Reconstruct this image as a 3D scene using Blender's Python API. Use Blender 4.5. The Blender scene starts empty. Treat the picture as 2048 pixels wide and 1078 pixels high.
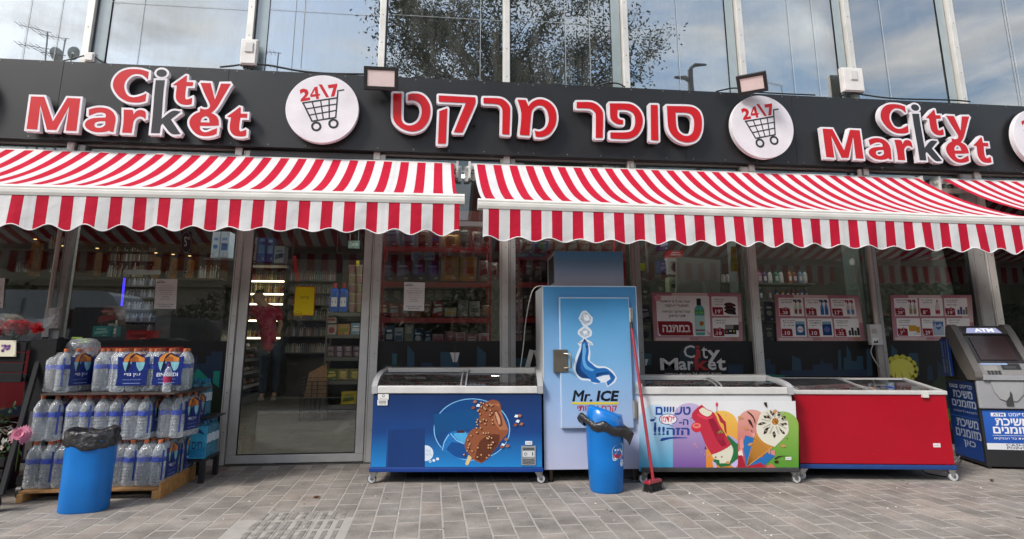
import bpy, math, random
from mathutils import Vector, Matrix
from mathutils.geometry import tessellate_polygon
random.seed(7)
SC = bpy.context.scene
COL = SC.collection
# ------------------------------------------------------------------ camera
CAM = Vector((0.0, -6.6, 1.15)); F, CX, CY = 1269.0, 1015.0, 412.0
ROT = Matrix(((0.99311387, -0.02419529, -0.11462733), (-0.11715305, -0.20510502, -0.97170319), (0.0, 0.97844086, -0.20652719)))
cd = bpy.data.cameras.new('camera'); cam = bpy.data.objects.new('camera', cd); COL.objects.link(cam)
cd.sensor_width = 36.0; cd.lens = F / 2048 * 36; cd.shift_x = (1024 - CX) / 2048; cd.shift_y = -(539 - CY) / 2048
cd.clip_start = 0.05; cd.clip_end = 500
cam.matrix_world = Matrix.Translation(CAM) @ ROT.to_4x4()
SC.camera = cam
# ------------------------------------------------------------------ light
SUN_EL, SUN_AZ = 42.0, 232.0     # degrees; azimuth measured clockwise from +Y
w = bpy.data.worlds.new('World'); SC.world = w; w.use_nodes = True
nt = w.node_tree; nt.nodes.clear(); N = nt.nodes.new; L = nt.links.new
out = N('ShaderNodeOutputWorld'); bg = N('ShaderNodeBackground'); bg.inputs['Strength'].default_value = 0.15
sky = N('ShaderNodeTexSky'); sky.sky_type = 'NISHITA'; sky.sun_disc = False
sky.sun_elevation = math.radians(SUN_EL); sky.sun_rotation = math.radians(SUN_AZ); sky.air_density = 1.3; sky.dust_density = 2.0
tc = N('ShaderNodeTexCoord'); sep = N('ShaderNodeSeparateXYZ'); L(tc.outputs['Generated'], sep.inputs[0])
mx = N('ShaderNodeMath'); mx.operation = 'MAXIMUM'; mx.inputs[1].default_value = 0.06; L(sep.outputs['Z'], mx.inputs[0])
dx = N('ShaderNodeMath'); dx.operation = 'DIVIDE'; L(sep.outputs['X'], dx.inputs[0]); L(mx.outputs[0], dx.inputs[1])
dy = N('ShaderNodeMath'); dy.operation = 'DIVIDE'; L(sep.outputs['Y'], dy.inputs[0]); L(mx.outputs[0], dy.inputs[1])
cmb = N('ShaderNodeCombineXYZ'); L(dx.outputs[0], cmb.inputs[0]); L(dy.outputs[0], cmb.inputs[1])
nz = N('ShaderNodeTexNoise'); nz.inputs['Scale'].default_value = 1.35; nz.inputs['Detail'].default_value = 9; nz.inputs['Roughness'].default_value = 0.58; nz.inputs['Distortion'].default_value = 0.35
L(cmb.outputs[0], nz.inputs['Vector'])
cr = N('ShaderNodeValToRGB'); cr.color_ramp.elements[0].position = 0.41; cr.color_ramp.elements[1].position = 0.66
L(nz.outputs['Fac'], cr.inputs[0])
nz2 = N('ShaderNodeTexNoise'); nz2.inputs['Scale'].default_value = 3.1; nz2.inputs['Detail'].default_value = 6; L(cmb.outputs[0], nz2.inputs['Vector'])
cc = N('ShaderNodeValToRGB'); cc.color_ramp.elements[0].color = (4.1, 4.15, 4.25, 1); cc.color_ramp.elements[1].color = (6.0, 5.97, 5.95, 1)
cc.color_ramp.elements[0].position = 0.35; cc.color_ramp.elements[1].position = 0.68; L(nz2.outputs['Fac'], cc.inputs[0])
mix = N('ShaderNodeMixRGB'); L(cr.outputs[0], mix.inputs[0]); L(sky.outputs[0], mix.inputs[1]); L(cc.outputs[0], mix.inputs[2])
L(mix.outputs[0], bg.inputs['Color']); L(bg.outputs[0], out.inputs[0])
sl = bpy.data.lights.new('sun', 'SUN'); sl.energy = 1.9; sl.angle = math.radians(14); sl.color = (1.0, 0.965, 0.92)
sun = bpy.data.objects.new('sun', sl); COL.objects.link(sun)
_e, _a = math.radians(SUN_EL), math.radians(SUN_AZ)
sun.rotation_euler = Vector((math.sin(_a) * math.cos(_e), math.cos(_a) * math.cos(_e), math.sin(_e))).to_track_quat('Z', 'Y').to_euler()
sun.location = (-10, -20, 30)
SC.view_settings.view_transform = 'Standard'; SC.view_settings.look = 'None'; SC.view_settings.gamma = 1
SC.view_settings.use_curve_mapping = False; SC.view_settings.exposure = 0.68
SC.render.engine = 'CYCLES'
SC.cycles.max_bounces = 10; SC.cycles.transparent_max_bounces = 24; SC.cycles.glossy_bounces = 5; SC.cycles.diffuse_bounces = 4
SC.cycles.caustics_reflective = False; SC.cycles.caustics_refractive = False; SC.cycles.use_denoising = True
# ------------------------------------------------------------------ photogrammetry helpers (pixel of the photograph -> place in the street)
def ray(px, py): return ROT @ Vector(((px - CX) / F, -(py - CY) / F, -1.0))
def at(px, py, Y=0.0):
    d = ray(px, py); return CAM + d * ((Y - CAM.y) / d.y)
def atz(px, py, z=0.0):
    d = ray(px, py); return CAM + d * ((z - CAM.z) / d.z)
def hit(px, py, P0, Nn):
    d = ray(px, py); return CAM + d * ((P0 - CAM).dot(Nn) / d.dot(Nn))
def X(px, py, Y=0.0): return at(px, py, Y).x
def Z(px, py, Y=0.0): return at(px, py, Y).z
# ------------------------------------------------------------------ colours and materials
def lin(c): return c / 12.92 if c <= 0.04045 else ((c + 0.055) / 1.055) ** 2.4
def H(s, k=1.0):
    s = s.lstrip('#'); return tuple(lin(int(s[i:i + 2], 16) / 255) * k for i in (0, 2, 4))
def mat(name, fn):
    m = bpy.data.materials.new(name); m.use_nodes = True; t = m.node_tree; t.nodes.clear()
    o = t.nodes.new('ShaderNodeOutputMaterial'); fn(t, t.nodes.new, t.links.new, o); return m
def col_mat(name, rough=0.6, metal=0.0, spec=0.5, var=0.10, vscale=9.0, bump=0.0, bscale=60.0, coat=0.0, rvar=0.0, trans=0.0):
    def fn(t, N, L, o):
        p = N('ShaderNodeBsdfPrincipled'); a = N('ShaderNodeAttribute'); a.attribute_name = 'Col'
        g = N('ShaderNodeNewGeometry'); n = N('ShaderNodeTexNoise'); n.inputs['Scale'].default_value = vscale; n.inputs['Detail'].default_value = 5
        L(g.outputs['Position'], n.inputs['Vector'])
        mr = N('ShaderNodeMapRange'); mr.inputs['From Min'].default_value = 0.3; mr.inputs['From Max'].default_value = 0.7
        mr.inputs['To Min'].default_value = 1 - var; mr.inputs['To Max'].default_value = 1 + var * 0.5; L(n.outputs['Fac'], mr.inputs[0])
        v = N('ShaderNodeVectorMath'); v.operation = 'SCALE'; L(a.outputs['Color'], v.inputs[0]); L(mr.outputs[0], v.inputs['Scale'])
        L(v.outputs[0], p.inputs['Base Color']); p.inputs['Roughness'].default_value = rough; p.inputs['Metallic'].default_value = metal
        p.inputs['Specular IOR Level'].default_value = spec; p.inputs['Coat Weight'].default_value = coat
        if rvar:
            n3 = N('ShaderNodeTexNoise'); n3.inputs['Scale'].default_value = 3.5; n3.inputs['Detail'].default_value = 8; L(g.outputs['Position'], n3.inputs['Vector'])
            m3 = N('ShaderNodeMapRange'); m3.inputs['To Min'].default_value = max(0.02, rough - rvar); m3.inputs['To Max'].default_value = rough + rvar; L(n3.outputs['Fac'], m3.inputs[0]); L(m3.outputs[0], p.inputs['Roughness'])
        if bump:
            n2 = N('ShaderNodeTexNoise'); n2.inputs['Scale'].default_value = bscale; n2.inputs['Detail'].default_value = 4; L(g.outputs['Position'], n2.inputs['Vector'])
            b = N('ShaderNodeBump'); b.inputs['Strength'].default_value = bump; b.inputs['Distance'].default_value = 0.01; L(n2.outputs['Fac'], b.inputs['Height']); L(b.outputs[0], p.inputs['Normal'])
        L(p.outputs[0], o.inputs[0])
    return mat(name, fn)
def glass_mat(name, base, k, tint, rough=0.0, dirt=0.03, wave=0.0):
    def fn(t, N, L, o):
        tr = N('ShaderNodeBsdfTransparent'); tr.inputs[0].default_value = (*tint, 1)
        gl = N('ShaderNodeBsdfGlossy'); gl.inputs['Roughness'].default_value = rough; gl.inputs['Color'].default_value = (0.97, 0.99, 1, 1)
        fr = N('ShaderNodeFresnel'); fr.inputs['IOR'].default_value = 1.5
        if wave:
            gw = N('ShaderNodeNewGeometry'); nw = N('ShaderNodeTexNoise'); nw.inputs['Scale'].default_value = 0.9; nw.inputs['Detail'].default_value = 1; L(gw.outputs['Position'], nw.inputs['Vector']); bw = N('ShaderNodeBump'); bw.inputs['Strength'].default_value = 1.0; bw.inputs['Distance'].default_value = wave; L(nw.outputs['Fac'], bw.inputs['Height']); L(bw.outputs[0], gl.inputs['Normal'])
        m = N('ShaderNodeMath'); m.operation = 'MULTIPLY_ADD'; m.inputs[1].default_value = k; m.inputs[2].default_value = base; m.use_clamp = True; L(fr.outputs[0], m.inputs[0])
        ms = N('ShaderNodeMixShader'); L(m.outputs[0], ms.inputs[0]); L(tr.outputs[0], ms.inputs[1]); L(gl.outputs[0], ms.inputs[2])
        df = N('ShaderNodeBsdfDiffuse'); df.inputs[0].default_value = (0.5, 0.5, 0.47, 1)
        g = N('ShaderNodeNewGeometry'); n = N('ShaderNodeTexNoise'); n.inputs['Scale'].default_value = 2.2; n.inputs['Detail'].default_value = 9; n.inputs['Roughness'].default_value = 0.7
        mp = N('ShaderNodeMapping'); mp.inputs['Scale'].default_value = (3, 3, 0.6); L(g.outputs['Position'], mp.inputs[0]); L(mp.outputs[0], n.inputs['Vector'])
        r = N('ShaderNodeMapRange'); r.inputs['From Min'].default_value = 0.45; r.inputs['From Max'].default_value = 0.85; r.inputs['To Max'].default_value = dirt * 3; r.inputs['To Min'].default_value = dirt * 0.4; L(n.outputs['Fac'], r.inputs[0])
        m2 = N('ShaderNodeMixShader'); L(r.outputs[0], m2.inputs[0]); L(ms.outputs[0], m2.inputs[1]); L(df.outputs[0], m2.inputs[2])
        L(m2.outputs[0], o.inputs[0])
    return mat(name, fn)
def emit_mat(name, c, s):
    def fn(t, N, L, o):
        e = N('ShaderNodeEmission'); e.inputs[0].default_value = (*c, 1); e.inputs[1].default_value = s; L(e.outputs[0], o.inputs[0])
    return mat(name, fn)
M_MATTE = col_mat('matte_paint', 0.75, spec=0.3)
M_PRINT = col_mat('printed_vinyl', 0.38, spec=0.4, var=0.05, vscale=4, rvar=0.12)
M_PAPER = col_mat('printed_paper', 0.6, spec=0.25, var=0.05, vscale=6)
M_SATIN = col_mat('satin_plastic', 0.42, spec=0.45, var=0.12, vscale=5, rvar=0.2)
M_GLOSS = col_mat('glossy_plastic', 0.22, spec=0.5, var=0.06, coat=0.2, rvar=0.1)
M_METAL = col_mat('brushed_metal', 0.34, metal=0.9, var=0.1, vscale=14, rvar=0.12)
M_ALU = col_mat('anodised_aluminium', 0.5, metal=0.25, spec=0.5, var=0.13, vscale=5, rvar=0.15)
M_PANEL = col_mat('black_sign_panel', 0.42, spec=0.45, var=0.18, vscale=2.2, rvar=0.14)
M_WOOD = col_mat('wood', 0.7, var=0.35, vscale=22, bump=0.15, bscale=40)
M_BAG = col_mat('bin_bag', 0.33, spec=0.7, var=0.3, bump=1.0, bscale=36, rvar=0.15)
M_FABRIC = col_mat('clothing', 0.9, spec=0.1, var=0.25, vscale=6, bump=0.3, bscale=25)
M_SKIN = col_mat('skin', 0.55, spec=0.3, var=0.08)
M_STONE = col_mat('plaster', 0.85, spec=0.2, var=0.18, vscale=1.1, bump=0.2, bscale=30)
M_CAR = col_mat('car_paint', 0.25, spec=0.5, var=0.04, coat=0.8)
M_WRAP = col_mat('shiny_packaging', 0.3, spec=0.5, var=0.22, vscale=26, bump=0.5, bscale=34)
M_LEAF = col_mat('leaves', 0.55, spec=0.3, var=0.5, vscale=1.6)
M_GLASS = glass_mat('shop_glass', 0.015, 1.15, (0.92, 0.94, 0.92), dirt=0.012)
M_UPGLASS = glass_mat('tinted_reflective_glass', 0.34, 1.3, (0.60, 0.66, 0.66), dirt=0.07, wave=0.006)
M_LIDGLASS = glass_mat('freezer_lid_glass', 0.03, 1.6, (0.80, 0.83, 0.83), rough=0.03, dirt=0.03)
M_TUBE = emit_mat('blue_led', (0.05, 0.03, 1.0), 1.6)
M_FILLSTRIP = emit_mat('added_fill_strip', (1.0, 0.97, 0.92), 26)  # added fill light for the shelf goods
M_LETTERLIT = emit_mat('lit_letters', (1.0, 1.0, 1.0), 0.75)
M_LAMP = emit_mat('ceiling_light', (1.0, 0.97, 0.90), 16)
M_SHELFLAMP = emit_mat('fridge_light', (1.0, 0.86, 0.62), 2.6)
M_WARM = emit_mat('warm_niche_light', (1.0, 0.62, 0.25), 1.4)
M_ATMLIT = emit_mat('lit_sign', (0.40, 0.42, 0.66), 0.6)
M_LIGHTBAND = col_mat('painted_light_band', 0.12, spec=0.8, var=0.06, coat=1.0)  # pale colour standing in for brightness and reflections on the upper panes
def _clear(t, N, L, o, tint=(0.95, 0.97, 0.98), base=(0.80, 0.85, 0.88), f=0.34):
    tr = N('ShaderNodeBsdfTransparent'); tr.inputs[0].default_value = (*tint, 1)
    p = N('ShaderNodeBsdfPrincipled'); p.inputs['Base Color'].default_value = (*base, 1); p.inputs['Roughness'].default_value = 0.09; p.inputs['Specular IOR Level'].default_value = 1.0; p.inputs['Coat Weight'].default_value = 0.6
    g = N('ShaderNodeNewGeometry'); n2 = N('ShaderNodeTexNoise'); n2.inputs['Scale'].default_value = 38; n2.inputs['Detail'].default_value = 3; L(g.outputs['Position'], n2.inputs['Vector'])
    b = N('ShaderNodeBump'); b.inputs['Strength'].default_value = 1.0; b.inputs['Distance'].default_value = 0.02; L(n2.outputs['Fac'], b.inputs['Height']); L(b.outputs[0], p.inputs['Normal'])
    lw = N('ShaderNodeLayerWeight'); lw.inputs[0].default_value = 0.35
    ma = N('ShaderNodeMath'); ma.operation = 'MULTIPLY_ADD'; ma.inputs[1].default_value = 0.5; ma.inputs[2].default_value = f * 0.6; ma.use_clamp = True; L(lw.outputs['Facing'], ma.inputs[0])
    ms = N('ShaderNodeMixShader'); L(ma.outputs[0], ms.inputs[0]); L(tr.outputs[0], ms.inputs[1]); L(p.outputs[0], ms.inputs[2]); L(ms.outputs[0], o.inputs[0])
M_CLEAR = mat('clear_plastic_bottle', _clear)
M_BLUECLEAR = mat('blue_tinted_plastic', lambda t, N, L, o: _clear(t, N, L, o, (0.45, 0.78, 0.88), (0.10, 0.42, 0.60), 0.7))
M_FILM = mat('clear_wrapping_film', lambda t, N, L, o: _clear(t, N, L, o, (0.93, 0.94, 0.95), (0.8, 0.82, 0.84), 0.06))
def _paver(t, N, L, o):
    p = N('ShaderNodeBsdfPrincipled'); oi = N('ShaderNodeObjectInfo'); g = N('ShaderNodeNewGeometry')
    r = N('ShaderNodeValToRGB'); e = r.color_ramp; e.elements[0].color = (0.322, 0.292, 0.258, 1); e.elements[1].color = (0.43, 0.372, 0.318, 1)
    m = e.elements.new(0.45); m.color = (0.378, 0.34, 0.298, 1); m = e.elements.new(0.75); m.color = (0.336, 0.31, 0.28, 1); L(oi.outputs['Random'], r.inputs[0])
    n1 = N('ShaderNodeTexNoise'); n1.inputs['Scale'].default_value = 3.3; n1.inputs['Detail'].default_value = 8; n1.inputs['Roughness'].default_value = 0.65; L(g.outputs['Position'], n1.inputs['Vector'])
    n2 = N('ShaderNodeTexNoise'); n2.inputs['Scale'].default_value = 95; n2.inputs['Detail'].default_value = 4; L(g.outputs['Position'], n2.inputs['Vector'])
    a = N('ShaderNodeMapRange'); a.inputs['From Min'].default_value = 0.3; a.inputs['From Max'].default_value = 0.72; a.inputs['To Min'].default_value = 0.52; a.inputs['To Max'].default_value = 1.16; L(n1.outputs['Fac'], a.inputs[0])
    b = N('ShaderNodeMapRange'); b.inputs['From Min'].default_value = 0.3; b.inputs['From Max'].default_value = 0.7; b.inputs['To Min'].default_value = 0.8; b.inputs['To Max'].default_value = 1.2; L(n2.outputs['Fac'], b.inputs[0])
    mm = N('ShaderNodeMath'); mm.operation = 'MULTIPLY'; L(a.outputs[0], mm.inputs[0]); L(b.outputs[0], mm.inputs[1])
    mk = N('ShaderNodeMath'); mk.operation = 'MULTIPLY'; mk.inputs[1].default_value = 0.84; L(mm.outputs[0], mk.inputs[0])
    v = N('ShaderNodeVectorMath'); v.operation = 'SCALE'; L(r.outputs[0], v.inputs[0]); L(mk.outputs[0], v.inputs['Scale'])
    # dark chewing-gum and oil spots, pale scuffs
    vo = N('ShaderNodeTexVoronoi'); vo.inputs['Scale'].default_value = 2.3; L(g.outputs['Position'], vo.inputs['Vector'])
    nd = N('ShaderNodeTexNoise'); nd.inputs['Scale'].default_value = 30; L(g.outputs['Position'], nd.inputs['Vector'])
    ad = N('ShaderNodeMath'); ad.operation = 'MULTIPLY_ADD'; ad.inputs[1].default_value = 0.05; L(nd.outputs['Fac'], ad.inputs[0]); L(vo.outputs['Distance'], ad.inputs[2])
    sp = N('ShaderNodeMapRange'); sp.inputs['From Min'].default_value = 0.065; sp.inputs['From Max'].default_value = 0.085; sp.inputs['To Min'].default_value = 0.5; sp.inputs['To Max'].default_value = 1.0; L(ad.outputs[0], sp.inputs[0])
    v2 = N('ShaderNodeVectorMath'); v2.operation = 'SCALE'; L(v.outputs[0], v2.inputs[0]); L(sp.outputs[0], v2.inputs['Scale'])
    n4 = N('ShaderNodeTexNoise'); n4.inputs['Scale'].default_value = 7; n4.inputs['Detail'].default_value = 10; n4.inputs['Roughness'].default_value = 0.75; n4.inputs['Distortion'].default_value = 1.2; L(g.outputs['Position'], n4.inputs['Vector'])
    sc = N('ShaderNodeMapRange'); sc.inputs['From Min'].default_value = 0.64; sc.inputs['From Max'].default_value = 0.74; sc.inputs['To Max'].default_value = 0.5; L(n4.outputs['Fac'], sc.inputs[0])
    mc = N('ShaderNodeMixRGB'); mc.inputs[2].default_value = (0.45, 0.42, 0.38, 1); L(sc.outputs[0], mc.inputs[0]); L(v2.outputs[0], mc.inputs[1])
    L(mc.outputs[0], p.inputs['Base Color']); p.inputs['Roughness'].default_value = 0.82; p.inputs['Specular IOR Level'].default_value = 0.25
    bu = N('ShaderNodeBump'); bu.inputs['Strength'].default_value = 0.5; bu.inputs['Distance'].default_value = 0.004; L(n2.outputs['Fac'], bu.inputs['Height']); L(bu.outputs[0], p.inputs['Normal'])
    L(p.outputs[0], o.inputs[0])
M_PAVER = mat('concrete_paver', _paver)
# ------------------------------------------------------------------ mesh builder
class MB:
    def __init__(s): s.v = []; s.f = []; s.c = []; s.sm = []
    def add(s, vs, fs, col, smooth=False, M=None):
        b = len(s.v)
        for p in vs: s.v.append((M @ Vector(p)) if M else Vector(p))
        for k, f in enumerate(fs):
            s.f.append([b + i for i in f]); s.sm.append(smooth)
            if isinstance(col, list): s.c.append([col[i] for i in f])
            else: s.c.append(col)
        return s
    def box(s, x0, x1, y0, y1, z0, z1, col, M=None, taper=0.0):
        t = taper
        vs = [(x0, y0, z0), (x1, y0, z0), (x1, y1, z0), (x0, y1, z0), (x0 + t, y0 + t, z1), (x1 - t, y0 + t, z1), (x1 - t, y1 - t, z1), (x0 + t, y1 - t, z1)]
        return s.add(vs, [(0, 3, 2, 1), (4, 5, 6, 7), (0, 1, 5, 4), (1, 2, 6, 5), (2, 3, 7, 6), (3, 0, 4, 7)], col, M=M)
    def tube(s, pts, r, col, n=8, cap=True, smooth=True, M=None):
        pts = [Vector(p) for p in pts]; vs = []; fs = []; up = None
        for i, p in enumerate(pts):
            d = (pts[min(i + 1, len(pts) - 1)] - pts[max(i - 1, 0)]); d = d.normalized() if d.length > 1e-9 else Vector((0, 0, 1))
            if up is None: up = Vector((0, 0, 1)) if abs(d.z) < 0.9 else Vector((1, 0, 0))
            a = d.cross(up).normalized(); b = a.cross(d).normalized(); up = b
            ri = r[i] if isinstance(r, (list, tuple)) else r
            for k in range(n):
                t = 2 * math.pi * (k + 0.5) / n; vs.append(p + a * (math.cos(t) * ri) + b * (math.sin(t) * ri))
        for i in range(len(pts) - 1):
            for k in range(n):
                k2 = (k + 1) % n; fs.append((i * n + k, i * n + k2, (i + 1) * n + k2, (i + 1) * n + k))
        s.add(vs, fs, col, smooth, M)
        if cap:
            m = len(pts) - 1; s.add(vs, [tuple(range(n))[::-1], tuple(m * n + k for k in range(n))], col, False, M)
        return s
    def lathe(s, prof, col, n=16, M=None, sx=1.0, sy=1.0, cap=True, cols=None, smooth=True):
        vs = []; fs = []
        for (r, z) in prof:
            for k in range(n):
                t = 2 * math.pi * k / n; vs.append((math.cos(t) * r * sx, math.sin(t) * r * sy, z))
        for i in range(len(prof) - 1):
            q = [(i * n + k, i * n + (k + 1) % n, (i + 1) * n + (k + 1) % n, (i + 1) * n + k) for k in range(n)]
            s.add(vs[:0] if False else [vs[j] for j in range(i * n, (i + 2) * n)], [tuple(j - i * n for j in f) for f in q], cols[i] if cols else col, smooth, M)
        if cap:
            m = len(prof) - 1
            s.add([vs[k] for k in range(n)], [tuple(range(n))[::-1]], cols[0] if cols else col, False, M)
            s.add([vs[m * n + k] for k in range(n)], [tuple(range(n))], cols[-1] if cols else col, False, M)
        return s
    def prism(s, loops, fa, fb, col, side=None, back=True):
        """loops: [outer, holes...] 2D; fa/fb map (u,v)->3D for the front and back face"""
        tri = tessellate_polygon([[Vector((u, v, 0)) for u, v in lp] for lp in loops])
        flat = [p for lp in loops for p in lp]
        A = [fa(*p) for p in flat]; B = [fb(*p) for p in flat]
        s.add(A, [tuple(t) for t in tri], col)
        if back: s.add(B, [tuple(t)[::-1] for t in tri], side or col)
        b = 0
        for lp in loops:
            n = len(lp); s.add([A[b + i] for i in range(n)] + [B[b + i] for i in range(n)], [(i, (i + 1) % n, n + (i + 1) % n, n + i) for i in range(n)], side or col); b += n
        return s
    def blob(s, c, r, col, n=8, m=5, jit=0.0, M=None, sx=1, sy=1, sz=1):
        vs = []; fs = []
        for i in range(m + 1):
            ph = math.pi * i / m
            for k in range(n):
                t = 2 * math.pi * k / n; q = r * (1 + random.uniform(-jit, jit)); vs.append((c[0] + q * math.sin(ph) * math.cos(t) * sx, c[1] + q * math.sin(ph) * math.sin(t) * sy, c[2] + q * math.cos(ph) * sz))
        for i in range(m):
            for k in range(n): fs.append((i * n + k, (i + 1) * n + k, (i + 1) * n + (k + 1) % n, i * n + (k + 1) % n))
        return s.add(vs, fs, col, True, M)
WB = {}
def tagset(o, label=None, cat=None, group=None, kind=None):
    if label: o['label'] = label
    if cat: o['category'] = cat
    if group: o['group'] = group
    if kind: o['kind'] = kind
    return o
def mesh_of(name, mb, m, base, M=None):
    me = bpy.data.meshes.new(name); MM = (Matrix.Translation(-base) @ M) if M else Matrix.Translation(-base)
    me.from_pydata([tuple(MM @ v) for v in mb.v], [], mb.f)
    a = me.attributes.new('Col', 'FLOAT_COLOR', 'CORNER'); buf = []
    for f, c in zip(mb.f, mb.c):
        if isinstance(c, list):
            for q in c: buf += [q[0], q[1], q[2], 1.0]
        else: buf += [c[0], c[1], c[2], 1.0] * len(f)
    a.data.foreach_set('color', buf); me.polygons.foreach_set('use_smooth', mb.sm); me.materials.append(m); me.update(); return me
def obj(name, mb, m, parent=None, M=None, bev=0.0, **tags):
    pts = [(M @ v) if M else v for v in mb.v]
    if parent is None:
        lo = [min(p[i] for p in pts) for i in range(3)]; hi = [max(p[i] for p in pts) for i in range(3)]
        base = Vector(((lo[0] + hi[0]) / 2, (lo[1] + hi[1]) / 2, lo[2]))
    else: base = WB[parent]
    o = bpy.data.objects.new(name, mesh_of(name, mb, m, base, M)); COL.objects.link(o)
    if parent is None: o.location = base
    else: o.parent = parent
    WB[o] = base
    if bev:
        b = o.modifiers.new('bevel', 'BEVEL'); b.width = bev; b.segments = 2; b.limit_method = 'ANGLE'; b.angle_limit = math.radians(40)
    return tagset(o, **tags)
def thing(name, label, cat, loc, group=None):
    o = bpy.data.objects.new(name, None); COL.objects.link(o); o.location = loc; o.empty_display_size = 0.1; WB[o] = Vector(loc)
    return tagset(o, label, cat, group)
def inst(name, me, loc, rot=(0, 0, 0), parent=None, scale=None, **tags):
    o = bpy.data.objects.new(name, me); COL.objects.link(o); o.rotation_euler = rot
    if scale: o.scale = scale
    o.location = (Vector(loc) - WB[parent]) if parent else loc
    if parent: o.parent = parent
    WB[o] = Vector(loc); return tagset(o, **tags)
def dup(o, loc, rotz=0.0, label=None, parent=None):
    c = o.copy(); COL.objects.link(c)
    if parent is None: c.location = loc; c.rotation_euler = (0, 0, rotz); c['label'] = label or o['label']
    else: c.parent = parent
    for ch in o.children: dup(ch, None, parent=c)
    return c
# ------------------------------------------------------------------ 2D outlines
def smooth_loop(pts, cut=52, k=4):
    n = len(pts); out = []
    P = [Vector(p) for p in pts]; corner = []
    for i in range(n):
        a = P[i] - P[i - 1]; b = P[(i + 1) % n] - P[i]
        corner.append(a.length < 1e-6 or b.length < 1e-6 or math.degrees(a.angle(b)) > cut)
    for i in range(n):
        p0, p1, p2, p3 = P[i - 1], P[i], P[(i + 1) % n], P[(i + 2) % n]
        m1 = (p2 - p0) * 0.5; m2 = (p3 - p1) * 0.5; ln = (p2 - p1).length
        c1, c2 = corner[i], corner[(i + 1) % n]
        if c1 and c2: out.append(tuple(p1)); continue
        if c1: m1 = (p2 - p1) * 1.0
        if c2: m2 = (p2 - p1) * 1.0
        m1 = m1 * min(1.0, ln * 1.2 / max(m1.length, 1e-9)); m2 = m2 * min(1.0, ln * 1.2 / max(m2.length, 1e-9))
        for j in range(k):
            t = j / k; t2 = t * t; t3 = t2 * t
            out.append(tuple(p1 * (2 * t3 - 3 * t2 + 1) + m1 * (t3 - 2 * t2 + t) + p2 * (-2 * t3 + 3 * t2) + m2 * (t3 - t2)))
    return out
def area(lp): return 0.5 * sum(lp[i - 1][0] * lp[i][1] - lp[i][0] * lp[i - 1][1] for i in range(len(lp)))
def offset_loop(lp, off, rounded=False):
    """push a loop outwards (to its right when it runs counter-clockwise); loops may cross themselves afterwards"""
    P = [Vector(q) for q in lp]; Q = []
    for q in P:
        if not Q or (q - Q[-1]).length > 1e-5: Q.append(q)
    if (Q[0] - Q[-1]).length < 1e-5: Q.pop()
    out = []; n = len(Q)
    for i in range(n):
        d0 = (Q[i] - Q[i - 1]).normalized(); d1 = (Q[(i + 1) % n] - Q[i]).normalized(); n0 = Vector((d0.y, -d0.x)); n1 = Vector((d1.y, -d1.x)); cr = d0.x * d1.y - d0.y * d1.x
        m = n0 + n1
        if m.length < 1e-4: out += [Q[i] + n0 * off, Q[i] + n1 * off]; continue
        m.normalize(); k = 1 / max(m.dot(n0), 0.2)
        if cr > 0 and (k > 1.7 or (rounded and k > 1.05)):
            st = 4 if rounded else 1; a0 = math.atan2(n0.y, n0.x); a1 = math.atan2(n1.y, n1.x)
            while a1 < a0: a1 += 2 * math.pi
            for j in range(st + 1): t = a0 + (a1 - a0) * j / st; r = off * (1.0 if rounded else 1.25); out.append(Q[i] + Vector((math.cos(t), math.sin(t))) * r)
        else: out.append(Q[i] + m * off * min(k, 1.7))
    return [tuple(v) for v in out]
def wind(pt, lp):
    w_ = 0; x, y = pt
    for i in range(len(lp)):
        (x0, y0), (x1, y1) = lp[i - 1], lp[i]
        if y0 <= y < y1 and (x1 - x0) * (y - y0) - (x - x0) * (y1 - y0) > 0: w_ += 1
        elif y1 <= y < y0 and (x1 - x0) * (y - y0) - (x - x0) * (y1 - y0) < 0: w_ -= 1
    return w_
def offset_mesh(loops, off, depth, bev=0.0):
    """(verts, faces) of a thick letter body: the outline pushed out by off, centred on local z=0"""
    from mathutils.geometry import delaunay_2d_cdt
    L2 = []
    for i, lp in enumerate(loops):
        lp = list(lp)
        if (area(lp) > 0) == (i > 0): lp = lp[::-1]
        L2.append(offset_loop(lp, off, bev > 0))
    vs = []; es = []
    for lp in L2:
        b = len(vs); vs += [Vector(q) for q in lp]; es += [(b + i, b + (i + 1) % len(lp)) for i in range(len(lp))]
    V, _, T, *_r = delaunay_2d_cdt(vs, es, [], 0, 1e-6)
    keep = []
    for t in T:
        c = sum((V[i] for i in t), Vector((0, 0))) / 3
        if sum(wind((c.x, c.y), lp) for lp in L2) > 0: keep.append(tuple(t))
    ed = {}
    for t in keep:
        for i in range(3): e = (t[i], t[(i + 1) % 3]); ed[e] = 1
    bd = [e for e in ed if (e[1], e[0]) not in ed]; n = len(V); h = depth / 2
    verts = [(v.x, v.y, h) for v in V] + [(v.x, v.y, -h) for v in V]
    used_ = set(i for t in keep for i in t)
    faces = keep + [tuple(i + n for i in t[::-1]) for t in keep] + [(a, a + n, b + n, b) for a, b in bd]
    mp = {}; ov = []
    for f in faces:
        for i in f:
            if i not in mp: mp[i] = len(ov); ov.append(verts[i])
    return ov, [tuple(mp[i] for i in f) for f in faces]
_tc = {}
def rev(s):
    """Hebrew text into drawing order; runs of digits and Latin keep their own order"""
    out = []; run = ''
    for ch in reversed(s):
        if ch.isascii() and (ch.isalnum() or ch in '.%'): run = ch + run
        else:
            out.append(run); run = ''; out.append(ch)
    return ''.join(out) + run
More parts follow.
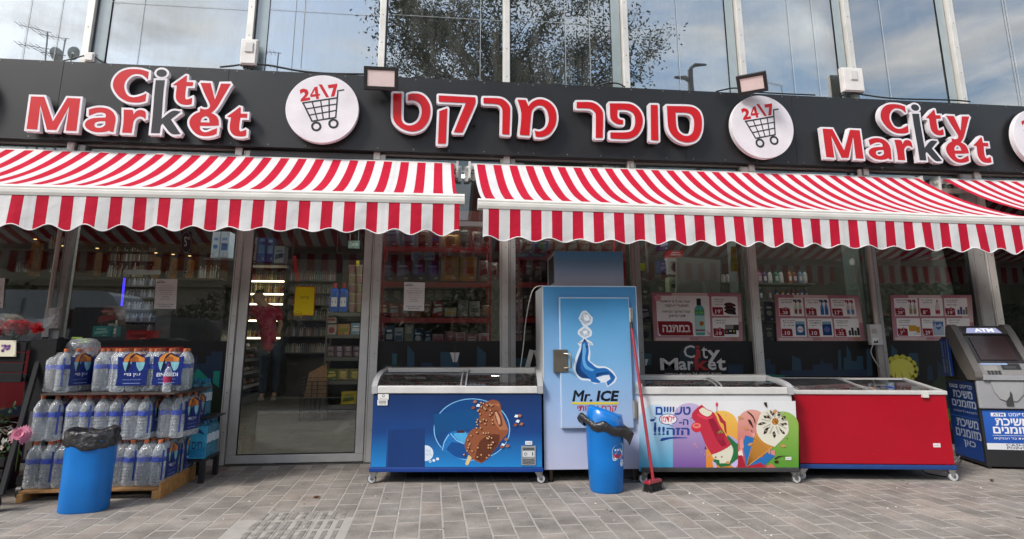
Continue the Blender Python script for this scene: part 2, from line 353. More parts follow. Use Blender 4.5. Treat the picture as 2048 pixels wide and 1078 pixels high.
def text2d(s, bold=0.0, spacing=1.0):
    key = (s, bold, spacing)
    if key not in _tc:
        c = bpy.data.curves.new('tmp', 'FONT'); t = rev(s) if any('\u0590' <= ch <= '\u05ff' for ch in s) else s
        c.body = t; c.offset = bold * 0.45; c.resolution_u = 2; c.space_character = spacing
        o = bpy.data.objects.new('tmp', c); me = o.to_mesh(); vs = [(v.co.x, v.co.y) for v in me.vertices]; fs = [tuple(p.vertices) for p in me.polygons]
        o.to_mesh_clear(); bpy.data.objects.remove(o); bpy.data.curves.remove(c)
        x0, x1 = min(v[0] for v in vs), max(v[0] for v in vs); y0, y1 = min(v[1] for v in vs), max(v[1] for v in vs)
        _tc[key] = ([((x - x0) / (x1 - x0), (y - y0) / (y1 - y0)) for x, y in vs], fs)
    return _tc[key]
class Print:
    """flat print laid on a surface; f(u, v, lift) gives the place; every layer lies a little above the last"""
    def __init__(s, f, up=1, lift=0.001, step=0.00006): s.mb = MB(); s.f = f; s.o = lift; s.step = step; s.up = up
    def lay(s): s.o += s.step
    def poly(s, pts, col, holes=(), sm=False, same=False):
        if not same: s.lay()
        lp = [smooth_loop(pts) if sm else pts] + [smooth_loop(h) if sm else h for h in holes]
        tri = tessellate_polygon([[Vector((u, v, 0)) for u, v in l] for l in lp]); flat = [p for l in lp for p in l]
        s.mb.add([s.f(u, v, s.o) for u, v in flat], [tuple(t) for t in tri], col); return s
    def rect(s, u0, v0, u1, v1, col, same=False, c2=None):
        if not same: s.lay()
        cs = [col, col, c2, c2] if c2 else col
        s.mb.add([s.f(u0, v0, s.o), s.f(u1, v0, s.o), s.f(u1, v1, s.o), s.f(u0, v1, s.o)], [(0, 1, 2, 3)], cs); return s
    def rrect(s, u0, v0, u1, v1, r, col, same=False):
        pts = []
        rx = math.copysign(r, u1 - u0); ry = math.copysign(r, v1 - v0)
        for (cx_, cy_, a0) in ((u1 - rx, v1 - ry, 0), (u0 + rx, v1 - ry, 90), (u0 + rx, v0 + ry, 180), (u1 - rx, v0 + ry, 270)):
            for k in range(4): a = math.radians(a0 + 30 * k); pts.append((cx_ + rx * math.cos(a), cy_ + ry * math.sin(a)))
        return s.poly(pts, col, same=same)
    def disc(s, u, v, r, col, r2=None, n=28, same=False, ry=None):
        ry = ry or r; o = [(u + r * math.cos(2 * math.pi * k / n), v + ry * math.sin(2 * math.pi * k / n)) for k in range(n)]
        h = [[(u + r2 * math.cos(2 * math.pi * k / n), v + r2 * ry / r * math.sin(2 * math.pi * k / n)) for k in range(n)]] if r2 else ()
        return s.poly(o, col, h, same=same)
    def line(s, a, b, w, col, same=True):
        if not same: s.lay()
        a = Vector(a); b = Vector(b); d = (b - a).normalized(); n = Vector((-d.y, d.x)) * w / 2
        s.mb.add([s.f(*(a + n), s.o), s.f(*(b + n), s.o), s.f(*(b - n), s.o), s.f(*(a - n), s.o)], [(0, 1, 2, 3)], col); return s
    def text(s, t, u0, v0, u1, v1, col, bold=0.0, shear=0.0, same=False, spacing=1.0):
        """fills the box; (u0,v0) is the lower left corner of the lettering"""
        if not same: s.lay()
        vs, fs = text2d(t, bold, spacing)
        s.mb.add([s.f(u0 + (u1 - u0) * x + shear * y, v0 + (v1 - v0) * y, s.o) for x, y in vs], fs, col); return s
def flat(x0, z0, y):            # u, v metres on a wall facing the street
    return lambda u, v, o: Vector((x0 + u, y - o, z0 + v))
def crop(cx_, cy_, sc, Y=None, P0=None, Nn=None):
    """outline measured in an enlarged part of the photograph, laid on a real plane"""
    if P0 is None: P0 = Vector((0, Y, 0)); Nn = Vector((0, -1, 0))
    return lambda u, v, o=0.0: hit(cx_ + u / sc, cy_ + v / sc, P0, Nn) + Nn * o
ORD = ['leftmost', 'second from left', 'third from left', 'fourth from left', 'fifth from left', 'sixth from left', 'seventh from left', 'eighth from left', 'ninth from left', 'tenth from left', 'eleventh from left', 'twelfth from left', 'thirteenth from left', 'fourteenth from left', 'fifteenth from left']
def ordw(i, n): return 'rightmost' if (i == n - 1 and n > 1) else ORD[min(i, 14)]
WHITE = H('#f1eef2', 0.84); RED = H('#d3101c', 0.78); BLACK = (0.012, 0.012, 0.013)
# ================================================================== GROUND
mb = MB(); mb.box(-14, 16, -4.6, 0.02, -0.3, -0.0015, (0.385, 0.36, 0.325)); pave = obj('pavement', mb, M_MATTE, kind='structure')
PW, PL = 0.147, 0.342
def paver_mesh(w_, l_, k):
    m = MB(); g = 0.0045; gy = 0.0085; b = 0.004; t = random.Random(k); z = 0.0
    x0, x1, y0, y1 = -w_ / 2 + g, w_ / 2 - g, -l_ / 2 + gy, l_ / 2 - gy
    j = lambda: t.uniform(-0.0012, 0.0012)
    lo = [(x0 + j(), y0 + j(), -0.012), (x1 + j(), y0 + j(), -0.012), (x1 + j(), y1 + j(), -0.012), (x0 + j(), y1 + j(), -0.012)]
    mid = [(p[0], p[1], z - 0.0018) for p in lo]; hi = [(p[0] * (1 - b / w_ * 2), p[1] * (1 - b / l_ * 2), z + t.uniform(-0.0012, 0.0012)) for p in lo]
    m.add(lo + mid + hi, [(0, 1, 5, 4), (1, 2, 6, 5), (2, 3, 7, 6), (3, 0, 4, 7), (4, 5, 9, 8), (5, 6, 10, 9), (6, 7, 11, 10), (7, 4, 8, 11), (8, 9, 10, 11)], (0.3, 0.3, 0.3)); return m
_pm = [mesh_of('paver', paver_mesh(PW, PL, k), M_PAVER, Vector((0, 0, 0))) for k in range(7)]
TX0, TX1, TY1, TW, TL = -1.108, -0.520, -1.795, 0.196, 0.220
spots = []
for col in range(-62, 84):
    x = -0.045 + PW * (col + 0.5) - PW
    off = (col % 2) * PL / 2
    for r in range(-2, 12):
        y1 = -0.43 + off - PL * r; y = y1 - PL / 2
        if y1 > 0.0 or y < -4.4: continue
        if TX0 - PW / 2 < x < TX1 + PW / 2 and y < TY1 - 0.02: continue
        spots.append((x, y))
def vis(x, y):
    v = ROT.transposed() @ (Vector((x, y, 0)) - CAM)
    if v.z > -0.3: return None
    px = CX + F * v.x / -v.z; py = CY - F * v.y / -v.z
    return (px, py) if (-40 < px < 2090 and py < 1110) else None
near = [(-(vis(x, y)[1]), x, y) for x, y in spots if vis(x, y)]
near.sort(); ind = near[:300]; rest = set(spots) - {(x, y) for _, x, y in ind}
rp = random.Random(3)
for _, x, y in ind:
    inst('paver', rp.choice(_pm), (x, y, 0.0), (0, 0, rp.uniform(-0.006, 0.006)), pave)
mb = MB()
for x, y in sorted(rest):
    m = paver_mesh(PW, PL, rp.randrange(7)); b = len(mb.v); mb.v += [v + Vector((x, y, 0)) for v in m.v]
    mb.f += [[b + i for i in f] for f in m.f]; c = (0.3,) * 3; mb.c += [c] * len(m.f); mb.sm += m.sm
def _paverfar(t, N, L, o):
    _paver(t, N, L, o)
    # the many far stones are one object: vary the tone stone by stone from their place instead
    r = next(n for n in t.nodes if n.bl_idname == 'ShaderNodeValToRGB'); g = next(n for n in t.nodes if n.bl_idname == 'ShaderNodeNewGeometry')
    for l in list(r.inputs[0].links): t.links.remove(l)
    L(g.outputs['Random Per Island'], r.inputs[0])
M_PAVERFAR = mat('concrete_paver_far', _paverfar)
obj('far_pavers', mb, M_PAVERFAR, pave, kind='stuff')
# ribbed tactile stones let into the pavement
def tactile():
    m = MB(); c = (0.36, 0.335, 0.30); g = 0.005
    m.box(-TW / 2 + g, TW / 2 - g, -TL / 2 + g, TL / 2 - g, -0.012, -0.001, c)
    for k in range(3):
        x = -TW / 2 + 0.034 + k * 0.064; m.box(x - 0.017, x + 0.017, -TL / 2 + 0.02, TL / 2 - 0.02, -0.001, 0.0022, (0.26, 0.243, 0.218), taper=0.004)
    return m
M_TACT = col_mat('tactile_stone', 0.85, spec=0.2, var=0.4, vscale=16, bump=0.3, bscale=90)
_t = mesh_of('tactile_stone', tactile(), M_TACT, Vector((0, 0, 0)))
for i in range(3):
    for j in range(6): inst('tactile_stone', _t, (TX0 + TW * (i + 0.5), TY1 - TL * (j + 0.5), rp.uniform(-0.002, 0.003)), (0, 0, 0), pave)
# kerb, road behind the photographer, opposite pavement
mb = MB()
for k in range(34): mb.box(-15 + k * 0.95, -15 + k * 0.95 + 0.94, -4.76, -4.605, -0.3, 0.0, (0.36, 0.35, 0.33))
obj('kerb', mb, M_MATTE, kind='structure', bev=0.01)
mb = MB(); mb.box(-40, 45, -14.5, -4.77, -0.4, -0.13, (0.11, 0.11, 0.11)); obj('road', mb, M_STONE, kind='structure')
mb = MB(); mb.box(-40, 45, -40, -14.505, -0.3, 0.0, (0.30, 0.29, 0.27)); mb.box(-70, -14.01, -4.7, 60, -0.3, -0.005, (0.3, 0.29, 0.27)); mb.box(16.01, 70, -4.7, 60, -0.3, -0.005, (0.3, 0.29, 0.27))
obj('ground', mb, M_MATTE, kind='structure')
# ================================================================== SHOP BUILDING
BLD = thing('shop_building', 'glass fronted shop building with tall tinted upper panes between pale aluminium mullions', 'building', (1.2, 0.3, 0))
mb = MB(); mb.box(-7.5, 12, 0.06, 9.5, -0.3, 0.002, H('#8a877f', 0.55)); obj('shop_floor', mb, M_SATIN, BLD)
mb = MB(); mb.box(-7.5, 12, 9.5, 9.6, 0.0, 3.1, H('#8f8a80')); mb.box(-7.6, -7.5, 0.05, 9.6, 0, 3.1, H('#8f8a80')); mb.box(12, 12.1, 0.05, 9.6, 0, 3.1, H('#8f8a80')); obj('inner_wall', mb, M_MATTE, BLD)
mb = MB(); mb.box(-7.6, 12.1, 0.05, 9.6, 3.1, 3.3, (0.05, 0.05, 0.052)); obj('ceiling', mb, M_MATTE, BLD)
mb = MB(); mb.box(-7.6, 12.1, 0.30, 9.6, 3.9, 4.0, (0.12, 0.13, 0.13)); mb.box(-7.6, 12.1, 3.0, 3.1, 4.0, 7.6, (0.06, 0.065, 0.065)); mb.box(-7.6, 12.1, 0.3, 3.0, 7.6, 7.7, (0.3, 0.3, 0.3)); obj('upper_room', mb, M_MATTE, BLD)
ALU = H('#d2d0cb'); ALUD = H('#aaaaa9'); ALUL = H('#d6d4ce'); BLK = H('#191718')
MULL = [-6.6, -5.2, -3.61, -2.005, -0.612, 0.762, 2.135, 3.54, 4.925, 6.33, 7.73, 9.13]
for i in range(len(MULL) - 1):
    mb = MB(); t0, t1 = rp.uniform(-0.006, 0.006), rp.uniform(-0.003, 0.003); mb.box(MULL[i] + 0.03, MULL[i + 1] - 0.03, 0.0, 0.012, 3.06, 7.6, (1, 1, 1))
    for v in mb.v: v.y += t0 * (v.z - 5.3) / 2.3 + t1 * (1 if v.x > MULL[i] + 0.5 else -1)
    pn_ = obj('upper_pane', mb, M_UPGLASS, BLD); mb = MB()
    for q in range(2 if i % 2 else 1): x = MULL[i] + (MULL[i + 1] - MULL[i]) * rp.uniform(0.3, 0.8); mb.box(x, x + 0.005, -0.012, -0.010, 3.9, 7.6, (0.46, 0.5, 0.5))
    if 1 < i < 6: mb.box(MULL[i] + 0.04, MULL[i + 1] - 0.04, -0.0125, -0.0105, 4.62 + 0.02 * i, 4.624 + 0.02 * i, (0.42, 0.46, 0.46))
    obj('painted_reflection_line', mb, M_LIGHTBAND, pn_, kind='stuff')  # pale lines painted on the pane in place of reflections
for x in MULL:
    mb = MB(); mb.box(x - 0.034, x + 0.034, -0.075, 0.03, 3.0, 7.6, ALUL); mb.box(x + 0.035, x + 0.048, -0.03, 0.03, 3.0, 7.6, H('#4c4e50'))
    for q in range(9): mb.tube([(x, -0.0755, 4.0 + q * 0.33), (x, -0.078, 4.0 + q * 0.33)], 0.0055, (0.08, 0.08, 0.08), 6)
    obj('mullion', mb, M_ALU, BLD, bev=0.003)
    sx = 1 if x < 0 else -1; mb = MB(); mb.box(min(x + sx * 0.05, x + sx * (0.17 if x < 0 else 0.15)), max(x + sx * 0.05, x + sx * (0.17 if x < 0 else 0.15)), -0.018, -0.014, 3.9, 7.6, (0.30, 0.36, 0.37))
    if abs(x) > 1.5: obj('painted_light_band', mb, M_LIGHTBAND, BLD)  # added pale bands; the bright glass edge is put into their colour
mb = MB(); mb.box(-7.6, 12.1, -0.02, 0.2, 3.06, 3.1, ALUD); obj('transom', mb, M_ALU, BLD)
mb = MB(); mb.box(-7.6, 12.1, 0.022, 0.032, 2.93, 3.059, H('#59605c')); obj('glow_mask_panel', mb, M_PANEL, BLD)  # added opaque panel in the grey-green glass tone, blocks the fill strip glow
# lower frames: posts (x centre, half width, tone)
POST = [(-5.19, 0.045, ALU), (-3.515, 0.035, ALUD), (-1.925, 0.03, ALU), (-0.567, 0.045, ALU), (0.74, 0.042, ALUL), (0.822, 0.034, ALUD), (2.16, 0.038, ALUD), (3.46, 0.050, ALUL), (4.90, 0.028, ALUD), (6.20, 0.075, ALUD), (6.345, 0.05, ALUL), (7.73, 0.05, ALU), (9.13, 0.05, ALU)]
for x, hw, c in POST:
    mb = MB(); mb.box(x - hw, x + hw, -0.06, 0.06, 0.0, 3.06, c); mb.box(x - hw + 0.012, x - hw + 0.016, -0.0615, -0.05, 0.0, 3.06, (0.05, 0.05, 0.05))
    for q in range(7): mb.tube([(x + hw * 0.35, -0.06, 0.3 + q * 0.36), (x + hw * 0.35, -0.0635, 0.3 + q * 0.36)], 0.005, (0.06, 0.06, 0.06), 6)
    obj('post', mb, M_ALU, BLD, bev=0.003)
panes = [(-5.145, -3.55), (-3.48, -1.955), (-0.522, 0.698), (0.856, 2.122), (2.198, 3.41), (3.51, 4.872), (4.928, 6.125), (6.395, 7.68), (7.78, 9.08)]
for a, b in panes:
    mb = MB(); mb.box(a, b, 0.0, 0.01, 1.14, 2.32, (1, 1, 1)); obj('window_pane', mb, M_GLASS, BLD)
    mb = MB(); mb.box(a, b, 0.0, 0.01, 2.37, 3.06, (1, 1, 1)); obj('top_pane', mb, M_GLASS, BLD)
    mb = MB(); mb.box(a, b, -0.03, 0.03, 2.32, 2.37, ALU); obj('window_rail', mb, M_ALU, BLD, bev=0.002)
    mb = MB(); mb.box(a, b, -0.028, 0.03, 0.0, 0.055, ALUL); obj('bottom_rail', mb, M_ALU, BLD, bev=0.002)
for x, d in ((4.80, 0.30), (5.99, 0.34), (3.34, 0.22), (-1.99, 0.05)):
    mb = MB(); mb.box(x, x + 0.03, 0.04, 0.04 + d, 0.0, 3.06, H('#7f8b86')); obj('inner_fin', mb, M_MATTE, BLD)
# printed lower panels ------------------------------------------------
NAVY = H('#22344a'); NAV2 = H('#2a4657'); SEA = H('#274f5a'); GRN = H('#1f3328')
def panel(a, b, prints):
    mb = MB(); mb.box(a, b, -0.012, 0.02, 0.056, 1.139, BLK)
    o = obj('sill_panel', mb, M_PRINT, BLD)
    if prints:
        pr = Print(lambda u, v, l: Vector((u, -0.012 - l, v)), lift=0.0006)
        prints(pr); obj('panel_print', pr.mb, M_PRINT, o)
    return o
def pxq(pr, pts, colr): pr.poly([(X(*p), Z(*p)) for p in pts], colr)
def pA(pr): pr.poly([(-5.1, 0.06), (-3.6, 0.06), (-3.6, 1.06), (-5.1, 1.06)], H('#8e1620')); pr.poly([(-4.4, 0.06), (-3.6, 0.06), (-3.6, 0.6), (-4.4, 0.4)], NAVY)
def pB(pr):
    a = -3.479; pr.poly([(a, 1.085), (X(368, 693), 1.085), (X(355, 760), Z(355, 760)), (X(352, 800), 0.06), (a, 0.06)], H('#b1232c'))
    pr.rect(-2.62, 0.86, -2.42, 0.885, H('#e8dfe0')); pr.rect(-2.62, 0.80, -2.45, 0.825, H('#e8dfe0'))
    pxq(pr, [(368, 720), (385, 695), (383, 727), (413, 727), (413, 712), (423, 712), (423, 703), (446, 703), (438, 925), (355, 925)], NAVY)
    pxq(pr, [(397, 737), (423, 762), (391, 781), (372, 772), (378, 755)], H('#1f8a78')); pxq(pr, [(428, 742), (441, 742), (438, 775), (426, 775)], H('#1f8a78'))
    pr.disc(X(408, 800), Z(408, 800), 0.17, H('#2a3427')); pr.rect(-2.35, 0.056, -1.956, Z(408, 800), H('#2a3427'))
def pC(pr):
    for pts, c in (([(784, 707), (794, 707), (794, 740), (784, 740)], SEA), ([(815, 690), (829, 706), (829, 740), (814, 740)], NAV2), ([(842, 725), (865, 725), (865, 745), (842, 745)], NAVY), ([(881, 704), (918, 704), (918, 745), (881, 745)], NAV2), ([(954, 692), (972, 706), (971, 745), (954, 745)], NAV2), ([(765, 729), (800, 729), (800, 745), (765, 745)], GRN), ([(738, 742), (752, 742), (752, 925), (738, 925)], NAVY), ([(738, 870), (748, 870), (746, 905), (737, 905)], H('#3f8f3c'))): pxq(pr, pts, c)
    pxq(pr, [(900, 705), (919, 705), (914, 724), (906, 724)], H('#cfcac6')); pxq(pr, [(908.6, 690), (910.6, 690), (911, 705), (908.3, 705)], H('#3a2725')); pr.rect(X(909.2, 710), Z(910, 724), X(910.4, 710), Z(910, 705), H('#3a2725'))
def pD(pr): pxq(pr, [(1024, 716), (1060, 716), (1060, 760), (1024, 760)], SEA)
def pE(pr):
    pxq(pr, [(1278, 707), (1302, 707), (1302, 730), (1278, 730)], SEA)
    for pts in ([(1279, 718), (1287, 718), (1289, 731), (1284, 731)], [(1289, 718), (1296, 718), (1292, 731), (1290, 731)]): pxq(pr, pts, H('#cfcac6'))
    pxq(pr, [(1455, 729), (1485, 729), (1485, 760), (1455, 760)], NAVY)
    pr.disc(X(1380, 712), Z(1380, 712), 0.12, H('#24323b'))
    W2 = H('#d8d4d2'); R2 = H('#b13435')
    def T(t, a, b, cc, bold=0.05):
        p0 = at(a[0], a[1], 0); p1 = at(b[0], b[1], 0); pr.text(t, p0.x, p0.z, p1.x, p1.z, cc, bold)
    T('C', (1367, 716), (1388, 690.5), W2, 0.02); T('i', (1391, 716), (1399, 691), R2, 0.03); T('t', (1403, 717), (1413, 693), W2, 0.02); T('y', (1414, 724), (1439, 700), W2)
    T('M', (1320, 740), (1355, 716), W2); T('a', (1357, 740), (1372, 722), W2); T('r', (1375, 740), (1386, 722), W2); T('k', (1389, 740), (1415, 713), R2, 0.06); T('e', (1415, 740), (1431, 722), W2); T('t', (1433, 741), (1450, 716), W2)
    T('חווית קנייה 24 שעות ביממה', (1329, 753), (1441, 744.5), W2, 0.01)
def pF(pr):
    for pts, c in (([(1521, 736), (1528, 718), (1540, 718), (1540, 729), (1549, 729), (1550, 750), (1521, 750)], NAVY), ([(1583, 711), (1600, 718), (1602, 742), (1583, 740)], NAV2), ([(1640, 717), (1650, 727), (1664, 727), (1666, 750), (1624, 750), (1624, 730), (1640, 728)], NAVY),
                   ([(1675, 700), (1680, 700), (1682, 745), (1675, 745)], NAV2), ([(1691, 690), (1700, 705), (1702, 722), (1712, 722), (1712, 712), (1724, 712), (1726, 750), (1686, 750), (1686, 716), (1692, 714)], NAV2), ([(1560, 741), (1740, 738), (1742, 752), (1558, 752)], NAVY), ([(1731, 697), (1740, 697), (1744, 750), (1733, 750)], NAV2)): pxq(pr, pts, c)
    pr.poly([(3.52, 0.06), (3.75, 0.06), (3.75, 0.78), (3.52, 0.80)], H('#1e6a5c'))
def pG(pr):
    pxq(pr, [(1781, 690), (1792, 700), (1794, 740), (1781, 740)], NAV2); pxq(pr, [(1816, 706), (1834, 706), (1838, 750), (1816, 750)], NAV2); pxq(pr, [(1853, 731), (1862, 731), (1865, 760), (1853, 760)], NAVY); pxq(pr, [(1873, 720), (1890, 738), (1892, 780), (1873, 780)], NAVY)
    Y1, Y2, Y3 = H('#cdc84a'), H('#dedb62'), H('#6a6a24'); cx0, cz0 = X(1801, 738), Z(1801, 738)
    for k in range(14):
        a = math.pi * 2 * k / 14; pr.disc(cx0 + 0.16 * math.cos(a), cz0 + 0.115 * math.sin(a), 0.043, Y1, n=14, same=k > 0)
    pr.disc(cx0, cz0, 0.155, Y2, ry=0.11)
    for ux in (-0.09, 0.0, 0.10): pr.poly([(cx0 + ux, cz0 - 0.10), (cx0 + ux + (0.02 if ux < 0 else -0.015), cz0 - 0.02), (cx0 + ux + 0.014, cz0 - 0.10)], Y3)
    pr.disc(X(1893, 790), Z(1893, 790), 0.20, H('#2c3a26')); pr.rect(5.55, 0.20, 5.95, 0.75, H('#2c3a26')); pr.disc(X(1903, 830), Z(1903, 830), 0.08, H('#6f8f2a')); pr.rect(5.6, 0.22, 6.1, 0.30, H('#9c1a22'))
for (a, b), fn in zip(panes, (pA, pB, pC, pD, pE, pF, pG, None, None)): panel(a, b, fn)
# the sliding glass door ----------------------------------------------
mb = MB(); mb.box(-1.885, -0.622, -0.035, 0.03, 0.012, 0.085, ALU); mb.box(-1.885, -0.622, -0.035, 0.03, 2.42, 2.50, ALU); mb.box(-1.885, -1.80, -0.035, 0.03, 0.086, 2.419, ALU); mb.box(-0.70, -0.622, -0.035, 0.03, 0.086, 2.419, ALU)
DOOR = obj('door', mb, M_ALU, BLD, bev=0.004)
mb = MB(); mb.box(-1.80, -0.70, -0.005, 0.005, 0.085, 2.42, (1, 1, 1)); obj('door_glass', mb, M_GLASS, DOOR)
mb = MB(); mb.box(-1.80, -1.79, -0.012, 0.0, 0.085, 2.42, (0.02, 0.02, 0.02)); mb.box(-0.71, -0.70, -0.012, 0.0, 0.085, 2.42, (0.02, 0.02, 0.02)); mb.box(-1.79, -0.71, -0.012, 0.0, 0.085, 0.094, (0.02, 0.02, 0.02)); obj('gasket', mb, M_SATIN, DOOR)
p = at(459, 704, -0.036); mb = MB(); mb.tube([(p.x, -0.035, p.z), (p.x, -0.047, p.z)], 0.013, H('#a7a29a'), 12); mb.box(p.x - 0.004, p.x + 0.004, -0.052, -0.047, p.z - 0.012, p.z + 0.012, H('#5a5650')); obj('lock', mb, M_METAL, DOOR)
mb = MB(); mb.box(-1.895, -0.60, -0.06, 0.08, 2.51, 3.06, (0.1, 0.1, 0.1)); obj('door_header', mb, M_ALU, BLD)
mb = MB(); mb.box(-1.95, -0.55, -0.07, 0.07, -0.005, 0.008, H('#77736c')); obj('threshold', mb, M_METAL, BLD)
# ================================================================== SIGN FASCIA
SGN = thing('shop_sign', 'long black fascia board of flat metal panels running across the whole shopfront above the awnings', 'sign', (1.3, -0.1, 3.075))
seams = [-7.4, -5.9, -3.75, -2.15, -1.05, 0.962, 2.75, 4.05, 5.6, 7.2, 8.7, 10.2]
for a, b in zip(seams, seams[1:]):
    mb = MB(); mb.box(a + 0.0015, b - 0.0015, -0.14, -0.11, 3.078, 3.908, H('#212224')); mb.box(a + 0.0015, b - 0.0015, -0.11, 0.0, 3.078, 3.09, H('#2a2a2b')); mb.box(a + 0.0015, b - 0.0015, -0.11, 0.0, 3.897, 3.908, H('#2a2a2b'))
    pn = obj('sign_panel', mb, M_PANEL, SGN, bev=0.0015)
    mb = MB()
    for z in (3.105, 3.885):
        x = a + 0.08
        while x < b: mb.lathe([(0.006, 0), (0.006, 0.003), (0.002, 0.005)], H('#8b8b8b'), 6, M=Matrix.Translation((x, -0.14, z)) @ Matrix.Rotation(math.pi / 2, 4, 'X')); x += 0.37
    obj('screw', mb, M_METAL, pn, kind='stuff')
LF, LD = -0.25, 0.06          # face plane of the letters and their thickness
def letter(name, loops_px, cm, root, facec, off=0.021, bev=0.0, sm=True, cut=52):
    lp = []
    for l in loops_px:
        q = [cm(u, v) for u, v in l]; q = [(p.x, p.z) for p in q]; lp.append(smooth_loop(q, cut) if sm else q)
    vs, fs = offset_mesh(lp, off, LD, bev)
    M = lambda x, y, z: (x, LF + LD / 2 - z + 0.0, y)
    mb = MB(); mb.add([M(*v) for v in vs], fs, WHITE)
    o = obj(name, mb, M_SATIN, root)
    pr = Print(lambda u, v, l: Vector((u, LF - l, v)), lift=0.0015 + bev); pr.poly(lp[0], facec, lp[1:]); obj('letter_face', pr.mb, M_PRINT, o); return o
cA = crop(40, 125, 6.738, LF); cB = crop(270, 125, 6.738, LF); cC = crop(770, 170, 5.689, LF); cD = crop(1120, 180, 6.606, LF)
DK = H('#2c2d30')
CITY = [
 ('letter_c', cA, RED, [[(1735,125),(1725,230),(1650,170),(1560,155),(1490,180),(1430,240),(1405,310),(1415,380),(1450,440),(1510,467),(1580,462),(1650,440),(1705,415),(1690,520),(1620,538),(1530,540),(1430,520),(1340,465),(1275,380),(1252,300),(1275,215),(1340,140),(1430,98),(1530,88),(1640,98)]]),
 ('letter_m', cA, RED, [[(150,458),(328,464),(445,795),(640,478),(815,486),(760,925),(620,918),(665,590),(490,910),(365,908),(275,575),(235,905),(90,895)]]),
 ('letter_a', cA, RED, [[(930,635),(1000,615),(1080,607),(1170,618),(1240,655),(1280,710),(1290,770),(1275,860),(1262,938),(1215,932),(1205,918),(1150,935),(1060,942),(980,930),(910,895),(878,850),(885,810),(920,775),(990,752),(1070,745),(1155,742),(1158,705),(1140,685),(1100,675),(1040,680),(980,700),(930,720)], [(1150,790),(1150,840),(1110,872),(1060,882),(1020,872),(1003,845),(1020,810),(1070,795)]]),
 ('letter_r', cA, RED, [[(1398,635),(1510,640),(1525,660),(1530,700),(1570,655),(1620,640),(1670,650),(1695,680),(1692,765),(1650,735),(1600,730),(1555,760),(1530,800),(1505,950),(1375,945),(1395,800)]]),
 ('letter_k', cB, DK, [[(280,238),(405,240),(385,400),(358,760),(500,655),(620,662),(485,770),(615,965),(490,960),(375,825),(350,850),(335,955),(215,952),(240,700),(262,420)]]),
 ('letter_i_dot', cB, DK, [[(360 + 70 * math.cos(k * math.pi / 8), 145 + 50 * math.sin(k * math.pi / 8)) for k in range(16)]]),
 ('letter_t', cB, RED, [[(515,300),(600,240),(690,178),(700,180),(697,262),(785,266),(778,318),(692,318),(680,400),(678,480),(695,500),(730,490),(768,475),(770,505),(762,562),(700,572),(620,560),(570,520),(550,460),(565,312),(515,305)]]),
 ('letters_y_e', cB, RED, [[(882,275),(1020,278),(1078,500),(1160,285),(1292,288),(1180,480),(1100,610),(1030,682),(1090,715),(1125,770),(1130,850),(1000,856),(875,855),(880,900),(920,935),(980,935),(1050,905),(1108,885),(1100,965),(1030,988),(930,995),(840,970),(770,905),(735,830),(745,760),(800,700),(875,665),(880,615),(930,632),(985,625),(1010,590),(1000,545),(940,420)], [(885,805),(1005,808),(1000,760),(980,735),(945,725),(910,745),(890,775)]]),
 ('letter_t', cB, RED, [[(1243,728),(1330,665),(1410,605),(1428,610),(1425,690),(1515,692),(1510,748),(1422,745),(1408,830),(1405,905),(1425,930),(1460,920),(1502,905),(1498,990),(1430,1000),(1340,985),(1290,930),(1278,860),(1295,742),(1243,732)]]),
]
def logo(label):
    r = thing('market_logo', label, 'sign lettering', (-2.9, LF, 3.12), 'two line Latin letterings on the black fascia')
    k = 0
    for n, cm, c, lp in CITY:
        o = letter(n, lp, cm, r, c); o.location.y -= 0.0011 * (k % 3); k += 1
        o['kind'] = 'thing'; del o['kind']
    mb = MB()
    for x in (-3.6, -3.1, -2.6, -2.1):
        for z in (3.25, 3.45): mb.box(x - 0.012, x + 0.012, -0.195, -0.139, z - 0.012, z + 0.012, (0.02, 0.02, 0.02))
    obj('spacer', mb, M_MATTE, r); return r
LG = logo('red two line Latin lettering at the left end of the fascia, above the left windows')
SHIFT = 8.258
def dupx(r, dx, label):
    c = dup(r, r.location + Vector((dx, 0, 0)), label=label); WB[c] = WB[r] + Vector((dx, 0, 0)); return c
dupx(LG, SHIFT, 'red two line Latin lettering at the right end of the fascia, above the red freezer')
# Hebrew lettering, letter by letter
def hebrew(label, items, loc):
    r = thing('hebrew_lettering', label, 'sign lettering', loc, 'Hebrew words on the black fascia')
    for n, cm, lp in items: letter(n, lp, cm, r, RED, off=0.024, bev=0.004)
    mb = MB()
    for x in (loc[0] - 0.5, loc[0], loc[0] + 0.5):
        mb.box(x - 0.012, x + 0.012, -0.195, -0.139, 3.38, 3.404, (0.02, 0.02, 0.02))
    obj('spacer', mb, M_MATTE, r)
hebrew('large red Hebrew word beside the left floodlight, starting right of the round trolley sign', [
 ('letter_tet', cC, [[(95,97),(190,97),(185,380),(205,430),(250,458),(310,458),(370,425),(405,370),(418,300),(405,235),(370,195),(320,175),(262,180),(262,110),(320,97),(400,105),(460,145),(505,220),(515,310),(490,410),(430,490),(350,525),(270,525),(180,490),(115,430),(92,360)]]),
 ('letter_qof', cC, [[(612,120),(1028,142),(1025,215),(880,542),(782,540),(920,205),(612,190)]]),
 ('letter_qof_leg', cC, [[(618,298),(708,268),(692,668),(602,668)]]),
 ('letter_resh', cC, [[(1120,147),(1290,152),(1350,170),(1400,215),(1422,270),(1413,565),(1332,560),(1335,290),(1315,245),(1270,218),(1120,210)]]),
 ('letter_mem', cC, [[(1508,168),(1600,172),(1632,245),(1660,205),(1720,170),(1790,165),(1870,200),(1930,270),(1950,370),(1930,470),(1870,555),(1790,590),(1715,590),(1702,520),(1760,530),(1820,500),(1855,440),(1862,370),(1840,290),(1800,245),(1750,232),(1700,255),(1665,310),(1640,575),(1532,568),(1550,330)]])], (0.4, LF, 3.2))
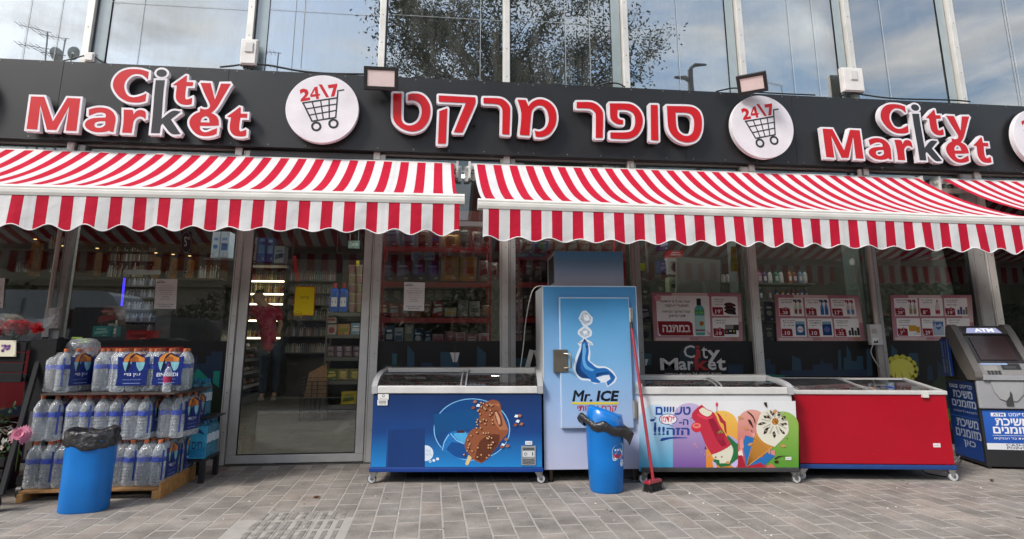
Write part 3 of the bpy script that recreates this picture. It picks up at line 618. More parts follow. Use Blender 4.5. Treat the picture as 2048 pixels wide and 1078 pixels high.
hebrew('large red four letter Hebrew word left of the round sign under the right floodlight', [
 ('letter_resh', cD, [[(218,160),(400,162),(470,185),(530,235),(565,310),(562,632),(470,632),(470,330),(445,280),(400,250),(340,242),(218,240)]]),
 ('letter_pe', cD, [[(655,178),(900,182),(990,215),(1060,290),(1092,390),(1075,500),(1020,590),(930,640),(830,648),(665,640),(665,562),(880,560),(950,535),(985,470),(990,390),(970,320),(920,280),(860,262),(758,260),(755,350),(780,385),(832,400),(830,455),(760,450),(700,420),(665,370)]]),
 ('letter_vav', cD, [[(1195,198),(1288,200),(1298,668),(1200,662)]]),
 ('letter_samekh', cD, [[(1410,212),(1700,218),(1790,245),(1850,310),(1872,420),(1860,550),(1810,650),(1720,690),(1640,690),(1540,650),(1460,570),(1425,470)], [(1522,298),(1650,300),(1720,320),(1762,380),(1770,460),(1755,550),(1710,600),(1640,605),(1570,560),(1535,480)]])], (2.2, LF, 3.2))
# round trolley signs
def round_sign():
    cx0, cz0, R0 = -1.166, 3.474, 0.366
    r = thing('round_sign', 'round white trolley sign between the left Latin lettering and the left floodlight', 'sign', (cx0, LF, cz0 - R0), 'round 24\\7 trolley signs on the fascia')
    mb = MB(); MM = Matrix.Translation((cx0, LF + LD, cz0)) @ Matrix.Rotation(math.pi / 2, 4, 'X')
    mb.lathe([(R0, 0.0), (R0, LD - 0.002), (R0 - 0.002, LD)], WHITE, 64, M=MM, smooth=False); d = obj('disc', mb, M_SATIN, r)
    mb = MB(); mb.lathe([(R0 - 0.08, 0), (R0 - 0.08, 0.052)], BLACK, 40, M=Matrix.Translation((cx0, -0.139, cz0)) @ Matrix.Rotation(math.pi / 2, 4, 'X')); obj('standoff_ring', mb, M_MATTE, r)
    pr = Print(crop(570, 145, 7.432, LF), lift=0.001)
    def P2(l, h=()): pr.poly(l, RED, h, sm=True, same=True)
    pr.lay()
    P2([(218,262),(270,240),(330,255),(350,300),(330,350),(298,382),(370,368),(375,410),(235,435),(232,405),(290,335),(295,305),(275,295),(250,305),(232,330)])
    pr.poly([(440,215),(482,210),(496,320),(520,315),(521,340),(500,347),(507,392),(465,398),(460,358),(380,366),(375,335)], RED, [[(442,262),(405,328),(452,320)]], same=True)
    pr.poly([(498,178),(548,175),(657,368),(612,372)], RED, same=True); pr.poly([(637,185),(777,165),(777,195),(735,355),(680,362),(718,228),(645,236)], RED, same=True)
    k = 0
    for a, b, w_ in (((255,455),(772,378),24),((268,452),(405,730),24),((398,726),(760,668),22),((788,262),(753,676),22),((780,274),(880,257),20),((405,440),(482,705),19),((530,415),(570,695),19),((655,395),(658,680),19),((315,541),(762,470),19),((360,634),(755,565),19)):
        pr.line(a, b, w_, DK, same=False)
    for u, v in ((465, 802), (720, 760)): pr.disc(u, v, 78, DK, 45, ry=74)
    obj('trolley_print', pr.mb, M_PRINT, d); return r
RS = round_sign()
dupx(RS, 3.607 + 1.168, 'round white trolley sign reading 24\\7 under the tilted right floodlight')
dupx(RS, 7.075 + 1.168, 'round white trolley sign cut by the right edge of the photo')
dupx(RS, -4.70 + 1.168, 'round white trolley sign just left of the left Latin lettering, at the left edge')
# floodlights
def floodlight(px, py, w_, h_, tiltdeg, rotz, label):
    p = at(px, py, -0.42)
    r = thing('floodlight', label, 'floodlight', (p.x, -0.42, p.z), 'floodlights on the top edge of the fascia')
    M = Matrix.Translation(p) @ Matrix.Rotation(rotz, 4, 'Z') @ Matrix.Rotation(math.radians(tiltdeg), 4, 'X')
    mb = MB(); mb.box(-w_ / 2, w_ / 2, 0, 0.045, -h_ / 2, h_ / 2, (0.02, 0.018, 0.018)); mb.box(-w_ / 2, w_ / 2, -0.02, 0, -h_ / 2, -h_ / 2 + 0.035, (0.02, 0.018, 0.018)); mb.box(-w_ / 2, w_ / 2, -0.02, 0, h_ / 2 - 0.035, h_ / 2, (0.02, 0.018, 0.018))
    mb.box(-w_ / 2, -w_ / 2 + 0.035, -0.02, 0, -h_ / 2 + 0.035, h_ / 2 - 0.035, (0.02, 0.018, 0.018)); mb.box(w_ / 2 - 0.035, w_ / 2, -0.02, 0, -h_ / 2 + 0.035, h_ / 2 - 0.035, (0.02, 0.018, 0.018))
    for k in range(9): mb.box(-w_ / 2 + 0.02 + k * (w_ - 0.05) / 8, -w_ / 2 + 0.028 + k * (w_ - 0.05) / 8, 0.045, 0.075, -h_ / 2 + 0.02, h_ / 2 - 0.02, (0.02, 0.018, 0.018))
    obj('housing', mb, M_SATIN, r, M=M, bev=0.003)
    mb = MB(); mb.box(-w_ / 2 + 0.036, w_ / 2 - 0.036, -0.012, -0.002, -h_ / 2 + 0.036, h_ / 2 - 0.036, H('#e8d6d2')); obj('lamp_glass', mb, M_GLOSS, r, M=M)  # pinkish tone puts the mirrored awning into the glass colour
    mb = MB(); mb.box(-w_ * 0.42, -w_ * 0.38, 0.03, 0.16, -0.05, -0.03, (0.02, 0.02, 0.02)); mb.box(w_ * 0.38, w_ * 0.42, 0.03, 0.16, -0.05, -0.03, (0.02, 0.02, 0.02)); mb.box(-w_ * 0.42, w_ * 0.42, 0.16, 0.18, -0.05, -0.03, (0.02, 0.02, 0.02)); mb.box(-0.04, 0.04, 0.18, 0.34, -0.055, -0.035, (0.02, 0.02, 0.02)); obj('bracket', mb, M_SATIN, r, M=M)
floodlight(762, 157, 0.345, 0.235, 14, 0.0, 'black square floodlight tilted down above the gap between round sign and Hebrew lettering')
floodlight(1504, 167, 0.31, 0.215, 30, -0.62, 'black floodlight turned sideways above the right hand round trolley sign')
# junction boxes
def jbox(px0, py0, px1, py1, label, flap=True):
    a = at(px0, py1, -0.16); b = at(px1, py0, -0.16)
    r = thing('junction_box', label, 'junction box', ((a.x + b.x) / 2, -0.1, a.z), 'white electrical boxes on the mullions')
    mb = MB(); mb.box(a.x, b.x, -0.14, -0.078, a.z, b.z, H('#d5d3cf')); mb.box(a.x + 0.012, b.x - 0.012, -0.152, -0.1402, a.z + 0.012, b.z - 0.012, H('#dedcd8')); obj('casing', mb, M_SATIN, r, bev=0.006)
    if flap:
        cx0 = (a.x + b.x) / 2; mb = MB(); mb.box(cx0 - 0.04, cx0 + 0.045, -0.165, -0.1522, (a.z + b.z) / 2 - 0.01, b.z - 0.045, H('#cfcdca')); obj('flap', mb, M_SATIN, r, bev=0.006)
        mb = MB()
        for k in range(4): mb.tube([(a.x + 0.04 + k * 0.03, -0.11, a.z - 0.0), (a.x + 0.04 + k * 0.03, -0.11, a.z - 0.03)], 0.009, (0.03, 0.03, 0.03), 8)
        obj('gland', mb, M_SATIN, r)
jbox(477, 77, 516, 127, 'white weatherproof box on the mullion right of the left Latin lettering')
jbox(1690, 135, 1727, 181, 'white weatherproof box on the mullion above the right Latin lettering')
jbox(165, 103, 188, 121, 'small plain white box at the foot of the leftmost mullion', False)
def cable(name, pts, r, c, label, m=None, group=None, cat='cable'):
    P = [Vector(p) for p in pts]; out = []
    for i in range(len(P) - 1):
        a, b, c2, d = P[max(i - 1, 0)], P[i], P[i + 1], P[min(i + 2, len(P) - 1)]
        for j in range(5):
            t = j / 5; out.append(0.5 * ((2 * b) + (c2 - a) * t + (2 * a - 5 * b + 4 * c2 - d) * t * t + (3 * b - a - 3 * c2 + d) * t ** 3))
    out.append(P[-1]); mb = MB(); mb.tube(out, r, c, 6); return obj(name, mb, m or M_SATIN, label=label, cat=cat, group=group)
def pts_at(l, Y): return [at(x, y, Y) for x, y in l]
KB = (0.015, 0.015, 0.016); GC = 'black cables lying along the top edge of the fascia'
cable('cable', pts_at([(440, 134), (470, 131), (497, 127), (540, 131), (600, 142), (660, 147), (728, 148)], -0.12), 0.011, KB, 'black cable from the left weatherproof box to the left floodlight', group=GC)
cable('cable', pts_at([(125, 122), (150, 116), (168, 111)], -0.12), 0.008, KB, 'short black cable running left from the small white box', group=GC)
cable('cable', pts_at([(188, 112), (198, 120), (208, 126)], -0.12), 0.009, KB, 'short black cable dropping right of the small white box', group=GC)
cable('cable', pts_at([(1190, 174), (1215, 167), (1235, 167), (1250, 174)], -0.12), 0.009, KB, 'black cable loop above the Hebrew lettering at the middle mullion', group=GC)
cable('cable', pts_at([(1432, 183), (1470, 176), (1500, 183), (1560, 187), (1630, 190)], -0.12), 0.009, KB, 'black cable behind the right floodlight', group=GC)
cable('cable', pts_at([(1680, 192), (1705, 186), (1730, 190), (1790, 197), (1900, 200), (1940, 203)], -0.12), 0.010, KB, 'black cable running right from the right weatherproof box', group=GC)
# ================================================================== AWNINGS
CR, CW = H('#d4324a'), H('#f0eded')
def awning_mat(name, x0, per):
    def fn(t, N, L, o):
        p = N('ShaderNodeBsdfPrincipled'); g = N('ShaderNodeNewGeometry'); s = N('ShaderNodeSeparateXYZ'); L(g.outputs['Position'], s.inputs[0])
        def mth(op, a, b=None):
            m = N('ShaderNodeMath'); m.operation = op
            if isinstance(a, float): m.inputs[0].default_value = a
            else: L(a, m.inputs[0])
            if b is not None:
                if isinstance(b, float): m.inputs[1].default_value = b
                else: L(b, m.inputs[1])
            return m.outputs[0]
        u = mth('DIVIDE', mth('SUBTRACT', s.outputs['X'], float(x0)), float(per)); fr = mth('FRACT', mth('ADD', u, 100.0)); red = mth('LESS_THAN', fr, 0.5)
        sm_ = mth('MULTIPLY', mth('LESS_THAN', mth('ABSOLUTE', mth('SUBTRACT', mth('FRACT', mth('ADD', mth('DIVIDE', u, 5.0), 20.95)), 0.5)), 0.016), 0.55)   # sewn seam every fifth stripe
        n = N('ShaderNodeTexNoise'); n.inputs['Scale'].default_value = 3.0; n.inputs['Detail'].default_value = 6; L(g.outputs['Position'], n.inputs['Vector'])
        r = N('ShaderNodeMapRange'); r.inputs['To Min'].default_value = 0.80; r.inputs['To Max'].default_value = 1.10; L(n.outputs['Fac'], r.inputs[0])
        mc = N('ShaderNodeMixRGB'); mc.inputs[1].default_value = (0.70, 0.69, 0.69, 1); mc.inputs[2].default_value = (*H('#c91a39', 0.88), 1); L(red, mc.inputs[0])
        ms = N('ShaderNodeMixRGB'); ms.inputs[2].default_value = (0.62, 0.61, 0.60, 1); L(sm_, ms.inputs[0]); L(mc.outputs[0], ms.inputs[1])
        v = N('ShaderNodeVectorMath'); v.operation = 'SCALE'; L(ms.outputs[0], v.inputs[0]); L(r.outputs[0], v.inputs['Scale'])
        L(v.outputs[0], p.inputs['Base Color']); p.inputs['Roughness'].default_value = 0.8; p.inputs['Specular IOR Level'].default_value = 0.2
        wv = N('ShaderNodeTexNoise'); wv.inputs['Scale'].default_value = 5; wv.inputs['Detail'].default_value = 5; L(g.outputs['Position'], wv.inputs['Vector'])
        b = N('ShaderNodeBump'); b.inputs['Strength'].default_value = 0.5; b.inputs['Distance'].default_value = 0.04; L(wv.outputs['Fac'], b.inputs['Height']); L(b.outputs[0], p.inputs['Normal'])
        tl = N('ShaderNodeBsdfTranslucent'); L(v.outputs[0], tl.inputs[0]); mm = N('ShaderNodeMixShader'); mm.inputs[0].default_value = 0.07; L(p.outputs[0], mm.inputs[1]); L(tl.outputs[0], mm.inputs[2]); L(mm.outputs[0], o.inputs[0])
    return mat(name, fn)
YB, ZB, YF = -0.10, 2.985, -1.55
def awning(label, x0, x1, zf0, zf1, ph, per, seed):
    """x0..x1 along the shop; zf0/zf1 height of the top of the front rail at its two ends"""
    rr = random.Random(seed); m = awning_mat('striped_awning_canvas', ph, per); RAIL = H('#e9e6df', 0.84)
    r = thing('awning', label, 'awning', ((x0 + x1) / 2, -0.8, 2.0), 'red and white striped awnings over the shopfront')
    nx, ny = int((x1 - x0) / 0.085), 18
    zf = lambda x: zf0 + (zf1 - zf0) * (x - x0) / (x1 - x0)
    def fab(th):
        vs = []
        for j in range(ny + 1):
            t = j / ny
            for i in range(nx + 1):
                x = x0 + 0.03 + (x1 - x0 - 0.06) * i / nx; e = min(1.0, (x - x0) / 0.35, (x1 - x) / 0.35); e = max(0, e)
                y = YB + (YF + 0.03 - YB) * t; z = ZB + (zf(x) + 0.012 - ZB) * t - (0.085 + 0.02 * e) * 4 * t * (1 - t) + (0.004 * math.sin(x * 7 + t * 3) + 0.004 * math.sin(x * 17 + t * 9 + seed) * math.sin(t * 5)) * math.sin(math.pi * t)
                vs.append((x, y, z + th))
        return vs
    fs = [(j * (nx + 1) + i, j * (nx + 1) + i + 1, (j + 1) * (nx + 1) + i + 1, (j + 1) * (nx + 1) + i) for j in range(ny) for i in range(nx)]
    mb = MB(); mb.add(fab(0.0), fs, CW, True); obj('canvas', mb, m, r)
    # front rail: rounded top, flat face
    prof = [(-0.075, -0.072), (-0.082, -0.05), (-0.082, -0.026), (-0.075, -0.02), (-0.078, -0.006), (-0.062, 0.012), (-0.03, 0.018), (0.0, 0.012), (0.02, -0.01), (0.02, -0.06), (0.0, -0.075)]
    mb = MB(); n = len(prof); vs = [(x0 - 0.012, YF + y + 0.03, zf0 + z) for y, z in prof] + [(x1 + 0.012, YF + y + 0.03, zf1 + z) for y, z in prof]
    mb.add(vs, [(i, (i + 1) % n, n + (i + 1) % n, n + i) for i in range(n)], RAIL); obj('front_rail', mb, M_SATIN, r)
    for x, z in ((x0 - 0.012, zf0), (x1 + 0.012, zf1)):
        mb = MB(); s_ = -1 if x < x0 else 1
        mb.prism([prof], lambda y, q: (x + s_ * 0.008, YF + y + 0.03, z + q), lambda y, q: (x, YF + y + 0.03, z + q), H('#dcdad5')); obj('rail_end_cap', mb, M_SATIN, r)
    # scalloped valance with a piped hem
    per2, amp, ln = 0.252, 0.020, 0.238; nx2 = int((x1 - x0) / 0.014); ph2 = rr.random()
    rows = 9; vs = []; hem = []
    for i in range(nx2 + 1):
        x = x0 + 0.02 + (x1 - x0 - 0.04) * i / nx2; ztop = zf(x) - 0.072; zb = ztop - ln + amp * (1 + 0.25 * math.sin(x * 2.3 + seed)) * math.sin(2 * math.pi * ((x - x0) / per2 + ph2 + 0.06 * math.sin(x * 1.7))) - 0.006 * math.sin(x * 1.3)
        for j in range(rows + 1):
            t = j / rows; y = YF - 0.04 + (0.008 * math.sin(x * 11 + seed) + 0.006 * math.sin(x * 23.0 + 1)) * t + 0.01 * t * math.sin(x * 2.1); vs.append((x, y, ztop + (zb - ztop) * t))
        hem.append((x, y - 0.001, zb))
    fs = [(i * (rows + 1) + j, (i + 1) * (rows + 1) + j, (i + 1) * (rows + 1) + j + 1, i * (rows + 1) + j + 1) for i in range(nx2) for j in range(rows)]
    mb = MB(); mb.add(vs, fs, CW, True); v = obj('valance', mb, m, r)
    mb = MB(); mb.tube([vs[rows]] and hem, 0.0045, (0.70, 0.68, 0.68), 6); obj('hem_piping', mb, M_MATTE, v)
    # roller, brackets and folding arms
    mb = MB(); mb.tube([(x0, -0.09, ZB - 0.03), (x1, -0.09, ZB - 0.03)], 0.034, H('#cfccc7'), 14); obj('roller', mb, M_ALU, r)
    mb = MB(); mb.box(x0, x1, -0.07, -0.03, ZB - 0.16, ZB - 0.11, H('#bdbbb6')); obj('torsion_bar', mb, M_ALU, r)
    for x, s_ in ((x0 - 0.01, 1), (x1 + 0.01, -1)):
        mb = MB(); mb.box(x - 0.012, x + 0.012, -0.13, 0.0, ZB - 0.17, ZB + 0.015, H('#dcdad6')); mb.box(x - 0.02 - s_ * 0.03, x + 0.02 - s_ * 0.03, -0.06, -0.02, ZB - 0.19, ZB - 0.02, H('#c9c7c2')); mb.tube([(x - 0.03, -0.1, ZB - 0.05), (x + 0.03, -0.1, ZB - 0.05)], 0.02, H('#e2e0dc'), 10); obj('bracket', mb, M_ALU, r, bev=0.003)
    for x, s_ in ((x0 + 0.45, 1), (x1 - 0.45, -1)):
        zz = zf(x) - 0.03; e = Vector((x + s_ * 0.75, -0.75, (ZB - 0.14 + zz) / 2 - 0.17)); a = Vector((x, -0.08, ZB - 0.14)); b = Vector((x + s_ * 0.1, YF + 0.02, zz - 0.035))
        mb = MB(); mb.tube([a, e], 0.022, H('#d8d6d1'), 8); mb.tube([e, b], 0.020, H('#d8d6d1'), 8); mb.blob(e, 0.035, H('#cac8c4'), 10, 6); obj('folding_arm', mb, M_ALU, r)
    return r
p1_ = (X(1498.8, 425, YF) - X(1017.2, 415, YF)) / 12
awning('striped awning over the door and left windows, running out of the left edge', -7.9, 0.222, 2.262, 2.295, X(865, 430, YF - 0.01), p1_, 1)
awning('long red and white striped awning over the freezers and the ice cabinet', 0.372, 5.56, 2.263, 2.222, X(976.5, 440, YF - 0.01), p1_, 2)
awning('red and white striped awning at the far right corner, mostly cut off by the frame', 5.80, 10.4, 2.24, 2.24, 5.83, p1_, 3)
# ================================================================== CONDUITS, SOCKETS, POSTERS ON THE GLASS
PIPE = H('#bdb3ab')
mb = MB(); a = at(134, 470, -0.09); b = at(104, 700, -0.09); mb.tube([(-3.585, -0.085, 3.06), (-3.585, -0.085, 1.44)], 0.021, PIPE, 12); mb.box(-3.612, -3.555, -0.09, -0.06, 0.1, 1.44, H('#b3b0ad')); obj('conduit', mb, M_ALU, label='grey conduit pipe running down the left post to the stacked sockets', cat='conduit', group='conduit pipes on the shopfront posts')
mb = MB(); mb.tube([(4.825, -0.09, 3.06), (4.815, -0.09, 1.30)], 0.024, PIPE, 12); mb.box(4.785, 4.84, -0.10, -0.065, 0.05, 1.12, H('#aaa49d')); obj('conduit', mb, M_ALU, label='grey conduit pipe between the last two promotion posters', cat='conduit', group='conduit pipes on the shopfront posts')
mb = MB(); mb.tube([(2.106, -0.08, 3.06), (2.106, -0.08, 1.0)], 0.018, H('#a89d94'), 10); obj('conduit', mb, M_ALU, label='thin brown grey pipe beside the post right of the ice cabinet', cat='conduit', group='conduit pipes on the shopfront posts')
r = thing('socket_strip', 'three white outdoor sockets stacked on the left post beside the bouquet', 'socket', (X(112, 636, -0.11), -0.1, 1.16))
for k, py in enumerate((623, 636, 650)):
    p = at(112.5 - k * 1.2, py, -0.10); mb = MB(); mb.box(p.x - 0.043, p.x + 0.043, -0.135, -0.088, p.z - 0.031, p.z + 0.031, H('#cfcac6')); mb.lathe([(0.022, 0), (0.024, 0.006), (0.018, 0.007)], H('#bdb8b4'), 16, M=Matrix.Translation((p.x, -0.135, p.z)) @ Matrix.Rotation(math.pi / 2, 4, 'X')); mb.box(p.x + 0.026, p.x + 0.036, -0.139, -0.135, p.z + 0.008, p.z + 0.02, H('#5d5956')); obj('socket', mb, M_SATIN, r, bev=0.004)
r = thing('socket_box', 'white switch box with stickers on the pipe between the two right posters', 'socket', (4.885, -0.1, 1.1))
a = at(1741, 690, -0.12); b = at(1756, 649, -0.12); mb = MB(); mb.box(a.x - 0.005, b.x + 0.012, -0.15, -0.095, a.z, b.z, H('#c9c6c2')); obj('casing', mb, M_SATIN, r, bev=0.004)
pr = Print(flat(a.x, a.z, -0.15)); pr.rect(0.01, 0.12, 0.07, 0.17, H('#a9a49f')); pr.rect(0.01, 0.015, 0.075, 0.075, H('#e3e1de')); pr.poly([(0.015, 0.02), (0.07, 0.02), (0.07, 0.055), (0.045, 0.035), (0.03, 0.05)], (0.03, 0.03, 0.03)); obj('sticker', pr.mb, M_PAPER, r)
cable('cable', pts_at([(1746, 690), (1742, 705), (1752, 725), (1764, 742), (1769, 757)], -0.14), 0.006, H('#b9b6b2'), 'thin grey cable hanging from the switch box down behind the red freezer')
cable('cable', pts_at([(1088, 572), (1072, 574), (1062, 590), (1052, 640), (1047, 690), (1041, 736)], -0.45), 0.005, H('#c7c3be'), 'thin white cable looping from the top of the ice cabinet down to the blue freezer')
def sheet(name, px, base, label, cat, prints, group=None, Y=-0.004, th=0.0015):
    """px = four photo pixels: top-left, top-right, bottom-right, bottom-left of a sheet stuck on the glass"""
    q = [at(*p, Y) for p in px]; mb = MB(); f = [(p.x, Y - th, p.z) for p in q]; k = [(p.x, Y, p.z) for p in q]
    mb.add(f + k, [(0, 1, 2, 3), (4, 7, 6, 5), (0, 4, 5, 1), (1, 5, 6, 2), (2, 6, 7, 3), (3, 7, 4, 0)], base)
    o = obj(name, mb, M_PAPER, label=label, cat=cat, group=group)
    TL, TR, BR, BL = [Vector(v) for v in f]
    def fm(u, v, l):     # u, v 0..1 from the lower left
        return (BL * (1 - u) + BR * u) * (1 - v) + (TL * (1 - u) + TR * u) * v + Vector((0, -l, 0))
    pr = Print(fm, lift=0.0004); prints(pr); obj('print', pr.mb, M_PAPER, o); return o
PAPER = H('#efedec'); INK = H('#2b2627')
def notice(pr):
    pr.text('City', 0.13, 0.905, 0.38, 0.945, INK, 0.06); pr.text('Market', 0.06, 0.865, 0.46, 0.905, INK, 0.06)
    L_ = ['שלום ללקוחות היקרים', 'החנות פתוחה בכל ימות השבוע', 'עשרים וארבע שעות ביממה', 'נא לשמור על הניקיון', 'תודה על שיתוף הפעולה', 'בברכה', 'הנהלת החנות']
    for k, t in enumerate(L_):
        w_ = (0.5, 0.78, 0.66, 0.52, 0.58, 0.3, 0.42)[k]; y = 0.76 - k * 0.075; pr.text(t, 0.5 - w_ / 2, y, 0.5 + w_ / 2, y + 0.026, INK, 0.02)
    pr.text('נשמח לעמוד לשירותכם', 0.12, 0.135, 0.88, 0.165, INK, 0.05); pr.text('צוות החנות', 0.22, 0.06, 0.78, 0.09, INK, 0.05)
G_ = 'printed white notices on the glass'
sheet('paper_notice', [(312, 558), (355, 558), (352, 618), (308, 617)], PAPER, 'white printed notice on the window left of the door', 'notice', notice, G_)
sheet('paper_notice', [(808.5, 564), (850, 565), (848, 622), (807, 621)], PAPER, 'white printed notice on the window with the red shelves', 'notice', notice, G_)
sheet('paper_notice', [(-28, 556), (10, 556), (6, 616), (-33, 615)], PAPER, 'white printed notice at the left edge, behind the bouquet', 'notice', notice, G_)
def exitp(pr):
    pr.rrect(0.04, 0.03, 0.96, 0.97, 0.06, H('#e6cf1e')); pr.text('יציאה', 0.30, 0.57, 0.72, 0.66, INK, 0.0)
    pr.disc(0.24, 0.055, 0.19, H('#b39a12'), 0.17, ry=0.09); pr.rect(0.04, 0.0, 0.5, 0.03, H('#b78a1c')); pr.text('market', 0.08, 0.05, 0.40, 0.085, INK, 0.04)
sheet('exit_sign', [(590, 572), (631, 573), (628, 632), (586, 631)], H('#b86a22'), 'yellow exit sheet on the glass door', 'sign', exitp, Y=-0.008)
def salep(pr):
    pr.rect(0.04, 0.02, 0.96, 0.98, H('#c9b81d')); pr.text('מבצע', 0.2, 0.64, 0.85, 0.86, INK, 0.0); pr.rect(0.1, 0.25, 0.9, 0.27, H('#8b7d14')); pr.rect(0.1, 0.44, 0.9, 0.455, H('#8b7d14'))
sheet('sale_sign', [(1462, 493), (1481, 493), (1480, 543), (1461, 543)], H('#a8991a'), 'narrow yellow sale sign high on the window above the first promotion poster', 'sign', salep, Y=0.05)
def grn(pr): pr.text('אין כניסה', 0.2, 0.55, 0.75, 0.8, H('#7a2b1c'), 0.03); pr.text('נא לדחוף', 0.15, 0.2, 0.85, 0.45, INK, 0.04)
sheet('small_sticker', [(1269, 526), (1290, 527), (1290, 541), (1269, 541)], H('#b5cf33'), 'small lime green sticker on the glass right of the ice cabinet', 'sticker', grn)
DR = H('#8d1222'); CARD = H('#eeebe9'); PK = H('#bb8b92'); PK2 = H('#d6bdb9'); PK3 = H('#ae6f7c')
def frame_bg(pr):
    pr.rect(0, 0, 1, 1, PK, c2=PK3); pr.rect(0.22, 0.93, 0.62, 0.995, PK2); pr.rect(0.86, 0.4, 0.995, 0.97, PK2, c2=PK); pr.rect(0.02, 0.01, 0.4, 0.07, PK2); pr.rect(0.5, 0.01, 0.8, 0.07, H('#c99c9a')); pr.disc(0.9, 0.05, 0.04, H('#b08468'), ry=0.05)
    pr.text('המבצע עד גמר המלאי טעות לעולם חוזרת התמונות להמחשה בלבד', 0.3, 0.035, 0.74, 0.055, H('#6b4a4e'))
def price(pr, x0, y0, n, up=None, two=False, w_=0.125, h_=0.16):
    pr.poly([(x0, y0 + h_), (x0 + w_ * 0.86, y0 + h_), (x0 + w_ * 0.97, y0 + h_ * 0.9), (x0 + w_, y0), (x0 + w_ * 0.12, y0), (x0 + w_ * 0.03, y0 + h_ * 0.1)], DR)
    ww = w_ * (0.46 if len(n) > 1 else 0.26); xs = x0 + w_ * (0.30 if not up else 0.26); pr.text(n, xs, y0 + h_ * 0.16, xs + ww, y0 + h_ * 0.60 + (0 if two else h_ * 0.1), WHITE, 0.05)
    pr.disc(xs - w_ * 0.05, y0 + h_ * 0.2, w_ * 0.018, WHITE, n=8, ry=w_ * 0.03); pr.rect(xs - w_ * 0.17, y0 + h_ * 0.17, xs - w_ * 0.09, y0 + h_ * 0.25, WHITE)
    if up: pr.text(up, xs + ww + w_ * 0.04, y0 + h_ * 0.55, xs + ww + w_ * 0.17, y0 + h_ * 0.70, WHITE, 0.03)
    if two:
        pr.disc(x0 + w_ * 0.60, y0 + h_ * 0.96, w_ * 0.13, DR, ry=h_ * 0.17, n=14); pr.text('2', x0 + w_ * 0.54, y0 + h_ * 0.76, x0 + w_ * 0.66, y0 + h_ * 1.02, WHITE, 0.03); pr.text('ב', x0 + w_ * 0.30, y0 + h_ * 0.76, x0 + w_ * 0.38, y0 + h_ * 0.9, WHITE, 0.03)
def lines(pr, x0, x1, y, ts, h_=0.034, g=0.052):
    for k, t in enumerate(ts):
        w_ = (x1 - x0) * (1.0 if k == 0 else 0.82); pr.text(t, (x0 + x1) / 2 - w_ / 2, y - g * k, (x0 + x1) / 2 + w_ / 2, y - g * k + h_ * (1 if k < 2 else 0.7), INK, 0.03)
def spray(pr, x, y, w_, h_, body, head, lab):
    pr.poly([(x, y), (x + w_, y), (x + w_, y + h_ * 0.45), (x + w_ * 0.62, y + h_ * 0.75), (x + w_ * 0.38, y + h_ * 0.75), (x, y + h_ * 0.45)], body); pr.poly([(x - w_ * 0.2, y + h_ * 0.9), (x - w_ * 0.1, y + h_), (x + w_ * 0.8, y + h_), (x + w_ * 1.0, y + h_ * 0.86), (x + w_ * 0.66, y + h_ * 0.76), (x + w_ * 0.36, y + h_ * 0.76), (x + w_ * 0.3, y + h_ * 0.9), (x, y + h_ * 0.82)], head); pr.rect(x + w_ * 0.12, y + h_ * 0.08, x + w_ * 0.88, y + h_ * 0.36, lab)
GP = 'pink framed promotion posters on the lower window panes'
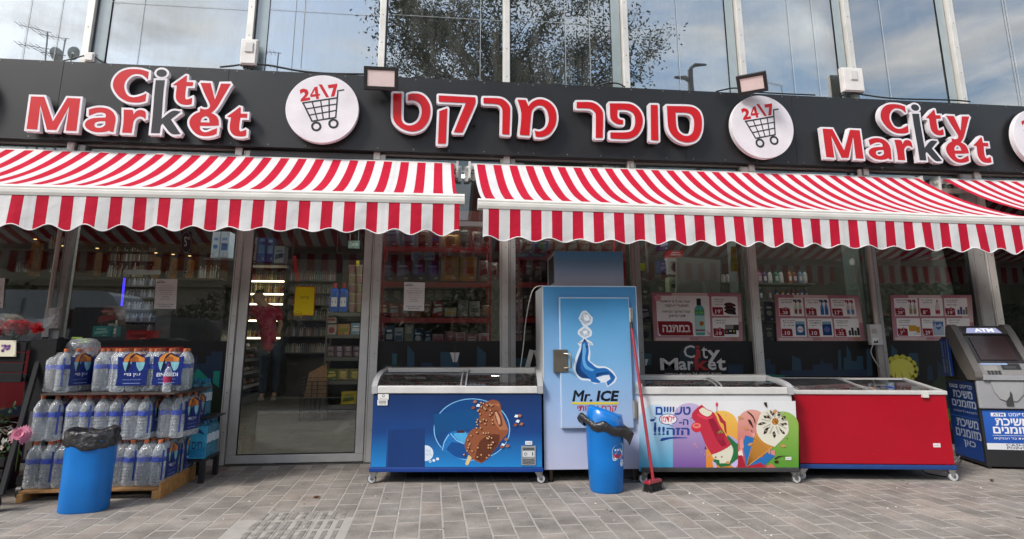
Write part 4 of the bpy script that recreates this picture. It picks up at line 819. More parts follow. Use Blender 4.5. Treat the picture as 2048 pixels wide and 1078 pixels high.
def poster1(pr):
    frame_bg(pr)
    pr.rrect(0.045, 0.10, 0.635, 0.935, 0.03, CARD); pr.rrect(0.66, 0.52, 0.955, 0.925, 0.02, CARD); pr.rrect(0.66, 0.08, 0.955, 0.48, 0.02, CARD)
    for k in range(5):
        a = k * 2 * math.pi / 5 + 0.3; pr.disc(0.065 + 0.026 * math.cos(a), 0.885 + 0.045 * math.sin(a), 0.018, H('#d99a9e'), ry=0.032, n=12)
    pr.disc(0.065, 0.885, 0.008, H('#7c2e36'), ry=0.014, n=8)
    for t, x0, x1, y in (('קנה מעל 3 יחידות', 0.095, 0.42, 0.78), ('ממוצרי יעקובי', 0.14, 0.40, 0.69), ('קבל מרכך כביסה', 0.105, 0.42, 0.57), ('דובי מפנק', 0.18, 0.36, 0.475)): pr.text(t, x0, y, x1, y + 0.062, H('#38181c'), 0.045)
    pr.poly([(0.05, 0.405), (0.40, 0.405), (0.435, 0.36), (0.44, 0.11), (0.085, 0.11), (0.058, 0.16)], DR); pr.text('במתנה', 0.10, 0.18, 0.41, 0.33, H('#f0e6e4'), 0.06)
    T_ = H('#57a39a'); pr.poly([(0.465, 0.15), (0.475, 0.12), (0.565, 0.12), (0.575, 0.15), (0.575, 0.66), (0.55, 0.735), (0.49, 0.735), (0.465, 0.66)], T_, sm=False); pr.rrect(0.492, 0.735, 0.542, 0.88, 0.012, H('#22262f')); pr.rect(0.467, 0.56, 0.573, 0.63, H('#3f8a4a')); pr.text('ULTRA', 0.476, 0.57, 0.566, 0.605, H('#a7d86a'), 0.05); pr.rect(0.468, 0.17, 0.574, 0.52, H('#a9cfc9')); pr.rect(0.468, 0.205, 0.574, 0.235, H('#8f2b4b')); pr.disc(0.538, 0.36, 0.026, H('#b9743c'), ry=0.05); pr.disc(0.544, 0.37, 0.010, H('#6f3a1f'), ry=0.02)
    pr.disc(0.62, 0.15, 0.016, H('#d9a49a'), ry=0.03); pr.disc(0.60, 0.19, 0.012, H('#e3c3bb'), ry=0.025)
    lines(pr, 0.69, 0.80, 0.85, ('מארז מגולדה', 'לחות לניקוי', 'מגוון'), 0.03)
    price(pr, 0.665, 0.54, '19', '90')
    for k in range(3): y = 0.56 + k * 0.07; pr.poly([(0.795, y + 0.05), (0.84, y), (0.935, y - 0.02 + 0.02 * k), (0.925, y + 0.06), (0.87, y + 0.1), (0.82, y + 0.09)], (0.025 + 0.012 * k, 0.012, 0.012)); pr.line((0.83, y + 0.045), (0.90, y + 0.03), 0.012, H('#a04a50'))
    lines(pr, 0.69, 0.81, 0.41, ('ריצול מגולדיה', 'לרצפה'), 0.032); price(pr, 0.665, 0.10, '18', None, True)
    pr.rect(0.80, 0.245, 0.945, 0.335, H('#8b8780')); pr.rect(0.895, 0.22, 0.955, 0.335, (0.03, 0.03, 0.03)); pr.rect(0.79, 0.14, 0.925, 0.245, (0.02, 0.02, 0.02)); pr.disc(0.815, 0.19, 0.014, H('#a5525c'), ry=0.025); pr.disc(0.90, 0.20, 0.010, H('#c8b84c'), ry=0.02); pr.rect(0.845, 0.195, 0.875, 0.215, WHITE)
def grid(pr, cells):
    frame_bg(pr)
    for k, (x, y) in enumerate(((0.04, 0.535), (0.345, 0.535), (0.65, 0.535), (0.05, 0.09), (0.355, 0.09), (0.66, 0.09))):
        pr.rrect(x, y, x + 0.285, y + 0.395, 0.012, CARD); nm, up, two, tx, fn = cells[k]
        lines(pr, x + 0.02, x + 0.165, y + 0.33, tx, 0.036, 0.05); price(pr, x + 0.004, y + 0.012, nm, up, two); fn(pr, x, y)
def f_spr(b, h, l, dx=0.0): return lambda pr, x, y: (spray(pr, x + 0.175, y + 0.03, 0.04, 0.33, b, h, l), spray(pr, x + 0.225, y + 0.03, 0.04, 0.33, b, h, l))
def f_bag(b, ring, txt): return lambda pr, x, y: (pr.rect(x + 0.165, y + 0.03, x + 0.27, y + 0.33, b), pr.rect(x + 0.165, y + 0.27, x + 0.27, y + 0.33, H('#7fa6b8')), pr.disc(x + 0.217, y + 0.16, 0.034, ring, ry=0.07), pr.text(txt, x + 0.19, y + 0.14, x + 0.245, y + 0.18, H('#b04a4a'), 0.05))
def f_bottle(c1, c2): return lambda pr, x, y: (pr.poly([(x + 0.19, y + 0.02), (x + 0.245, y + 0.02), (x + 0.248, y + 0.2), (x + 0.225, y + 0.3), (x + 0.21, y + 0.3), (x + 0.187, y + 0.2)], c1), pr.rect(x + 0.21, y + 0.3, x + 0.226, y + 0.36, c2), pr.rect(x + 0.19, y + 0.05, x + 0.246, y + 0.13, c2))
def f_small(cs): return lambda pr, x, y: [pr.rrect(x + 0.155 + i * 0.033, y + 0.03, x + 0.183 + i * 0.033, y + 0.14 + 0.06 * (i % 2), 0.008, c) for i, c in enumerate(cs)]
def f_sponge(pr, x, y): pr.rect(x + 0.145, y + 0.11, x + 0.235, y + 0.24, H('#c9962e')); pr.rect(x + 0.235, y + 0.08, x + 0.275, y + 0.21, H('#b98722')); pr.rect(x + 0.20, y + 0.04, x + 0.28, y + 0.07, H('#d8cfc4'))
def f_soft(pr, x, y): pr.rect(x + 0.13, y + 0.02, x + 0.265, y + 0.34, H('#a9bac8')); pr.poly([(x + 0.135, y + 0.31), (x + 0.26, y + 0.31), (x + 0.255, y + 0.22), (x + 0.2, y + 0.14), (x + 0.145, y + 0.22)], H('#2b63a0')); pr.text('Soft', x + 0.15, y + 0.2, x + 0.245, y + 0.28, WHITE, 0.05)
BL_ = H('#2f5f9e'); 
sheet('promo_poster', [(1303, 585), (1482, 586), (1486, 682), (1308, 682)], PK, 'pink promotion poster with the green softener bottle, above the sticker of the second freezer', 'poster', poster1, GP)
C2 = [('28', None, True, ('תרסיס אקונומיקה', 'וסנו אנטי עובש'), f_spr(H('#b9c3a8'), H('#39475e'), H('#8e3c44'))), ('15', None, True, ('סט קלין לחלונות', '750 מ״ל'), f_spr(H('#3c74b8'), H('#22386e'), H('#2c5a9a'))), ('17', '90', False, ('שפיר לחוט', 'רצף כתמים וריבונד', 'מגוון'), f_spr(H('#c9bdb8'), H('#a32f36'), H('#4f7ba8'))),
      ('10', None, False, ('קולון', 'אבקת כביסה', '1.25'), f_bag(H('#2b5a86'), WHITE, 'COLON')), ('10', None, False, ('פיניש מלח', 'למדיח', '1 קג'), f_bag(H('#1d3568'), H('#3b66ae'), 'finish')), ('22', None, True, ('המוצרים הרשומים לבית', 'המוצרים הרשומים מהמגוון', 'המוצרים הרשומים לבית'), f_small((H('#3a3a3c'), H('#2b2b2d'), H('#444'+'444'), H('#333'+'333'))))]
C3 = [('29', '90', True, ('תרסיס סנו בוטאנה', 'לניקוי וחיטוי'), f_spr(H('#b7b0a6'), H('#8d3b4b'), H('#96803c'))), ('8', '90', False, ('אקונומיקה רגיל', '4 ליטר'), f_bottle(H('#cfc9c6'), H('#b02b36'))), ('19', '90', True, ('מטליות סנו ניצי', 'בד נול ניקוי לכל', 'סוגי הבד'), f_small((H('#4a4f80'), H('#5a4a86'), H('#6f7f7a'), H('#807a76')))),
      ('7', '90', True, ('מגולדיות סופגניה כר', 'וגובה אף סרוק', 'שלישייה'), f_sponge), ('29', '90', False, ('נייר טואלט', 'סופט לבן'), f_soft), ('9', '90', False, ('מקארנק מישמח', 'אבנן בלום'), f_small((H('#7f8a92'), H('#9aa2a5'))))]
sheet('promo_poster', [(1549, 589), (1718, 591), (1731, 682), (1554, 682)], PK, 'pink promotion poster with six offers, on the pane left of the switch box', 'poster', lambda pr: grid(pr, C2), GP)
sheet('promo_poster', [(1780, 590), (1943, 590), (1950, 681), (1787, 681)], PK, 'pink promotion poster with six offers, partly behind the cash machine', 'poster', lambda pr: grid(pr, C3), GP)
# ================================================================== CHEST FREEZERS
GREY = H('#a7a8aa'); LGREY = H('#cfcfcd')
def freezer(lft, rgt, depth, curved, body, label, decal, base, ztop, zback, caster_c, wheel_c, group='chest freezers in front of the windows', dark_side=None, zb=0.10):
    """lft, rgt: photo pixels of the two lower front corners of the body"""
    A = atz(*lft, zb); B = atz(*rgt, zb); ux = (B - A); W = ux.length; ux.normalize(); uy = Vector((-ux.y, ux.x, 0))
    M = Matrix(((ux.x, uy.x, 0, A.x), (ux.y, uy.y, 0, A.y), (0, 0, 1, 0), (0, 0, 0, 1)))
    r = thing('chest_freezer', label, 'freezer', M @ Vector((W / 2, depth / 2, 0)), group)
    mb = MB(); mb.box(0.0, W, 0.0, depth, zb + 0.03, ztop, body); obj('body', mb, M_PRINT, r, M=M, bev=0.008)
    mb = MB(); mb.box(-0.008, W + 0.008, -0.008, depth, zb - 0.008, zb + 0.028, base); obj('base_rail', mb, M_SATIN, r, M=M, bev=0.006)
    lt = ztop + 0.062
    if curved:
        n = 12; curve = [(0.012 + (depth * 0.66) * (1 - math.cos(math.pi / 2 * k / n)) ** 0.85 if k else 0.012, lt + (zback - 0.02 - lt) * math.sin(math.pi / 2 * k / n)) for k in range(n + 1)]
        mb = MB(); mb.box(0.035, W - 0.035, -0.014, 0.03, ztop + 0.004, lt, H('#d6d5d2')); obj('front_frame', mb, M_ALU, r, M=M, bev=0.006)
        mb = MB(); mb.box(0.035, W - 0.035, depth * 0.66, depth, zback - 0.045, zback, H('#bdbbb7')); mb.box(0.035, W - 0.035, depth * 0.62, depth * 0.66, zback - 0.06, zback - 0.04, GREY); obj('back_frame', mb, M_ALU, r, M=M, bev=0.008)
        for x0, x1 in ((-0.012, 0.034), (W - 0.034, W + 0.012)):
            prof = [(-0.016, ztop + 0.003)] + [(-0.016, lt)] + [(y - 0.012, z + 0.008) for y, z in curve[1:]] + [(depth, zback + 0.004), (depth, ztop + 0.003)]
            inner = [(0.05, ztop + 0.02)] + [(0.05, lt)] + [(max(y + 0.03, 0.05), z - 0.022) for y, z in curve[2:]] + [(depth - 0.04, zback - 0.04), (depth - 0.04, ztop + 0.02)]
            mb = MB(); mb.prism([prof, inner], lambda y, z: (x0, y, z), lambda y, z: (x1, y, z), GREY); obj('end_frame', mb, M_SATIN, r, M=M)
            mb = MB(); mb.box((x0 + x1) / 2 - 0.003, (x0 + x1) / 2 + 0.003, 0.045, depth - 0.03, ztop + 0.015, lt + 0.02, GREY); mb.prism([inner], lambda y, z: ((x0 + x1) / 2 - 0.002, y, z), lambda y, z: ((x0 + x1) / 2 + 0.002, y, z), (1, 1, 1)); obj('end_glass', mb, M_LIDGLASS, r, M=M)
        for x0, x1, dz in ((0.036, W * 0.55, 0.0), (W * 0.52, W - 0.036, -0.008)):
            vs = [(x, y, z + dz - 0.004) for y, z in curve for x in (x0, x1)]; mb = MB(); mb.add(vs, [(2 * k, 2 * k + 1, 2 * k + 3, 2 * k + 2) for k in range(n)], (1, 1, 1), True); g = obj('sliding_lid', mb, M_LIDGLASS, r, M=M)
            mb = MB(); xe = x1 if x0 < 0.1 else x0; mb.tube([(xe, y, z + dz + 0.001) for y, z in curve], 0.008, H('#8e8f90'), 6); mb.tube([(x0, curve[0][0], curve[0][1] + dz), (x1, curve[0][0], curve[0][1] + dz)], 0.006, H('#9b9c9c'), 6); mb.tube([(x0, curve[-1][0], curve[-1][1] + dz), (x1, curve[-1][0], curve[-1][1] + dz)], 0.009, H('#c5c5c3'), 6); obj('lid_edge', mb, M_ALU, g, M=M)
    else:
        y1, z1 = depth, zback
        for n_, (xa, xb, ya, yb) in (('front_frame', (0, W, -0.012, 0.035)), ('back_frame', (0, W, depth - 0.07, depth)),):
            mb = MB(); f_ = lambda y: ztop + 0.02 + (z1 - ztop - 0.02) * y / depth
            mb.add([(xa - 0.01, ya, ztop - 0.012), (xb + 0.01, ya, ztop - 0.012), (xb + 0.01, yb, ztop - 0.012), (xa - 0.01, yb, ztop - 0.012), (xa - 0.01, ya, f_(max(ya, 0))), (xb + 0.01, ya, f_(max(ya, 0))), (xb + 0.01, yb, f_(yb)), (xa - 0.01, yb, f_(yb))], [(0, 3, 2, 1), (4, 5, 6, 7), (0, 1, 5, 4), (1, 2, 6, 5), (2, 3, 7, 6), (3, 0, 4, 7)], H('#bcbbb8')); obj(n_, mb, M_SATIN, r, M=M, bev=0.006)
        for xa, xb in ((-0.01, 0.05), (W - 0.05, W + 0.01)):
            mb = MB(); mb.add([(xa, 0.036, ztop - 0.012), (xb, 0.036, ztop - 0.012), (xb, depth - 0.071, ztop - 0.012), (xa, depth - 0.071, ztop - 0.012), (xa, 0.036, f_(0.036)), (xb, 0.036, f_(0.036)), (xb, depth - 0.071, f_(depth - 0.071)), (xa, depth - 0.071, f_(depth - 0.071))], [(0, 3, 2, 1), (4, 5, 6, 7), (0, 1, 5, 4), (1, 2, 6, 5), (2, 3, 7, 6), (3, 0, 4, 7)], H('#b4b3b1')); obj('end_frame', mb, M_SATIN, r, M=M, bev=0.004)
        for x0, x1, dz in ((0.05, W * 0.50, 0.004), (W * 0.47, W - 0.05, -0.004)):
            mb = MB(); vs = [(x0, 0.03, f_(0.03) + dz), (x1, 0.03, f_(0.03) + dz), (x1, depth - 0.06, f_(depth - 0.06) + dz), (x0, depth - 0.06, f_(depth - 0.06) + dz)]; mb.add(vs, [(0, 1, 2, 3)], (1, 1, 1)); g = obj('sliding_lid', mb, M_LIDGLASS, r, M=M)
            mb = MB(); mb.tube([(x0 + 0.12 if x0 > 0.1 else x0, 0.02, f_(0) + dz + 0.004), (x0, depth - 0.06, f_(depth - 0.06) + dz + 0.004)], 0.007, H('#8b8c8c'), 6); mb.tube([(x1, 0.03, f_(0.03) + dz + 0.003), (x1, depth - 0.06, f_(depth - 0.06) + dz + 0.003)], 0.007, H('#a5a5a4'), 6); obj('lid_edge', mb, M_ALU, g, M=M)
    # inner tub and baskets
    mb = MB(); mb.box(0.05, W - 0.05, 0.05, depth - 0.05, ztop - 0.06, ztop + 0.004, H('#b9bbbb')); obj('tub', mb, M_SATIN, r, M=M)
    nb = 6; bw = (W - 0.14) / nb; rr = random.Random(int(W * 1000))
    for k in range(nb):
        x0 = 0.07 + k * bw; x1 = x0 + bw - 0.015; ya, yb = 0.07, depth - 0.09; zt = ztop + (0.055 if curved else 0.012); z0 = ztop + 0.004; mb = MB(); c = H('#c9cac8')
        for z in (zt, (zt + z0) / 2):
            mb.tube([(x0, ya, z), (x1, ya, z), (x1, yb, z), (x0, yb, z), (x0, ya, z)], 0.0028, c, 5)
        for q in range(6): xx = x0 + (x1 - x0) * q / 5; mb.tube([(xx, ya, zt), (xx, ya, z0)], 0.0018, c, 4); mb.tube([(xx, yb, zt), (xx, yb, z0)], 0.0018, c, 4)
        bk = obj('basket', mb, M_METAL, r, M=M)
        cs = [H('#b22a3a'), H('#2a3c88'), H('#c9b9a0'), H('#51331f'), H('#d8d3cc'), H('#3b2f5c'), H('#c7772a')]
        mb = MB()
        for q in range(7):
            xx, yy = rr.uniform(x0 + 0.03, x1 - 0.05), rr.uniform(ya + 0.02, yb - 0.09); Mr = Matrix.Translation((xx, yy, z0 + 0.001 + q * 0.004)) @ Matrix.Rotation(rr.uniform(-0.5, 0.5), 4, 'Z'); mb.box(-0.02, 0.03, 0, 0.12, 0, 0.015, rr.choice(cs), M=Mr, taper=0.004)
        obj('ice_cream_packs', mb, M_WRAP, bk, M=M, kind='stuff')
    # castors
    for x in (0.03, W - 0.03):
        for y in (0.03, depth - 0.06):
            sw = -0.018 if x < 0.1 else 0.018
            mb = MB(); mb.box(x - 0.03, x + 0.03, y - 0.03, y + 0.03, zb - 0.018, zb - 0.009, caster_c); mb.prism([[(-0.028, zb - 0.018), (0.028, zb - 0.018), (0.012 + sw, 0.03), (-0.012 + sw, 0.03)]], lambda u, z: (x + u, y - 0.018, z), lambda u, z: (x + u, y - 0.014, z), caster_c); mb.prism([[(-0.028, zb - 0.018), (0.028, zb - 0.018), (0.012 + sw, 0.03), (-0.012 + sw, 0.03)]], lambda u, z: (x + u, y + 0.014, z), lambda u, z: (x + u, y + 0.018, z), caster_c)
            mb.tube([(x + sw, y - 0.022, 0.036), (x + sw, y + 0.022, 0.036)], 0.008, H('#8b8c8c'), 8); mb.tube([(x, y, zb - 0.03), (x, y, zb - 0.005)], 0.02, H('#c4c5c5'), 10); f = obj('castor', mb, M_METAL, r, M=M)
            mb = MB(); mb.lathe([(0.012, -0.012), (0.03, -0.012), (0.036, -0.008), (0.036, 0.008), (0.03, 0.012), (0.012, 0.012)], wheel_c, 20, M=Matrix.Translation((x + sw, y, 0.036)) @ Matrix.Rotation(math.pi / 2, 4, 'X'), cols=[H('#b9babc'), wheel_c, wheel_c, wheel_c, H('#b9babc')]); obj('wheel', mb, M_SATIN, f, M=M)
    n0 = -uy; P0 = A.copy()
    pr = Print(None, lift=0.0012); pr.front = lambda u, v, l: M @ Vector((u, -l, v)); pr.W = W; pr.P0 = P0; pr.n0 = n0
    decal(pr, r); obj('front_print', pr.mb, M_PRINT, r)
    return r, M, W
def dec_blue(pr, r):
    W = pr.W; pr.f = pr.front; z0, z1 = 0.131, 0.706
    D1, D2, D3 = H('#14305f'), H('#163f7d'), H('#1f7fc4')
    pr.rect(0.004, 0.40, W - 0.004, z1, D2, c2=D1); pr.rect(0.004, z0, W - 0.004, 0.40, D3, same=True, c2=D2)
    pr.f = crop(740, 780, 5.389, P0=pr.P0, Nn=pr.n0)
    pr.poly([(190, 432), (592, 412), (592, 838), (172, 838)], H('#14366e'))
    pr.rect(188, 434, 192, 836, H('#2b5a9a')); pr.disc(598, 680, 85, H('#cfdcea')); pr.poly([(500, 590), (592, 590), (592, 770), (500, 770)], H('#14366e'))
    pr.text('NG', 604, 668, 655, 640, H('#9bb0c8')); pr.text('NTS', 600, 708, 665, 680, H('#9bb0c8'))
    for k, (u, v) in enumerate(((648, 768), (688, 758), (728, 742))): pr.disc(u, v, 15, H('#dfe6ee'), 9 if k == 0 else None, n=14)
    pr.disc(1098, 425, 412, H('#7fc0ea'), 402, n=60, ry=334); pr.disc(1098, 425, 402, H('#10447f'), n=60, ry=326)
    pr.poly([(760, 640), (820, 500), (880, 450), (1000, 440), (1080, 470), (1110, 600), (1060, 750), (950, 735), (840, 690)], H('#1e6fb5'), sm=True); pr.poly([(900, 470), (1010, 450), (1070, 500), (1060, 590), (980, 560), (920, 510)], H('#4ba3d8'), sm=True); pr.poly([(820, 640), (880, 560), (1000, 580), (1090, 640), (1060, 740), (930, 720)], H('#0f4a8c'), sm=True)
    for a, b, c in (((780, 650), (800, 560), (850, 480)), ((870, 470), (930, 540), (1010, 580))):
        pr.lay(); pr.line(a, b, 7, H('#9fd0ee')); pr.line(b, c, 7, H('#9fd0ee'))
    pr.poly([(685, 262), (1168, 195), (1168, 408), (700, 470)], H('#0d4a80')); pr.rect(935, 438, 1020, 462, H('#4a2416'))
    BR, BD, BM = H('#8a5034'), H('#5d301e'), H('#a4694a')
    pr.poly([(1060, 700), (1100, 720), (1062, 800), (1040, 812), (1026, 796)], H('#d9bd84'), sm=True)
    pr.poly([(1172, 215), (1200, 165), (1270, 120), (1340, 105), (1400, 140), (1415, 220), (1440, 300), (1490, 420), (1480, 470), (1400, 560), (1380, 600), (1260, 745), (1200, 790), (1110, 745), (1035, 640), (1020, 570), (1060, 470), (1110, 420), (1178, 405), (1178, 300)], BR, sm=True)
    pr.poly([(1180, 560), (1300, 480), (1400, 480), (1380, 590), (1260, 740), (1200, 780), (1130, 740)], BD, sm=True); pr.poly([(1300, 150), (1390, 145), (1410, 230), (1340, 250), (1330, 330), (1400, 430), (1485, 430), (1470, 380), (1420, 250), (1395, 180)], BM, sm=True)
    pr.poly([(1335, 220), (1370, 215), (1415, 290), (1430, 380), (1400, 400), (1360, 330)], H('#6b3a26'), sm=True); pr.poly([(1345, 240), (1365, 235), (1400, 310), (1405, 370), (1385, 370)], H('#c9987c'), sm=True)
    q = random.Random(5)
    for k in range(62):
        t, s_ = q.random(), q.uniform(-1, 1); u = 1270 + (1150 - 1270) * t + s_ * (75 + 70 * min(1, t * 1.5)); v = 150 + 580 * t + s_ * 18
        if u > 1330 and v < 400: continue
        pr.disc(u, v, 14, BD, n=8); pr.disc(u - 3, v - 4, 9, H('#c99c76'), n=8)
    for (u, v, c) in ((1130, 125, BM), (1110, 190, BR), (1165, 165, H('#dfeaf4')), (1610, 275, BM), (1630, 365, BM), (1565, 375, BR), (1575, 280, H('#dfeaf4')), (1590, 335, H('#dfeaf4')), (1465, 530, BM), (1480, 600, BM), (1430, 590, H('#dfeaf4')), (1420, 610, BR)): pr.poly([(u - 22, v + 10), (u - 5, v - 18), (u + 24, v - 10), (u + 14, v + 16)], c)
    pr.f = crop(740, 780, 5.389, P0=pr.P0, Nn=pr.n0)
    pr.rrect(1672, 548, 1748, 588, 4, H('#d7dbe4')); pr.text('IN FREEZER', 1682, 578, 1738, 560, H('#5a6a90'))
    pr.rrect(88, 42, 204, 102, 6, H('#d9d9d6')); pr.rrect(82, 104, 192, 164, 6, H('#d9d9d6'))
    pr.disc(146, 62, 15, H('#3b4a5e'), 9); pr.text('לשירותך', 104, 96, 190, 84, H('#777'+'777'))
    for k in range(16): pr.rect(98 + k * 5, 112, 98 + k * 5 + (1.5 + (k * 7 % 3)), 144, H('#333'+'333'), same=k > 0)
    pr.text('2091743', 104, 158, 176, 148, H('#555'+'555'))
    # thermostat grille
    mb = MB(); c = crop(740, 780, 5.389, P0=pr.P0, Nn=pr.n0); g = H('#8f9396')
    mb.prism([[(1630, 600), (1786, 600), (1786, 810), (1630, 810)]], lambda u, v: c(u, v, 0.008), lambda u, v: c(u, v, 0.0005), g); gr = obj('thermostat', mb, M_SATIN, r)
    p2 = Print(crop(740, 780, 5.389, P0=pr.P0, Nn=pr.n0), lift=0.009); p2.rect(1648, 620, 1770, 646, H('#4e5356')); p2.rrect(1645, 655, 1773, 718, 6, H('#c9cccf')); p2.disc(1678, 688, 17, H('#2e3133'), 11, n=18); p2.rect(1746, 668, 1758, 704, H('#2e3133'))
    for k in range(4): p2.lay(); y = 742 + k * 15; p2.line((1645, y), (1708, y + 8), 7, H('#3c4042')); p2.line((1708, y + 8), (1773, y), 7, H('#3c4042'))
    obj('thermostat_print', p2.mb, M_PRINT, gr)
freezer((740, 942), (1085, 942), 0.64, True, H('#173a72'), 'blue chest freezer with a chocolate ice cream bar on its front', dec_blue, H('#123c86'), 0.708, 0.90, H('#a9abad'), H('#1c2a4a'))
def dec_white(pr, r):
    W = pr.W; pr.f = pr.front; z0, z1 = 0.125, 0.70
    pr.f = crop(1300, 800, 6.827, P0=pr.P0, Nn=pr.n0); WH = H('#d6d7d9')
    pr.poly([(-90, 14), (1985, 14), (2030, 972), (-90, 972)], WH)
    def dome(u0, u1, vt, vb, c, cb, n=14):
        r_ = (u1 - u0) / 2; pts = [(u0, vb)] + [(u0 + r_ - r_ * math.cos(math.pi * k / n), vt + r_ * 0.9 - r_ * 0.9 * math.sin(math.pi * k / n)) for k in range(n + 1)] + [(u1, vb)]
        pr.lay(); o = pr.o; lp = pts; tri = tessellate_polygon([[Vector((a, b, 0)) for a, b in lp]]); cs = [tuple(c[i] * (1 - (b - vt) / (vb - vt)) + cb[i] * (b - vt) / (vb - vt) for i in range(3)) for a, b in lp]
        pr.mb.add([pr.f(a, b, o) for a, b in lp], [tuple(t) for t in tri], cs)
    dome(-150, 312, 60, 972, H('#b9cfe0'), H('#2f93bb')); dome(312, 765, 40, 972, H('#b9a9cc'), H('#6b4590')); dome(765, 1195, 145, 972, H('#dfb354'), H('#cf7a1f')); dome(1195, 1590, 130, 972, H('#d29a8d'), H('#b32b3a')); dome(1590, 2028, 155, 972, H('#8fae54'), H('#4b8a2a'))
    NB = H('#1c3c86')
    pr.text('טעיייים', 75, 205, 555, 90, NB, 0.07); pr.text('ה-', 395, 340, 525, 262, NB, 0.07); pr.text('הזה!!!', 50, 480, 540, 362, NB, 0.07)
    pr.rect(55, 305, 85, 420, NB, same=True); pr.poly([(0, 262), (80, 255), (50, 290), (5, 295)], NB, same=True); pr.poly([(45, 222), (90, 240), (80, 255)], NB, same=True); pr.poly([(535, 262), (575, 232), (580, 245)], NB, same=True); pr.poly([(545, 280), (572, 300), (560, 302)], NB, same=True)
    pr.poly([(135, 560), (160, 520), (300, 505), (505, 512), (505, 522), (300, 528), (175, 558)], NB, sm=True)
    pr.disc(248, 262, 126, NB, ry=76); pr.disc(248, 262, 114, WHITE, ry=67); pr.poly([(240, 325), (310, 370), (295, 318)], NB); pr.poly([(250, 320), (300, 350), (288, 312)], WHITE); pr.text('פלדמן', 150, 325, 355, 205, H('#c3262f'), 0.03, shear=-10)
    RS_, RD_ = H('#b52b40'), H('#8c1830')
    # green and lilac torn wrapper, strawberry bar
    pr.poly([(860, 840), (1060, 480), (1200, 590), (1200, 800), (1080, 900), (960, 915)], H('#23683a')); pr.poly([(1060, 480), (1120, 500), (1200, 560), (1190, 600)], H('#a89acb')); pr.poly([(850, 830), (900, 860), (915, 940), (870, 950)], H('#b9addb')); pr.poly([(1100, 880), (1230, 780), (1235, 820), (1160, 940)], H('#b9addb')); pr.poly([(1200, 720), (1250, 640), (1270, 760), (1215, 780)], H('#e2cdc9'))
    pr.poly([(575, 185), (640, 110), (705, 62), (770, 120), (850, 155), (890, 200), (940, 320), (1010, 440), (1110, 620), (1040, 660), (930, 715), (840, 745), (760, 610), (690, 440), (620, 300), (580, 260)], RS_, sm=True)
    pr.poly([(780, 250), (860, 240), (960, 420), (1050, 620), (980, 640), (900, 520)], RD_, sm=True); pr.poly([(670, 130), (720, 100), (790, 140), (850, 160), (830, 200), (780, 225), (720, 200), (680, 165)], H('#d7d2bb'), sm=True); pr.poly([(650, 180), (720, 215), (790, 245), (850, 215), (860, 240), (780, 265), (700, 245), (640, 205)], H('#cf3d52'), sm=True)
    pr.poly([(845, 745), (930, 715), (1040, 660), (1110, 610), (1135, 680), (1120, 770), (1080, 860), (950, 865), (945, 820), (870, 800)], H('#cfcdb9'), sm=True); pr.disc(895, 782, 14, H('#a05a52')); pr.disc(978, 775, 12, H('#a05a52')); pr.disc(1062, 852, 30, H('#c9905e'), ry=18)
    pr.poly([(905, 180), (925, 180), (960, 210), (1000, 270), (1030, 300), (1045, 460), (1020, 430), (1000, 330), (960, 300), (930, 220)], H('#a3263a'), sm=True); pr.line((912, 80), (912, 180), 8, H('#8c1830')); pr.disc(912, 62, 18, H('#c24a5c'), ry=32)
    pr.disc(635, 368, 72, H('#c22a36'), ry=70); pr.disc(635, 350, 58, H('#dc7a70'), ry=36); pr.disc(635, 345, 34, H('#c8404a'), ry=14); pr.disc(960, 480, 58, H('#9c2038'), ry=70); pr.poly([(920, 440), (960, 410), (1000, 440), (985, 455), (960, 440), (940, 458)], H('#6f8a3a'))
    for u, v, r_ in ((608, 598, 14), (625, 622, 10), (640, 642, 9), (700, 715, 8), (740, 745, 8), (800, 760, 12), (1040, 200, 8)): pr.disc(u, v, r_, H('#c98a9c'), n=10)
    pr.poly([(755, 628), (778, 668), (738, 668)], H('#5a2f86'))
    # blue wrapper, almonds, cone
    pr.poly([(1262, 600), (1300, 480), (1420, 520), (1540, 850), (1310, 905)], H('#2468a8')); pr.poly([(1470, 850), (1640, 660), (1705, 760), (1560, 890)], H('#2468a8'))
    pr.poly([(1310, 970), (1310, 905), (1440, 880), (1510, 850), (1600, 972)], H('#a82034')); pr.poly([(1195, 972), (1200, 760), (1250, 750), (1300, 900), (1300, 972)], H('#9c1c30')); pr.poly([(1220, 560), (1262, 500), (1280, 640), (1230, 700)], H('#cf8a84')); pr.poly([(1380, 470), (1440, 440), (1420, 520)], H('#d89a92')); pr.poly([(1645, 690), (1700, 680), (1705, 760), (1650, 740)], H('#c98078')); pr.poly([(1570, 930), (1650, 860), (1720, 930), (1700, 970), (1600, 970)], H('#c26a5c'), sm=True)
    CN, CN2 = H('#c48a3c'), H('#8a5a20')
    pr.poly([(1312, 905), (1380, 640), (1440, 450), (1680, 640), (1640, 680), (1330, 905)], CN)
    pr.lay()
    for k in range(9):
        t = k / 9; a = Vector((1440, 450)) * (1 - t) + Vector((1680, 640)) * t; pr.line(tuple(a), (1320, 900), 7, CN2); s_ = 0.12 + 0.09 * k; p_ = Vector((1320, 903)); pr.line(tuple(p_ + (Vector((1440, 455)) - p_) * s_), tuple(p_ + (Vector((1665, 650)) - p_) * s_), 6, CN2)
    IV = H('#d2cfbf'); pr.poly([(1448, 370), (1480, 260), (1520, 170), (1620, 130), (1740, 150), (1790, 230), (1880, 290), (1890, 430), (1820, 520), (1700, 640), (1560, 580), (1470, 480)], IV, sm=True)
    DKC = H('#33231e'); q = random.Random(3)
    for k in range(9):
        a = 0.55 + k * math.pi * 2 / 9; pr.line((1700 + 60 * math.cos(a), 300 + 60 * math.sin(a)), (1700 + 185 * math.cos(a), 300 + 175 * math.sin(a)), 16, H('#a9a698'))
